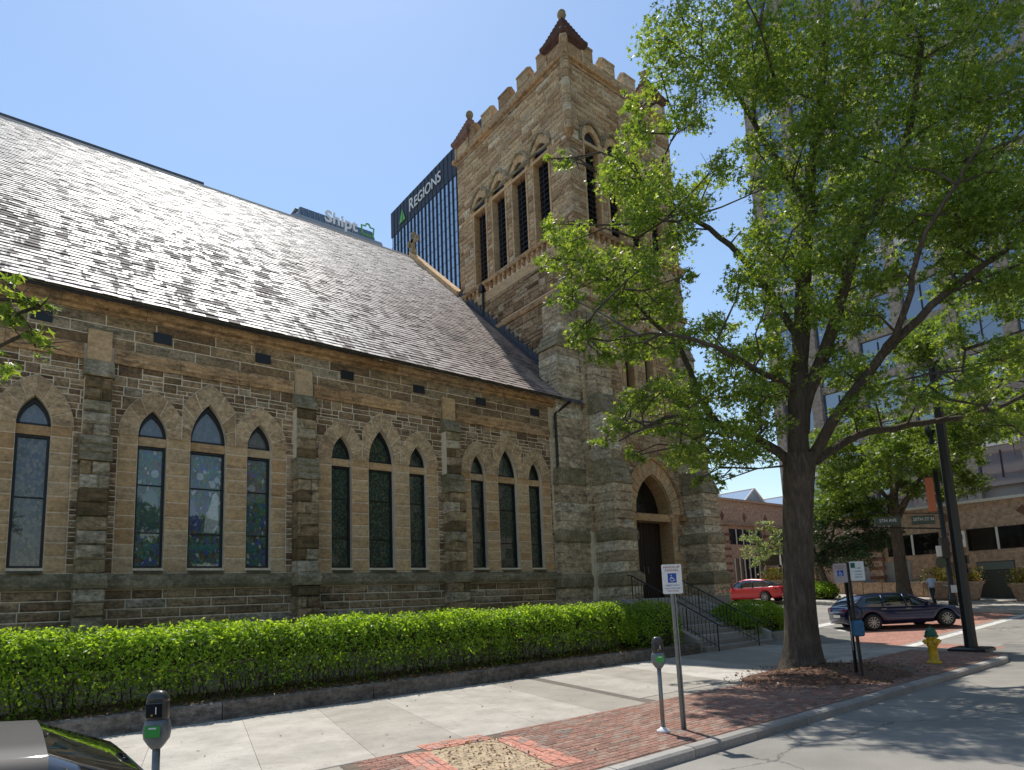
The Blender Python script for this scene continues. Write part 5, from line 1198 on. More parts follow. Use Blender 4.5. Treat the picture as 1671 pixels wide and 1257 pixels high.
c = 420; P = np.stack([rng.uniform(4.3,5.6,c), rng.uniform(5.9,7.7,c), np.full(c,.178)],1); P = P[[inpoly(p[0],p[1],pit) for p in P]]; V, F = leaves(P,.05,2.5); np_obj('pit_litter', V, F, M_litter, None, 'stuff')
c = 90; P = np.stack([rng.uniform(0,22,c), rng.uniform(5.0,12.6,c), np.full(c,.145)],1); P[:,2] = np.where(P[:,1]<5.3,.01,.145); V, F = leaves(P,.06,3); np_obj('scattered_leaves', V, F, M_litter, None, 'stuff')
def gen_tree(name, base, h_tr, r_tr, crown_c, crown_r, nblob, dens, leaf, m, label, group=None, brad=.8, lean=(0,0), seed=1, fine=True):
    g = random.Random(seed); root = empty(name, base, label=label, cat='tree', group=group)
    b = Vector(base); c = Vector(crown_c); top = Vector((b.x+lean[0], b.y+lean[1], b.z+h_tr))
    L = {'trunk':[b, b.lerp(top,.35)+Vector((.05,.03,0)), b.lerp(top,.7), top], 'leader':[top, top.lerp(c,.5)+Vector((.2,-.1,.3)), c+Vector((0,0,crown_r[2]*.6))]}; rad = {'trunk':(r_tr,r_tr*.75),'leader':(r_tr*.7,.04)}
    for k in range(6):
        a = k*1.05+g.random()*.6; e = c+Vector((crown_r[0]*.62*math.cos(a), crown_r[1]*.62*math.sin(a), g.uniform(-.35,.3)*crown_r[2])); L['limb%d'%k] = [top.lerp(b,.05+.05*k*g.random()), top.lerp(e,.45)+Vector((0,0,.25)), e]; rad['limb%d'%k] = (r_tr*.38,.03)
    skel_tree(root, L, rad)
    bl = []
    while len(bl) < nblob:
        v = Vector((g.uniform(-1,1),g.uniform(-1,1),g.uniform(-1,1)))
        if .25 < v.length < 1: bl.append((c.x+v.x*crown_r[0], c.y+v.y*crown_r[1], c.z+v.z*crown_r[2], brad*g.uniform(.55,1.15)))
    sg = [Vector(p) for nm, ps in L.items() if nm != 'trunk' for p in ps]
    if fine: twigs_to(root, bl, sg, r=.03)
    P = clump_points(bl, dens, 8); V, F = (lobed if fine else leaves)(P, leaf, .7); np_obj('crown', V, F, m, root)
    return root
gen_tree('street_tree', (40.6,15.0,1.0), 6.2, .36, (41,14.5,9.6), (5.2,6.2,3.3), 62, 200, .26, M_leaf2, 'tall street tree with straight dark trunk on the far sidewalk behind the blue car', brad=1.25, seed=3)
gen_tree('low_tree', (40.8,19.3,1.5), 2.6, .18, (41.3,18.6,5.3), (3.0,3.2,2.3), 44, 170, .20, M_leafdk, 'low dark evergreen tree with leaning stems behind the oak trunk', brad=.95, lean=(.3,.8), seed=5)
gen_tree('flowering_tree', (42.4,24.7,2.1), 1.9, .09, (42.4,24.6,5.4), (1.7,1.7,1.5), 24, 190, .17, M_pale_leaf, 'small pale flowering tree in front of the low building left of the oak trunk', brad=.6, seed=7)
gen_tree('street_tree', (37.0,5.2,.6), 9.5, .16, (36,6.5,13.5), (5.5,5.5,4.5), 46, 170, .26, M_leaf2, 'slim tree with a thin dark stem at the right edge of the photo', brad=1.25, seed=9)
gen_tree('street_tree', (33.0,-2.5,.5), 5.5, .25, (30.5,2.8,8.8), (4.0,3.6,2.2), 34, 190, .24, M_leaf2, 'tree with drooping light green foliage entering from the right edge', brad=1.1, seed=12)
# tree left of the frame, its twig hangs into the view
lt = empty('oak_tree', (-4.2,8.6,.12), label='oak tree off the left edge whose leafy branch hangs in front of the eaves', cat='tree')
skel_tree(lt, {'trunk':[(-4.2,8.6,.05),(-4.15,8.55,2),(-4.1,8.6,4.2)],'leader':[(-4.1,8.6,4),(-4.0,8.8,7),(-4.2,9,10)],'limb':[(-4.1,8.6,4),(-2.6,8.9,5.2),(-1.0,9.1,5.7),(.1,9.2,5.9)],'limb2':[(-4.1,8.7,5),(-2.6,9.2,6.6),(-.8,9.3,6.6)]}, {'trunk':(.3,.22),'leader':(.2,.04),'limb':(.09,.02),'limb2':(.09,.02)})
lb = [(-.10,9.2,6.0,.34),(.12,9.25,5.85,.22),(-.15,9.2,5.55,.36),(.10,9.2,5.35,.25),(-.35,9.3,5.1,.35),(-.6,9.2,6.2,.4),(-.9,9.1,5.9,.5),(-1.4,9.2,6.6,.7)]
lb += [(-4.2+rnd.uniform(-2.6,1.6),9+rnd.uniform(-2.4,2.4),8+rnd.uniform(-1.6,2.4),.9) for k in range(22)]
twigs_to(lt, lb, [Vector(p) for p in ((-4.0,8.8,7),(-2.6,8.9,5.2),(-1,9.1,5.7),(.1,9.2,5.9),(-.8,9.3,6.6),(-2.6,9.2,6.6))])
V, F = lobed(clump_points(lb, 215, 9), .15, .7); np_obj('crown', V, F, M_leaf, lt)
# what stands across the street and shows in the window glass
for i, (x, y, r) in enumerate(((7,-13,4.2),(16,-12.5,4.4),(26,-13,4.2))):
    gen_tree('street_tree', (x,y,.12), 3.6, .25, (x,y,7.4), (r*1.15,3.6,3.2), 46, 120, .34, M_leaf2, ['street tree across the road, first from the left','street tree across the road, middle one of three','street tree across the road, last before the crossing'][i], group='trees across the road', brad=1.3, seed=20+i, fine=False)

# ------------------------------------------------------------------ street furniture
def V3(*a): return Vector(a)
FWD = Vector((.62,.78,0)).normalized()
def meter(x, y, label, lean=.0, face=(-.55,-.83), collar=True, green=True, scale=1.0):
    r = empty('parking_meter', (x,y,.135), label=label, cat='parking meter', group='parking meters along the kerb')
    f = Vector((*face,0)).normalized(); s = Vector((-f.y, f.x, 0)) ; U = -s if False else s
    o = Vector((x,y,.135)); tp = o+Vector((lean,0,.92))
    m = MB(); m.tube([o, tp], .030, 10); obj('post', m, M_galv, r, smooth=True)
    if collar: m = MB(); m.lathe([(.10,0),(.095,.025),(.05,.05),(.034,.07)], o, 14); obj('base_collar', m, M_metw, r, smooth=True)
    def ring(z, a, b, sh=0):  # rounded section, a across, b deep
        out = []
        for k in range(16):
            t = 2*math.pi*k/16; cx = math.copysign(abs(math.cos(t))**.6, math.cos(t))*a; cy = math.copysign(abs(math.sin(t))**.7, math.sin(t))*b
            out.append(tuple(tp+s*cx+f*(cy+sh)+Vector((0,0,z))))
        return out
    m = MB(); m.loft([ring(-.03,.035,.035),ring(.0,.06,.05),ring(.05,.095,.065),ring(.12,.105,.075),ring(.18,.09,.07),ring(.20,.082,.062)]); obj('coin_housing', m, M_metg, r, smooth=True)
    m = MB(); m.loft([ring(.19,.078,.058),ring(.22,.085,.062),ring(.33,.085,.062),ring(.34,.083,.06)]); obj('mechanism_housing', m, M_metd, r, smooth=True)
    m = MB(); m.loft([ring(.34,.084,.06),ring(.37,.082,.058),ring(.405,.068,.048),ring(.425,.045,.03),ring(.432,.012,.01)]); obj('dome', m, M_metd, r, smooth=True)
    fm = frameM(tp+f*.064+Vector((0,0,.275)), s, (0,0,1))
    m = MB(); m.box((-.062,-.05,-.002),(.062,.055,.003)); w_ = obj('display_window', m, M_lens, None); w_.matrix_world = fm; P_inv(w_, r)
    m = MB(); m.box((.012,-.025,.003),(.020,.03,.006)); w2 = obj('coin_slot', m, M_letter, None); w2.matrix_world = fm; P_inv(w2, w_)
    m = MB(); m.box((-.022,-.04,.003),(-.008,-.026,.006)); w2 = obj('button', m, M_yel, None); w2.matrix_world = fm; P_inv(w2, w_)
    m = MB(); m.add([tuple(V3(a,b,0)) for a,b in ((-.055,-.05),(.055,-.05),(.06,.045),(-.06,.045))], [(0,1,2,3)]); m.v = [(a,b,.0) for a,b,c in m.v]
    g = MB().box((-.058,-.045,-.004),(.058,.045,.004)); g_ = obj('label_plate', g, M_green, None); g_.matrix_world = frameM(tp+f*.079+Vector((0,0,.115)), s, (0,0,1)); P_inv(g_, r)
    g = MB().box((-.03,.020,.004),(.03,.032,.0055)); g2 = obj('label_stripe', g, M_letter, None); g2.matrix_world = g_.matrix_world if False else frameM(tp+f*.079+Vector((0,0,.115)), s, (0,0,1)); P_inv(g2, g_)
    return r
meter(7.54, 6.17, 'parking meter with white collar at its foot, left of the disabled parking sign')
meter(1.02, 6.05, 'parking meter with a green label in front of the hedge at the bottom left', collar=False)
meter(13.9, 5.95, 'x') if False else None
def sign_plate(root, P0, U, Vv, w_, h_, name='sign_plate', m=M_signw, back=M_galv):
    """rounded plate centred at P0"""
    mb = MB(); rr = .02; pts = []
    for cx, cy, a0 in ((w_/2-rr,h_/2-rr,0),(-w_/2+rr,h_/2-rr,90),(-w_/2+rr,-h_/2+rr,180),(w_/2-rr,-h_/2+rr,270)):
        for k in range(4): a = R(a0+k*30); pts.append((cx+rr*math.cos(a), cy+rr*math.sin(a), 0))
    mb.extr(pts, (0,0,.003)); o = obj(name, mb, m, None); fm = frameM(P0, U, Vv); o.matrix_world = fm; P_inv(o, root); return o, fm
def post(root, x, y, z0, z1, lean=(0,0), U=None, w_=.04, m=M_galv):
    """perforated U channel post"""
    mb = MB(); U = U or Vector((.78,-.62,0)); W = Vector((-U.y,U.x,0)); n = 24
    a, b = Vector((x,y,z0)), Vector((x+lean[0],y+lean[1],z1))
    prof = [(-w_,0),(-w_*.6,0),(-w_*.45,w_*.8),(w_*.45,w_*.8),(w_*.6,0),(w_,0),(w_,.004),(w_*.62,.004),(w_*.5,w_*.8+.004),(-w_*.5,w_*.8+.004),(-w_*.62,.004),(-w_,.004)]
    mb.loft([[tuple(p+U*u+W*v) for u,v in prof] for p in (a,b)]); obj('post', mb, m, root)
    h = MB(); k = 0; z = z0+.15
    while z < z1-.1:
        p = a.lerp(b,(z-z0)/(z1-z0))+W*(w_*.8-.002) if False else a.lerp(b,(z-z0)/(z1-z0))-W*.001
        h.box(tuple(p+Vector((-.003,-.003,0))), tuple(p+Vector((.003,.003,.012)))); z += .1
    return a, b
def wheelchair(fm, w_, root, m):
    """the seated figure symbol from tubes and a wheel arc"""
    mb = MB(); s = w_
    mb.tube([(-.08*s,.12*s,0),(-.06*s,-.10*s,0),(.18*s,-.10*s,0),(.27*s,-.33*s,0),(.37*s,-.29*s,0)], .035*s, 6)
    mb.tube([(-.07*s,.04*s,0),(.14*s,.04*s,0)], .028*s, 6)
    mb.lathe([(.065*s,-.01*s),(.065*s,.03*s)], (-.09*s,.27*s,0), 10)
    mb.tube([(-.02*s+.24*s*math.cos(R(a)), -.17*s+.24*s*math.sin(R(a)), 0) for a in range(110, 385, 20)], .03*s, 6)
    mb.v = [(a,b,max(-.0005,min(.0015,c))+.002) for a,b,c in mb.v]
    o = obj('wheelchair_symbol', mb, m, None); o.matrix_world = fm; P_inv(o, root)
def parking_sign(x, y, z0, ztop, label, lean, U, cat='sign', wd=.30, ht=.44):
    r = empty('parking_sign', (x,y,z0), label=label, cat=cat)
    a, b = post(r, x, y, z0, ztop, lean); U = Vector(U).normalized(); n = Vector((U.y,-U.x,0)); c = b-Vector((0,0,ht/2-.02))+n*.012
    pl, fm = sign_plate(r, c, U, (0,0,1), wd, ht)
    def T(body, size, yy, m, sx=1.0): text('lettering', body, size, m, fm @ Matrix.Translation((0,yy,.0045)), pl, .0006, sx=sx)
    T('HANDICAP', .05, ht*.40, M_redt, 1.0); T('PARKING', .05, ht*.29, M_redt, 1.0)
    q = MB().box((-wd*.22,-.075*wd/.30,.003),(wd*.22,.065*wd/.30,.0042)); q.v = [(a_,b_+.02,c_) for a_,b_,c_ in q.v]; qo = obj('blue_square', q, M_blue, None); qo.matrix_world = fm; P_inv(qo, pl)
    wheelchair(fm @ Matrix.Translation((0,.018,.003)), wd*.42, pl, M_signw)
    T('PERMIT ONLY', .034, -ht*.22, M_blue); T('VIOLATORS FINED', .028, -ht*.32, M_blue); T('TOW ZONE', .03, -ht*.41, M_redt)
    return r
parking_sign(7.86, 6.05, .13, 2.52, 'white disabled parking sign with blue wheelchair square on a steel post beside the meter', (-.02,0), (.80,-.60,0))
# pair of signs on the double post by the tree
r = empty('double_sign', (14.5,6.4,.13), label='pair of small white parking signs on two brown posts near the tree', cat='sign')
a, b = post(r, 14.47, 6.36, .13, 2.62, (.02,.06), m=plain('brown weathered post', (.10,.075,.06), .6, .3, var=.4)); a2, b2_ = post(r, 14.70, 6.58, .13, 2.30, (-.0,.0), m=M_black)
U = Vector((.80,-.60,0)); n = Vector((U.y,-U.x,0))
pl, fm = sign_plate(r, b+Vector((0,0,-.22))-U*.19+n*.02, U, (0,0,1), .30, .42, m=plain('faded sign face', (.42,.36,.35), .6, var=.2))
text('lettering', 'HANDICAP', .045, M_redt, fm @ Matrix.Translation((0,.15,.0045)), pl, .0006); text('lettering', 'PARKING', .045, M_redt, fm @ Matrix.Translation((0,.105,.0045)), pl, .0006)
q = obj('blue_square', MB().box((-.07,-.07,.003),(.07,.06,.0042)), M_blue, None); q.matrix_world = fm; P_inv(q, pl); wheelchair(fm @ Matrix.Translation((0,0,.003)), .13, pl, M_signw)
pl, fm = sign_plate(r, b+Vector((0,0,-.19))+U*.19+n*.02, U, (0,0,1), .32, .42)
q = obj('green_square', MB().box((-.14,.07,.003),(-.04,.18,.0042)), M_hgrn, None); q.matrix_world = fm; P_inv(q, pl)
for i, (s_, y_) in enumerate((('2 HR',.06),('PARKING',-.01),('8AM-6PM',-.075),('MON-FRI',-.135))): text('lettering', s_, .055 if i == 0 else .04, M_hgrn, fm @ Matrix.Translation((.02,y_,.0045)), pl, .0006)
# bicycle dock / blue box on the posts
bx = empty('post_box', (14.6,6.45,.9), label='small faded blue box strapped to the double sign post near the tree', cat='box')
m = MB(); c = Vector((14.60,6.44,1.02)); 
m.loft([[tuple(c+U*u+n*(v+.06)+Vector((0,0,z))) for u,v in ((-a_,-b_),(a_,-b_),(a_,b_),(-a_,b_))] for z,a_,b_ in ((0,.09,.05),(.03,.11,.07),(.28,.11,.07),(.34,.09,.05),(.36,.05,.03))]); obj('body', m, M_bluegr, bx)
m = MB(); m.tube([tuple(c+U*(-.02)+n*.10+Vector((0,0,.5))+(U*.14*math.cos(t)+Vector((0,0,.14*math.sin(t))))) for t in [k*math.pi/8 for k in range(17)]], .016, 6); obj('ring_handle', m, M_black, bx)
m = MB(); m.tube([tuple(c-U*.16+n*.08+Vector((0,0,.45))), tuple(c-U*.16+n*.08+Vector((0,0,-.28))), tuple(c-U*.02+n*.08+Vector((0,0,-.28)))], .012, 6); obj('lock_bar', m, M_galv, bx)
# hydrant
hx, hy = 18.15, 6.22; hr = empty('fire_hydrant', (hx,hy,.135), label='yellow fire hydrant with green bonnet near the corner of the sidewalk', cat='hydrant')
m = MB(); m.lathe([(.17,0),(.17,.03),(.135,.035),(.12,.07),(.105,.10),(.10,.40),(.125,.42),(.125,.45),(.115,.46),(.112,.60),(.14,.62),(.14,.645)], (hx,hy,.135), 20); obj('barrel', m, M_yel, hr, smooth=True)
m = MB(); m.lathe([(.155,.645),(.155,.675),(.135,.68),(.13,.74),(.105,.80),(.06,.845),(.035,.85),(.03,.89),(.018,.895)], (hx,hy,.135), 20); obj('bonnet', m, M_hgrn, hr, smooth=True)
def nozzle(dx, dy, r_, L_):
    d = Vector((dx,dy,0)).normalized(); q = d.to_track_quat('Z','Y').to_matrix(); m = MB(); m.lathe([(r_*.8,.08),(r_*.8,L_-.05),(r_*1.15,L_-.045),(r_*1.15,L_),(r_*.8,L_+.01),(.02,L_+.02),(.018,L_+.05)], (hx,hy,.135+.53), 12, q); obj('nozzle_cap', m, M_yel, hr, smooth=True)
nozzle(.8,-.6,.05,.19); nozzle(-.8,.6,.05,.19); nozzle(-.6,-.8,.07,.18)
m = MB()
for k in range(8): a = k*math.pi/4; m.lathe([(.014,.645),(.014,.69)], (hx+.143*math.cos(a),hy+.143*math.sin(a),.135-.01), 6)
obj('bolts', m, M_hgrn, hr)
# black street lamp pole, arm and lamp head left off
lp = empty('street_lamp_pole', (21.85,6.5,.135), label='thick black pole standing on a square base at the corner by the hydrant', cat='pole')
m = MB(); m.lathe([(.175,0),(.165,.3),(.125,8.4)], (21.85,6.5,.20), 8); obj('pole', m, M_black, lp)
m = MB(); m.loft([[(21.85-a_,6.5-a_,z),(21.85+a_,6.5-a_,z),(21.85+a_,6.5+a_,z),(21.85-a_,6.5+a_,z)] for a_,z in ((.46,.12),(.46,.20),(.40,.235),(.22,.24))]); obj('base_plate', m, M_black, lp)
for dz_, sz in ((2.62,.25),(2.36,.12)):
    m = MB(); m.box((22.02,6.36,dz_),(22.24,6.60,dz_+sz)); obj('control_box', m, M_black, lp)
# traffic signal post across the side street
tx, ty, tz = 38.9, 12.1, G(38.9,12.1)+.15
tp_ = empty('signal_pole', (tx,ty,tz), label='dark signal pole on the far corner with street name signs and an orange banner', cat='signal pole')
m = MB(); m.lathe([(.22,0),(.20,.5),(.13,.7),(.11,9.2),(.02,9.3)], (tx,ty,tz), 10); obj('pole', m, M_black, tp_, smooth=True)
m = MB(); m.lathe([(.02,.9),(.12,.8),(.22,.65),(.25,.35),(.12,.05),(.08,0)], (tx,ty,tz+9.1), 10); obj('lantern', m, M_black, tp_, smooth=True)
Ub = Vector((.78,-.62,0)); nb = Vector((-.62,-.78,0))
def tbox(name, root, c, a_, h_, t_, m, U_=Ub, N_=nb):
    mb = MB(); c = Vector(c); mb.loft([[tuple(c+U_*u+N_*v+Vector((0,0,z))) for u,v in ((-a_,-t_),(a_,-t_),(a_,t_),(-a_,t_))] for z in (-h_,h_)]); return obj(name, mb, m, root)
tbox('banner', tp_, (tx-.42*.78,ty+.42*.62,tz+6.0), .22, .92, .012, M_orange)
for z in (5.05,6.95): m = MB(); m.tube([(tx,ty,tz+z),(tx-.66*.78,ty+.66*.62,tz+z)], .02, 6); obj('banner_arm', m, M_black, tp_)
m = MB(); m.tube([(tx,ty,tz+4.15),(tx-3.9*.78,ty+3.9*.62,tz+4.35)], .04, 6); m.tube([(tx,ty,tz+4.95),(tx-3.9*.78,ty+3.9*.62,tz+5.15)], .025, 6); obj('sign_arm', m, M_black, tp_)
for d_, w2, s_ in ((1.0,.62,'20TH ST N'),(2.9,.70,'5TH AVE')):
    pl = tbox('street_name_sign', tp_, (tx-d_*.78,ty+d_*.62,tz+4.65), w2, .24, .02, plain('street sign dark green', (.05,.075,.06), .5)); c = Vector((tx-d_*.78,ty+d_*.62,tz+4.68))+nb*.03
    text('lettering', s_, .24, M_letter, frameM(c, Ub, (0,0,1)), pl, .002)
pl = tbox('regulatory_sign', tp_, Vector((tx,ty,tz+3.55))+Ub*.62+nb*.1, .40, .42, .012, M_signw); 
q = tbox('red_mark', pl, Vector((tx,ty,tz+3.72))+Ub*.48+nb*.125, .13, .08, .004, M_redt); q = tbox('blue_mark', pl, Vector((tx,ty,tz+3.66))+Ub*.78+nb*.125, .10, .12, .004, M_blue)
tbox('walk_plate', tp_, Vector((tx,ty,tz+2.95))-Ub*.35+nb*.1, .24, .28, .02, M_signw)
tbox('signal_back', tp_, Vector((tx,ty,tz+3.1))-Ub*.1+nb*.05, .20, .55, .12, M_black)
pd = tbox('pedestrian_signal', tp_, Vector((tx,ty,tz+1.95))+Ub*.62, .30, .26, .16, M_black)
m = MB(); m.lathe([(.14,0),(.14,.02)], (0,0,0), 12); q = obj('lens', m, plain('pale signal lens', (.30,.38,.36), .3), None); q.matrix_world = frameM(Vector((tx,ty,tz+1.97))+Ub*.50+nb*.17, Ub, (0,0,1)); P_inv(q, pd)
m = MB(); m.lathe([(.02,-.08),(.26,-.06),(.30,0),(.26,.06),(.02,.08)], (0,0,0), 14); q = obj('round_sign_back', m, plain('olive grey sign back', (.07,.08,.055), .6), None); q.matrix_world = frameM(Vector((tx,ty,tz+2.35))-Ub*.42+nb*.1, Ub, (0,0,1)); P_inv(q, tp_)
tbox('notice', tp_, Vector((tx,ty,tz+.95))+Ub*.05+nb*.20, .20, .20, .01, M_signw)

# ------------------------------------------------------------------ cars
def interp(tab, x):
    for (xa, *a), (xb, *b) in zip(tab[:-1], tab[1:]):
        if x <= xb: t = (x-xa)/(xb-xa) if xb > xa else 0; return [p+(q-p)*t for p, q in zip(a, b)]
    return list(tab[-1][1:])
def smooth_tab(tab, n):
    xs = [tab[0][0]+(tab[-1][0]-tab[0][0])*i/n for i in range(n+1)]; xs = sorted(set(xs)|{t[0] for t in tab}); return xs
def car(loc, rz, paint, label, name='parked_car', L=4.75, W=1.86, H=1.66, kind='suv'):
    """local axes: +x front, body from side profile tables; wheels, glass, lamps, mirrors, handles as parts"""
    root = empty(name, (0,0,0), label=label, cat='car')
    h = H/1.66
    # x, bottom z, sill z, belt z (top of lower body), half width sill, half width belt
    if kind == 'suv': low = [(-L/2,.42,.55,.80,.62,.66),(-L/2+.08,.32,.5,1.02,.80,.80),(-L/2+.35,.27,.5,1.08,.89,.87),(-L/2+1.0,.25,.48,1.05,.93,.90),(-.4,.24,.46,1.01,.93,.90),(.6,.24,.46,.98,.93,.90),(.98,.24,.46,.98,.93,.89),(1.5,.25,.48,.93,.93,.86),(L/2-.35,.27,.5,.84,.90,.78),(L/2-.10,.30,.5,.74,.82,.68),(L/2,.38,.5,.62,.62,.52)]
    else: low = [(-L/2,.42,.52,.78,.60,.62),(-L/2+.10,.30,.5,.93,.80,.76),(-L/2+.45,.24,.46,.97,.89,.83),(-.9,.22,.44,.95,.91,.86),(.5,.22,.44,.93,.91,.87),(1.0,.22,.44,.92,.91,.85),(1.5,.24,.44,.85,.90,.82),(L/2-.3,.26,.46,.74,.86,.74),(L/2-.08,.30,.46,.66,.76,.62),(L/2,.36,.46,.56,.6,.5)]
    k_ = W/1.86
    xs = smooth_tab(low, 34); rings = []
    wheel_x = (-L/2+.98, L/2-.93) if kind == 'suv' else (-L/2+.95, L/2-.90); wr = .36 if kind == 'suv' else .33
    for x in xs:
        zb, zs, zt, ws, wb = interp(low, x); ws *= k_; wb *= k_; zt *= 1 if kind == 'suv' else 1
        arch = 0
        for wx in wheel_x:
            d = abs(x-wx)
            if d < wr+.06: arch = max(arch, math.sqrt((wr+.06)**2-d*d)+wr-.0)
        zb_o = max(zb, arch)
        zm = max(zs, zb_o+.03); zc = max((zm+zt)/2, zm+.02)
        ring = [(x,0,zb),(x,ws*.70,zb),(x,ws*.93,zb_o),(x,ws,zm),(x,ws*1.005,zc),(x,wb+.012,zt-.05),(x,wb-.04,zt),(x,wb*.75,zt+.02),(x,0,zt+.035)]
        rings.append(ring+[(a,-b,c) for a,b,c in ring[-2:0:-1]])
    mb = MB(); mb.loft(rings); body = obj('body', mb, paint, root, smooth=True)
    # dark sill cladding and arches
    tr = plain('black plastic trim', (.015,.015,.016), .6)
    if kind == 'suv': gh = [(-L/2+.14,1.04,.72,.62,1.02),(-L/2+.42,1.05,.84,.68,1.34),(-L/2+.80,1.05,.87,.70,1.51),(-.75,1.01,.89,.70,1.58),(-.15,.99,.89,.70,1.565),(.22,.98,.88,.68,1.50),(.80,.97,.86,.64,1.23),(1.38,.93,.78,.66,.94)]
    else: gh = [(-L/2+.28,.95,.70,.60,.97),(-L/2+.75,.96,.80,.62,1.24),(-L/2+1.2,.95,.83,.64,1.40),(-.4,.94,.85,.66,1.46),(.1,.93,.85,.66,1.445),(.45,.92,.84,.64,1.37),(.85,.92,.83,.62,1.14),(1.30,.90,.78,.68,.93)]
    xs2 = smooth_tab(gh, 20); gr = []; rf = []
    for x in xs2:
        zl, wl, wt, zt = interp(gh, x); wl *= k_; wt *= k_; zt = zl+(zt-zl)*1.0
        q = [(x,wl,zl-.02),(x,wl*.35+wt*.65+.03,zl+(zt-zl)*.62),(x,wt,max(zt-.05,zl+.0)),(x,wt*.93,zt-.015),(x,wt*.5,zt),(x,0,zt+.012)]; gr.append(q+[(a,-b,c) for a,b,c in q[-2::-1]])
        if zt > (1.46 if kind == 'suv' else 1.36):
            r_ = [(x,wt+.012,zt-.065),(x,wt*.95+.008,zt-.005),(x,wt*.5,zt+.012),(x,0,zt+.024)]; rf.append(r_+[(a,-b,c) for a,b,c in r_[-2::-1]])
    mb = MB(); mb.loft(gr, closed=False); obj('glasshouse', mb, M_glcar, root, smooth=True)
    mb = MB(); mb.loft(rf, closed=False, caps=False); obj('roof', mb, paint, root, smooth=True)
    def gpt(x, side, f):  # point on the glasshouse side
        zl, wl, wt, zt = interp(gh, x); return Vector((x, side*k_*(wl+(wt-wl)*f+.015), zl-.02+(zt-.05-zl)*f))
    for sd in (-1,1):
        for xa, xb in (((-L/2+.2,-L/2+.75),(-1.0,-.95),(-.02,-.06),(1.32,.24)) if kind == 'suv' else ((-L/2+.35,-L/2+1.15),(-.55,-.5),(.2,.18),(1.24,.40))):
            p = gpt(xa, sd, .02); q = gpt(xb, sd, 1.02); m1 = p.lerp(q,.5)+Vector((0,sd*.02,.03)); mb = MB(); mb.tube([p,m1,q], [.035,.03,.03], 6); obj('pillar', mb, paint if kind == 'suv' else tr, root, smooth=True)
        mb = MB(); xx_ = [-L/2+.4+i*(L/2+.7)/8 for i in range(9)]; mb.tube([gpt(x, sd, 0)+Vector((0,sd*.006,.012)) for x in xx_], .012, 5); obj('window_trim', mb, M_galv, root)
        for hx_ in ((-1.0,.02) if kind == 'suv' else (-.75,.25)):
            zl = interp(low, hx_)[2]; mb = MB(); mb.box((hx_-.12,sd*(.925*k_)-.015,zl-.14),(hx_+.10,sd*(.925*k_)+.015,zl-.10)); obj('door_handle', mb, M_galv, body)
        mb = MB(); c = gpt(.78, sd, .08)+Vector((0,sd*.13,.06)); mb.loft([[tuple(c+Vector((dx,dy*.5,dz*.6))) for dx,dy,dz in ((-a_,-.2,-.12),(-a_,.2,-.12),(-a_,.2,.12),(-a_,-.2,.12))] for a_ in (-.07,.05)]); obj('wing_mirror', mb, paint, root)
        mb = MB(); mb.loft([[(L/2-.42,sd*.80*k_,.70),(L/2-.42,sd*.82*k_,.80),(L/2-.42,sd*.74*k_,.845)],[(L/2-.20,sd*.76*k_,.66),(L/2-.20,sd*.77*k_,.76),(L/2-.20,sd*.66*k_,.80)],[(L/2-.03,sd*.58*k_,.60),(L/2-.03,sd*.60*k_,.68),(L/2-.05,sd*.5*k_,.71)]]); mb.v = [(a_,b_+sd*.03,c_+.012) for a_,b_,c_ in mb.v]; obj('headlight', mb, plain('headlight glass', (.35,.37,.38), .1, .2), root)
        mb = MB(); z_ = .92 if kind == 'suv' else .80; mb.loft([[(-L/2+.02,sd*.60*k_,z_-.07),(-L/2+.02,sd*.60*k_,z_+.06),(-L/2-.005,sd*.45*k_,z_+.04),(-L/2-.005,sd*.45*k_,z_-.05)],[(-L/2+.28,sd*.885*k_,z_-.03),(-L/2+.28,sd*.88*k_,z_+.07),(-L/2+.20,sd*.70*k_,z_+.07),(-L/2+.2,sd*.7*k_,z_-.04)]]); obj('tail_light', mb, plain('red lamp', (.28,.01,.01), .2), root)
        for wx in wheel_x:
            q = Matrix.Rotation(R(90), 3, 'X'); cy = sd*(.845*k_)
            mb = MB(); mb.lathe([(wr*.66,-.11),(wr*.93,-.11),(wr,-.07),(wr,.07),(wr*.93,.11),(wr*.66,.11)], (wx,cy,wr), 24, q, cap=False); wh = obj('wheel', mb, plain('tyre rubber', (.018,.018,.018), .85), root, smooth=True)
            mb = MB(); yy = cy+sd*.085
            for k in range(10):
                a = k*math.pi/5; d = Vector((math.cos(a),0,math.sin(a))); t_ = Vector((-math.sin(a),0,math.cos(a))); c0 = Vector((wx,yy,wr))
                mb.add([tuple(c0+d*.03+t_*.018),tuple(c0+d*wr*.66+t_*.022),tuple(c0+d*wr*.66-t_*.022),tuple(c0+d*.03-t_*.018)]+[tuple(c0+d*.03+t_*.018+Vector((0,sd*.02,0))),tuple(c0+d*wr*.64+t_*.016+Vector((0,sd*.02,0))),tuple(c0+d*wr*.64-t_*.016+Vector((0,sd*.02,0))),tuple(c0+d*.03-t_*.018+Vector((0,sd*.02,0)))], [(0,1,2,3),(4,5,6,7),(0,1,5,4),(2,3,7,6),(1,2,6,5)])
            mb.tube([(wx+wr*.65*math.cos(k*math.pi/10),yy,wr+wr*.65*math.sin(k*math.pi/10)) for k in range(21)], .018, 5, False); mb.lathe([(.05,-.02),(.05,.02)], (wx,yy,wr), 10, q)
            obj('rim', mb, plain('alloy rim', (.42,.42,.42), .3, .8), wh)
            mb = MB(); mb.lathe([(wr*.64,-.03),(wr*.64,-.028)], (wx,cy+sd*.02,wr), 16, q); obj('brake_disc', mb, tr, wh)
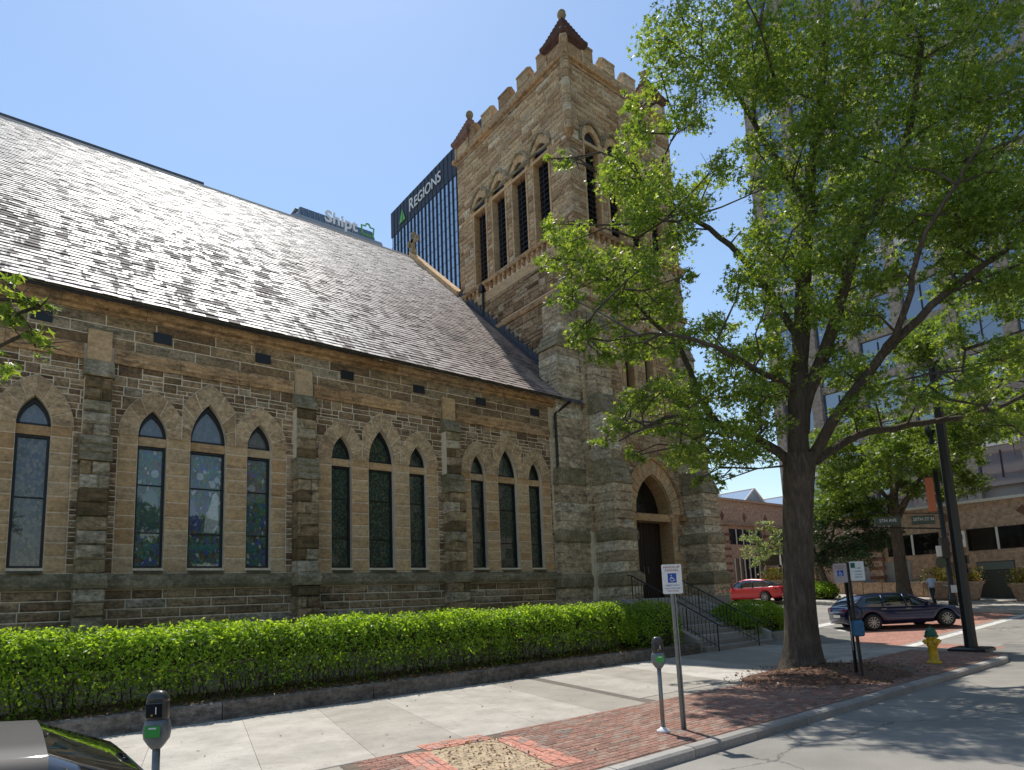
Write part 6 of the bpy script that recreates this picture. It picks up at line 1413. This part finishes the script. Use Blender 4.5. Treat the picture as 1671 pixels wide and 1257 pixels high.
    mb = MB(); mb.add([(L/2-.015,-.45,.42),(L/2-.015,.45,.42),(L/2-.03,.50,.64),(L/2-.03,-.50,.64)]+[(L/2+.012,-.45,.42),(L/2+.012,.45,.42),(L/2-.0,.50,.64),(L/2-.0,-.50,.64)], [(0,1,2,3),(4,5,6,7),(0,1,5,4),(1,2,6,5),(2,3,7,6),(3,0,4,7)]); obj('grille', mb, tr, root)
    mb = MB(); mb.tube([(L/2-.01,-.52,.62),(L/2+.02,-.42,.45),(L/2+.03,0,.42),(L/2+.02,.42,.45),(L/2-.01,.52,.62)], .018, 6); obj('grille_trim', mb, M_galv, root)
    mb = MB(); mb.box((-L/2-.012,-.26,.60),(-L/2+.03,.26,.72)); obj('number_plate', mb, M_signw, root)
    root.location = loc; root.rotation_euler = (loc[3] if len(loc) > 3 else 0, 0, rz); root.location = loc[:3]; return root
def paint(name, col, metal=.4, rough=.3): 
    m, nt, b = mat(name); b.inputs['Base Color'].default_value = (*col,1); b.inputs['Metallic'].default_value = metal; b.inputs['Roughness'].default_value = rough; b.inputs['Coat Weight'].default_value = 1; b.inputs['Coat Roughness'].default_value = .04; return m
_nc = len(bpy.data.objects)
cB = car((29.25,11.25,G(29.25,11.25)+.01), math.atan2(-1.5,2.0), paint('deep blue metallic paint', (.006,.010,.06), .6), 'dark blue estate car crossing the junction behind the hydrant', 'blue_car', L=4.95, H=1.66)
cB.rotation_euler[1] = -.02; cB.scale = (1,1,.93)
cR = car((37.2,22.6,G(37.2,22.6)+.01), R(93), paint('bright red paint', (.55,.015,.025), .1), 'bright red car parked behind the dark bush left of the oak trunk', 'red_car', kind='sedan', L=4.6, W=1.8)
cG = car((-1.37,4.22,.0), math.pi, paint('dark grey paint', (.022,.020,.019), 0, .62), 'dark grey car whose roof corner shows at the bottom left', 'grey_car', kind='suv', L=4.7, W=1.86)
bpy.data.materials['dark grey paint'].node_tree.nodes['Principled BSDF'].inputs['Coat Weight'].default_value = .1
mb = MB(); mb.tube([(.05,3.56,1.44),(.15,3.66,1.465),(.20,4.22,1.50),(.15,4.78,1.465),(.05,4.88,1.44)], .014, 6); obj('roof_trim', mb, M_galv, cG, smooth=True)
# ------------------------------------------------------------------ person on the far sidewalk
def person(x, y, z, face, label):
    r = empty('person', (x,y,z), label=label, cat='person'); f = Vector((math.cos(face),math.sin(face),0)); s = Vector((-f.y,f.x,0)); o = Vector((x,y,z))
    def W(a, b, c): return tuple(o+f*a+s*b+Vector((0,0,c)))
    J = [(0,0,.92),(0,0,1.12),(0,0,1.38),(0,0,1.50),(.01,0,1.60),(.01,0,1.70),
         (.02,.10,.88),(.16,.11,.48),(.08,.11,.07),(.20,.11,.03),(0,-.10,.88),(-.02,-.11,.47),(-.26,-.11,.12),(-.16,-.11,.04),
         (0,.19,1.40),(-.06,.24,1.12),(.08,.23,.88),(.12,.22,.80),(0,-.19,1.40),(.05,-.24,1.12),(.20,-.20,.93),(.26,-.19,.87)]
    E = [(0,1),(1,2),(2,3),(3,4),(4,5),(0,6),(6,7),(7,8),(8,9),(0,10),(10,11),(11,12),(12,13),(2,14),(14,15),(15,16),(16,17),(2,18),(18,19),(19,20),(20,21)]
    RR = [.15,.135,.15,.055,.085,.08,.095,.065,.042,.04,.095,.065,.042,.04,.06,.045,.033,.035,.06,.045,.033,.035]
    me = bpy.data.meshes.new('body'); me.from_pydata([W(*j) for j in J], E, []); b = bpy.data.objects.new('body', me); C.objects.link(b)
    md = b.modifiers.new('skin', 'SKIN'); 
    for i, v in enumerate(me.skin_vertices[0].data if me.skin_vertices else []): v.radius = (RR[i], RR[i]*.85)
    me.materials.append(plain('skin tone', (.35,.19,.12), .6)); P_inv(b, r)
    return r, b, W
def person2(x, y, z, face, label):
    r = empty('person', (x,y,z), label=label, cat='person'); f = Vector((math.cos(face),math.sin(face),0)); s = Vector((-f.y,f.x,0)); o = Vector((x,y,z))
    def W(a, b, c): return tuple(o+f*a+s*b+Vector((0,0,c)))
    def limb(mb, pts, rr, n=8): mb.tube([W(*p) for p in pts], rr, n)
    def ell(mb, secs): mb.loft([[W(ca+b_*math.sin(t), cb+a_*math.cos(t), z_) for t in [k*math.pi/6 for k in range(12)]] for z_,a_,b_,ca,cb in secs])
    sk = plain('skin tone', (.35,.19,.12), .6); sh = plain('pale blue shirt', (.38,.46,.62), .8); tr = plain('dark trousers', (.025,.025,.035), .8); hr = plain('dark hair', (.02,.014,.01), .7); so = plain('dark shoes', (.01,.01,.01), .5)
    mb = MB(); ell(mb, [(1.44,.055,.055,0,0),(1.50,.052,.055,.005,0),(1.54,.06,.075,.012,0),(1.60,.074,.095,.015,0),(1.68,.076,.098,.01,0),(1.745,.05,.065,0,0),(1.765,.012,.015,0,0)])
    mb.lathe([(.012,-.02),(.016,.01),(.006,.03)], W(.115,0,1.61), 6)
    for sd_, pts in ((1,[(.0,.20,1.36),(-.07,.235,1.12),(.03,.235,.90)]),(-1,[(.0,-.20,1.36),(.06,-.235,1.12),(.20,-.21,.97)])):
        limb(mb, pts, [.042,.038,.026]); e = Vector(pts[-1])
        for k in range(4): limb(mb, [(e.x,e.y+(k-1.5)*.016,e.z),(e.x+.03,e.y+(k-1.5)*.02,e.z-.07),(e.x+.045,e.y+(k-1.5)*.018,e.z-.10)], [.012,.010,.007], 5)
        limb(mb, [(e.x,e.y-sd_*.03,e.z-.01),(e.x+.05,e.y-sd_*.045,e.z-.05)], [.012,.008], 5)
    obj('body', mb, sk, r, smooth=True)
    mb = MB(); ell(mb, [(.93,.165,.115,0,0),(1.05,.15,.105,0,0),(1.2,.17,.115,0,0),(1.34,.20,.11,0,0),(1.41,.17,.09,0,0),(1.46,.07,.065,0,0)])
    for sd_, q in ((1,(-.045,.23,1.17)),(-1,(.04,-.23,1.17))): limb(mb, [(0,sd_*.16,1.39),(0,sd_*.20,1.33),q], [.07,.062,.055])
    obj('shirt', mb, sh, r, smooth=True)
    mb = MB(); ell(mb, [(.80,.16,.12,0,0),(.90,.165,.118,0,0),(.96,.15,.11,0,0)])
    limb(mb, [(0,.085,.86),(.13,.09,.50),(.10,.09,.09)], [.095,.068,.05]); limb(mb, [(0,-.085,.86),(-.04,-.09,.48),(-.24,-.09,.13)], [.095,.068,.05]); obj('trousers', mb, tr, r, smooth=True)
    mb = MB(); limb(mb, [(.04,.09,.045),(.12,.09,.045),(.24,.09,.03)], [.045,.045,.03]); limb(mb, [(-.28,-.09,.10),(-.22,-.09,.06),(-.12,-.09,.03)], [.045,.045,.03]); obj('shoes', mb, so, r, smooth=True)
    mb = MB(); ell(mb, [(1.60,.080,.07,-.035,0),(1.68,.083,.09,-.015,0),(1.745,.062,.078,-.005,0),(1.78,.015,.02,0,0)]); obj('hair', mb, hr, r, smooth=True)
    return r
person2(40.0, 13.35, G(40,13.35)+.15, R(160), 'person in a pale blue shirt and dark trousers walking on the far sidewalk')
# ------------------------------------------------------------------ low stone building across the side street
M_lb = stone('pinkish building stone', [(0,(.36,.25,.18)),(.5,(.42,.30,.22)),(1,(.46,.34,.26))], .25, bstr=.2, bscale=5)
M_lbd = stone('red brown stone stripe', [(0,(.16,.085,.065)),(1,(.22,.12,.09))], .2, bstr=.2)
M_cop = plain('white coping', (.75,.73,.68), .6, var=.15)
lb_ = empty('low_stone_building', (50,18,1), label='long low pinkish stone building with dark windows and red brown stripes across the side street', cat='building')
Fw = Fr((46.5,0,0), (0,-1,0), (-1,0,0)); Fs = Fr((0,31,0), (1,0,0), (0,-1,0))
obj('wall', MB().box((46.5,-30,0),(75,24.5,6.9)), M_lb, lb_); obj('wall', MB().box((47.0,31,0),(90,60,9.9)), M_lb, lb_)
def bay(fr, u, z0, w_, top, zt, big=True):
    # window band of two panes + piers with stripes
    wz0, wz1 = top-2.9, top-1.55
    ro = MB(); ro.box(fr.p(u-w_/2,wz0,.02), fr.p(u+w_/2,wz1,-.1)); wn_ = obj('window', ro, M_dark, lb_)
    n = 2 if big else 5
    for k in range(n):
        a = u-w_/2+w_*k/n+.06; b = u-w_/2+w_*(k+1)/n-.06; m = MB(); m.box(fr.p(a,wz0+.05,.03), fr.p(b,wz1-.05,.025)); obj('pane', m, M_glbld, wn_)
        if k: m = MB(); m.box(fr.p(a-.12,wz0,.07), fr.p(a,wz1,.0)); obj('mullion', m, M_cop, wn_)
def pier(fr, u, z0, z1, w_=.75):
    p = obj('pier', MB().box(fr.p(u-w_/2,z0,.18), fr.p(u+w_/2,z1,-.05)), M_lb, lb_)
    n = int((z1-z0)/.62)
    for k in range(n): z = z0+.35+k*.62; obj('stripe', MB().box(fr.p(u-w_/2-.12,z,.22), fr.p(u+w_/2+.12,z+.22,-.02)), M_lbd, p)
ups = [-9.4,-14.0,-18.6,-23.2,-4.8,-.2,4.4,9.0]
for u in ups:
    y_ = -u
    if -26 < y_ < 24: bay(Fw, u-2.3, 1, 3.1, 6.85, 0); pier(Fw, u, .3, 5.4)
for y_ in (10.3,14.3,19,6,1.5,-3):
    m = MB(); m.add([Fw.p(-y_+a_,6.15+b_,.04) for a_,b_ in ((0,-.32),(.34,0),(0,.32),(-.34,0))]+[Fw.p(-y_+a_,6.15+b_,-.02) for a_,b_ in ((0,-.32),(.34,0),(0,.32),(-.34,0))], [(0,1,2,3),(0,1,5,4),(1,2,6,5),(2,3,7,6),(3,0,4,7)]); obj('diamond_inlay', m, M_lbd, lb_)
obj('coping', MB().box((46.3,-30,6.9),(47.3,24.6,7.06)), M_cop, lb_); obj('coping', MB().box((46.8,30.8,9.9),(90,31.4,10.1)), M_lb, lb_)
# garage shutter
gd = obj('garage_shutter', MB().box(Fw.p(-12.95,.6,.02), Fw.p(-11.05,3.25,-.1)), plain('dark grey shutter', (.05,.055,.05), .6), lb_)
for k in range(11): obj('shutter_slat', MB().box(Fw.p(-12.9,.95+k*.16,.055), Fw.p(-11.1,1.08+k*.16,.02)), plain('shutter slat grey', (.075,.075,.065), .6) if k == 0 else bpy.data.materials['shutter slat grey'], gd)
obj('shutter_header', MB().box(Fw.p(-12.9,2.75,.06), Fw.p(-11.1,3.2,.02)), plain('grey green header', (.14,.17,.16), .6), gd)
obj('grey_panel', MB().box(Fw.p(-19.6,1.3,.03), Fw.p(-16.6,3.6,-.02)), plain('light grey panel', (.30,.31,.33), .6), lb_)
for u in (47.6,54.5,61.5,68.5,75.5):
    bay(Fs, u+3.4, 2, 5.2, 9.0, 0, False); pier(Fs, u, 1.5, 7.6, 1.1)
    m = MB(); m.box(Fs.p(u+1.2,2.3,.03), Fs.p(u+5.8,4.9,-.05)); w_ = obj('window', m, M_glbld, lb_)
    for k in range(7): obj('mullion', MB().box(Fs.p(u+1.2+k*.76,2.3,.09), Fs.p(u+1.32+k*.76,4.9,.02)), M_cop, w_)
    for du in (.0,3.4):
        m = MB(); m.add([Fs.p(u+du+a_,8.55+b_,.04) for a_,b_ in ((0,-.42),(.3,0),(0,.42),(-.3,0))]+[Fs.p(u+du+a_,8.55+b_,-.02) for a_,b_ in ((0,-.42),(.3,0),(0,.42),(-.3,0))], [(0,1,2,3),(0,1,5,4),(1,2,6,5),(2,3,7,6),(3,0,4,7)]); obj('diamond_inlay', m, M_lbd, lb_)
obj('cornice', MB().box((46.7,30.7,7.75),(90,31,7.95)), M_lb, lb_)
M_sky = glassy('skylight glass', (.25,.33,.42), ior=2.0)
for x0 in (54,62,70):
    m = MB(); m.add([(x0,33,10.1),(x0+5,33,10.1),(x0+5,39,10.1),(x0,39,10.1),(x0+2.5,33,11.9),(x0+2.5,39,11.9)], [(0,1,4),(1,2,5,4),(2,3,5),(3,0,4,5)]); s_ = obj('skylight', m, M_sky, lb_)
    m = MB()
    for a_, b_ in (((x0,33,10.1),(x0+2.5,33,11.9)),((x0+5,33,10.1),(x0+2.5,33,11.9)),((x0+2.5,33,11.9),(x0+2.5,39,11.9))): m.tube([a_,b_], .09, 5)
    obj('skylight_frame', m, M_cop, s_)
# planters and low walls in front of it
for i, (x, y, rr_, lab) in enumerate(((41.6,23.4,.9,'round terracotta planter with yellow flowers behind the red car'),(44.0,14.2,1.0,'wide planter with orange flowers on the far sidewalk right of the tall street tree'),(44.4,12.9,.8,'planter with green and orange flowers beside the dark shutter'),(44.2,10.2,.8,'planter of pale flowers right of the dark shutter'))):
    z = G(x,y)+.15; pr = empty('planter', (x,y,z), label=lab, cat='planter'); m = MB(); m.lathe([(rr_*.55,0),(rr_*.6,.15),(rr_*.85,.85),(rr_*.98,.95),(rr_*1.0,1.08),(rr_*.9,1.08)], (x,y,z), 16); obj('bowl', m, M_lb, pr, smooth=True)
    c = 900; P = np.stack([x+rng.normal(size=c)*rr_*.42, y+rng.normal(size=c)*rr_*.42, z+1.1+rng.random(c)**1.5*.8],1); V, F = leaves(P,.14,.6); np_obj('flowers', V, F, M_flower, pr)
pw = empty('planter_wall', (44.5,14,1), label='low pinkish stone wall along the front of the low building', cat='wall')
for k in range(12): obj('wall_block', MB().box((45.2,13.2+k*1.2,.6),(45.7,14.36+k*1.2,2.1+.05*k)), M_lb, pw)
rl = empty('handrail', (43,12.6,1), label='thin pale handrail sloping up to the low building beside the dark shutter', cat='handrail')
m = MB(); m.tube([(43.2,13.1,1.75),(43.3,14.6,2.2),(43.3,15.6,2.2)], .035, 6); obj('top_rail', m, M_cop, rl)
for y_ in (13.1,14.6): m = MB(); m.tube([(43.2,y_,1.0),(43.25,y_,1.75 if y_ < 14 else 2.2)], .03, 6); obj('post', m, M_cop, rl)
b4 = empty('clipped_bushes', (40.6,21,1.6), label='row of low bright green clipped bushes behind the blue car', cat='bush'); ball_bush(b4, (40.6,20.4,1.75), (.9,1.6,.75), 3600, .14, M_hedge)
b5 = empty('clipped_bush', (36.2,28,2), label='bright green shrub at the right end of the dark bush beside the oak trunk', cat='bush'); ball_bush(b5, (24.9,14.2,.75), (.7,.8,.72), 3800, .085, M_hedge)
# ------------------------------------------------------------------ far buildings
# bank tower
rb = empty('bank_tower', (110,176,0), label='tall dark glass bank tower with green triangle and white name on its top band', cat='office tower')
RX, RY0, RY1, RZ = 110, 140, 206.7, 154.2
obj('core', MB().box((RX+.6,RY0,0),(RX+45,RY1-.3,RZ-.4)), M_regdk, rb)
obj('top_band', MB().box((RX,RY0,RZ-10.4),(RX+45.5,RY1,RZ)), M_regdk, rb)
nc = 26; dy = (RY1-RY0)/nc
for k in range(nc):
    ya = RY0+k*dy
    obj('glass_column', MB().box((RX+.25,ya+.30,30),(RX+.7,ya+dy-.30,RZ-10.4)), M_glreg, rb)
    obj('mullion', MB().box((RX-.1,ya-.24,30),(RX+.5,ya+.24,RZ-10.4)), M_regdk, rb)
    obj('band_rib', MB().box((RX-.12,ya-.10,RZ-10.3),(RX+.05,ya+.10,RZ-.1)), M_dark, rb)
sp = MB(); z = 34
while z < RZ-11: sp.box((RX+.20,RY0,z),(RX+.32,RY1,z+.14)); z += 3.9
obj('floor_lines', sp, M_regdk, rb, kind='stuff')
fmR = lambda y, z: frameM((RX-.25,y,z), (0,-1,0), (0,0,1))
text('lettering', 'R', 7.2, M_letter, fmR(190.2,RZ-5.3), rb, .12, .04, sx=.85); text('lettering', 'EGIONS', 5.6, M_letter, fmR(178.9,RZ-5.7), rb, .12, .04, sx=.94)
m = MB(); fx = RX-.3
m.add([(fx,199.6,RZ-8.4),(fx,197.4,RZ-3.2),(fx,196.9,RZ-8.4)], [(0,1,2)]); m.add([(fx,196.6,RZ-8.4),(fx,197.1,RZ-3.2),(fx,194.8,RZ-8.4)], [(0,1,2)]); obj('triangle_emblem', m, M_lgreen, rb)
# second tower, only its top shows above the roof
sb = empty('chamfered_tower', (60,140,0), label='far office tower with chamfered top and white name, just above the slate roof', cat='office tower')
M_shg = plain('pale grey cladding', (.30,.33,.36), .5, .2); M_shd = glassy('dark green glass', (.02,.035,.04), ior=1.8)
SX0, SX1 = 50.0, 69.3; oct_ = lambda a, e: [(SX0-e+a,140),(SX1+e-a,140),(SX1+e,140+a+1),(SX1+e,160),(SX0-e,160),(SX0-e,140+a+1)]
m = MB(); m.loft([[(x,y-2.8,z) for x,y in oct_(2,4.2)] for z in (40,91.2)]+[[(x,y-2.8+.8,z) for x,y in oct_(2,3.4)] for z in (94.6,)]); obj('shaft', m, M_shg, sb)
m = MB(); m.loft([[(x,y-1,94.4) for x,y in oct_(.6,1.0)],[(x,y,98.0) for x,y in oct_(.2,0)]]); obj('crown_glass', m, M_shd, sb)
for k in range(14): xk = SX0+.7+k*(SX1-SX0-1.2)/13; obj('mullion', MB().add([(xk-.06,138.85,94.5),(xk+.06,138.85,94.5),(xk+.06,139.85,98),(xk-.06,139.85,98)], [(0,1,2,3)]), M_shg, sb)
m = MB(); m.add([(49.4,141,97.9),(53.5,141,97.9),(52,142,99.0),(53.5,146,97.9),(49.4,146,97.9)], [(0,1,2),(1,3,2),(3,4,2),(4,0,2)]); obj('skylight', m, M_cop, sb)
text('lettering', 'Shipt', 4.2, M_letter, frameM((59.6,137.6,96.25), (1,0,0), (0,0,1)), sb, .1, .09, sx=1.0)
m = MB(); bp_ = [(65.2,94.9),(65.0,97.2),(66.0,97.2),(66.4,98.0),(67.0,98.0),(67.4,97.2),(68.4,97.2),(68.2,94.9)]; m.tube([(x,137.7,z+.2) for x,z in bp_+[bp_[0]]], .22, 5); obj('bag_emblem', m, M_lgreen, sb)
# office tower behind the trees on the right
ob = empty('office_tower', (64,10,0), label='tall pale stone office tower with bands of blue windows behind the oak on the right', cat='office tower')
OX, OY0, OY1, OZ = 64, -40, 33.5, 92
obj('core', MB().box((OX+.6,OY0,0),(OX+30,OY1,OZ)), plain('tower core grey', (.30,.29,.27), .8), ob)
M_op = stone('office pale stone', [(0,(.24,.215,.185)),(1,(.28,.25,.22))], .15, bstr=.1, bscale=3)
nb_ = 18; dy = (OY1-OY0)/nb_; proto = None; fl = 4.1; z = 10.5
colm = []
for k in range(nb_+1):
    y_ = OY0+k*dy; obj('column', MB().box((OX-.35,y_-.5,0),(OX+.7,y_+.5,OZ)), M_op, ob)
wm = MB().box((-.02,-1.62,-.6),(.3,1.62,2.75)); wme = None; pme = None; cnt = 0; wlist = []; k = 0
fr_i = 0
while z < OZ-3:
    obj('spandrel', MB().box((OX-.05,OY0,z+2.75),(OX+.5,OY1,z+fl-.6)), M_op if fr_i % 5 else M_cop, ob)
    for k in range(nb_):
        y_ = OY0+(k+.5)*dy
        if y_ > -5 and z < 75:
            if wme is None:
                o = obj('window', wm, M_gloff, None); wme = o.data; o.location = (OX+.2,y_,z); o.scale = (1,.98,1)
            else: o = bpy.data.objects.new('window', wme); C.objects.link(o); o.location = (OX+.2,y_,z)
            P_inv(o, ob)
            if pme is None:
                f_ = obj('mullion', MB().box((-.1,-.05,0),(.1,.05,2.35)), M_dark, None); pme = f_.data
            else: f_ = bpy.data.objects.new('mullion', pme); C.objects.link(f_)
            f_.location = (OX+.2,y_,z); P_inv(f_, ob) if False else None
            f_.parent = o
            f_.location = (-.02,0,0)
    z += fl; fr_i += 1
# unseen blocks across the road: reflected in windows, pale to bounce sun on church
xb = empty('unseen_street_building', (36,-24,0), label='tall unseen office block across the road, made pale to bounce sunlight', cat='building')
xw = stone('pale office wall across', [(0,(.50,.45,.38)),(1,(.56,.51,.44))], .1, bstr=.1, bscale=3)
obj('wall', MB().box((21,-45,0),(64,-22,24)), xw, xb)
for f_ in range(6):
    for k in range(10): obj('window', MB().box((21.8+k*4.2,-22.1,2.5+f_*3.8),(24+k*4.2,-21.95,4.5+f_*3.8)), M_glbld, xb)
xc = empty('unseen_street_building', (-14,-24,0), label='low unseen pale building added across the road to bounce sunlight', cat='building')
obj('wall', MB().box((-50,-40,0),(20.5,-22,6.0)), xw, xc)
for k in range(13): obj('window', MB().box((-48+k*5.1,-22.1,.9),(-44.6+k*5.1,-21.95,3.4)), M_glbld, xc)
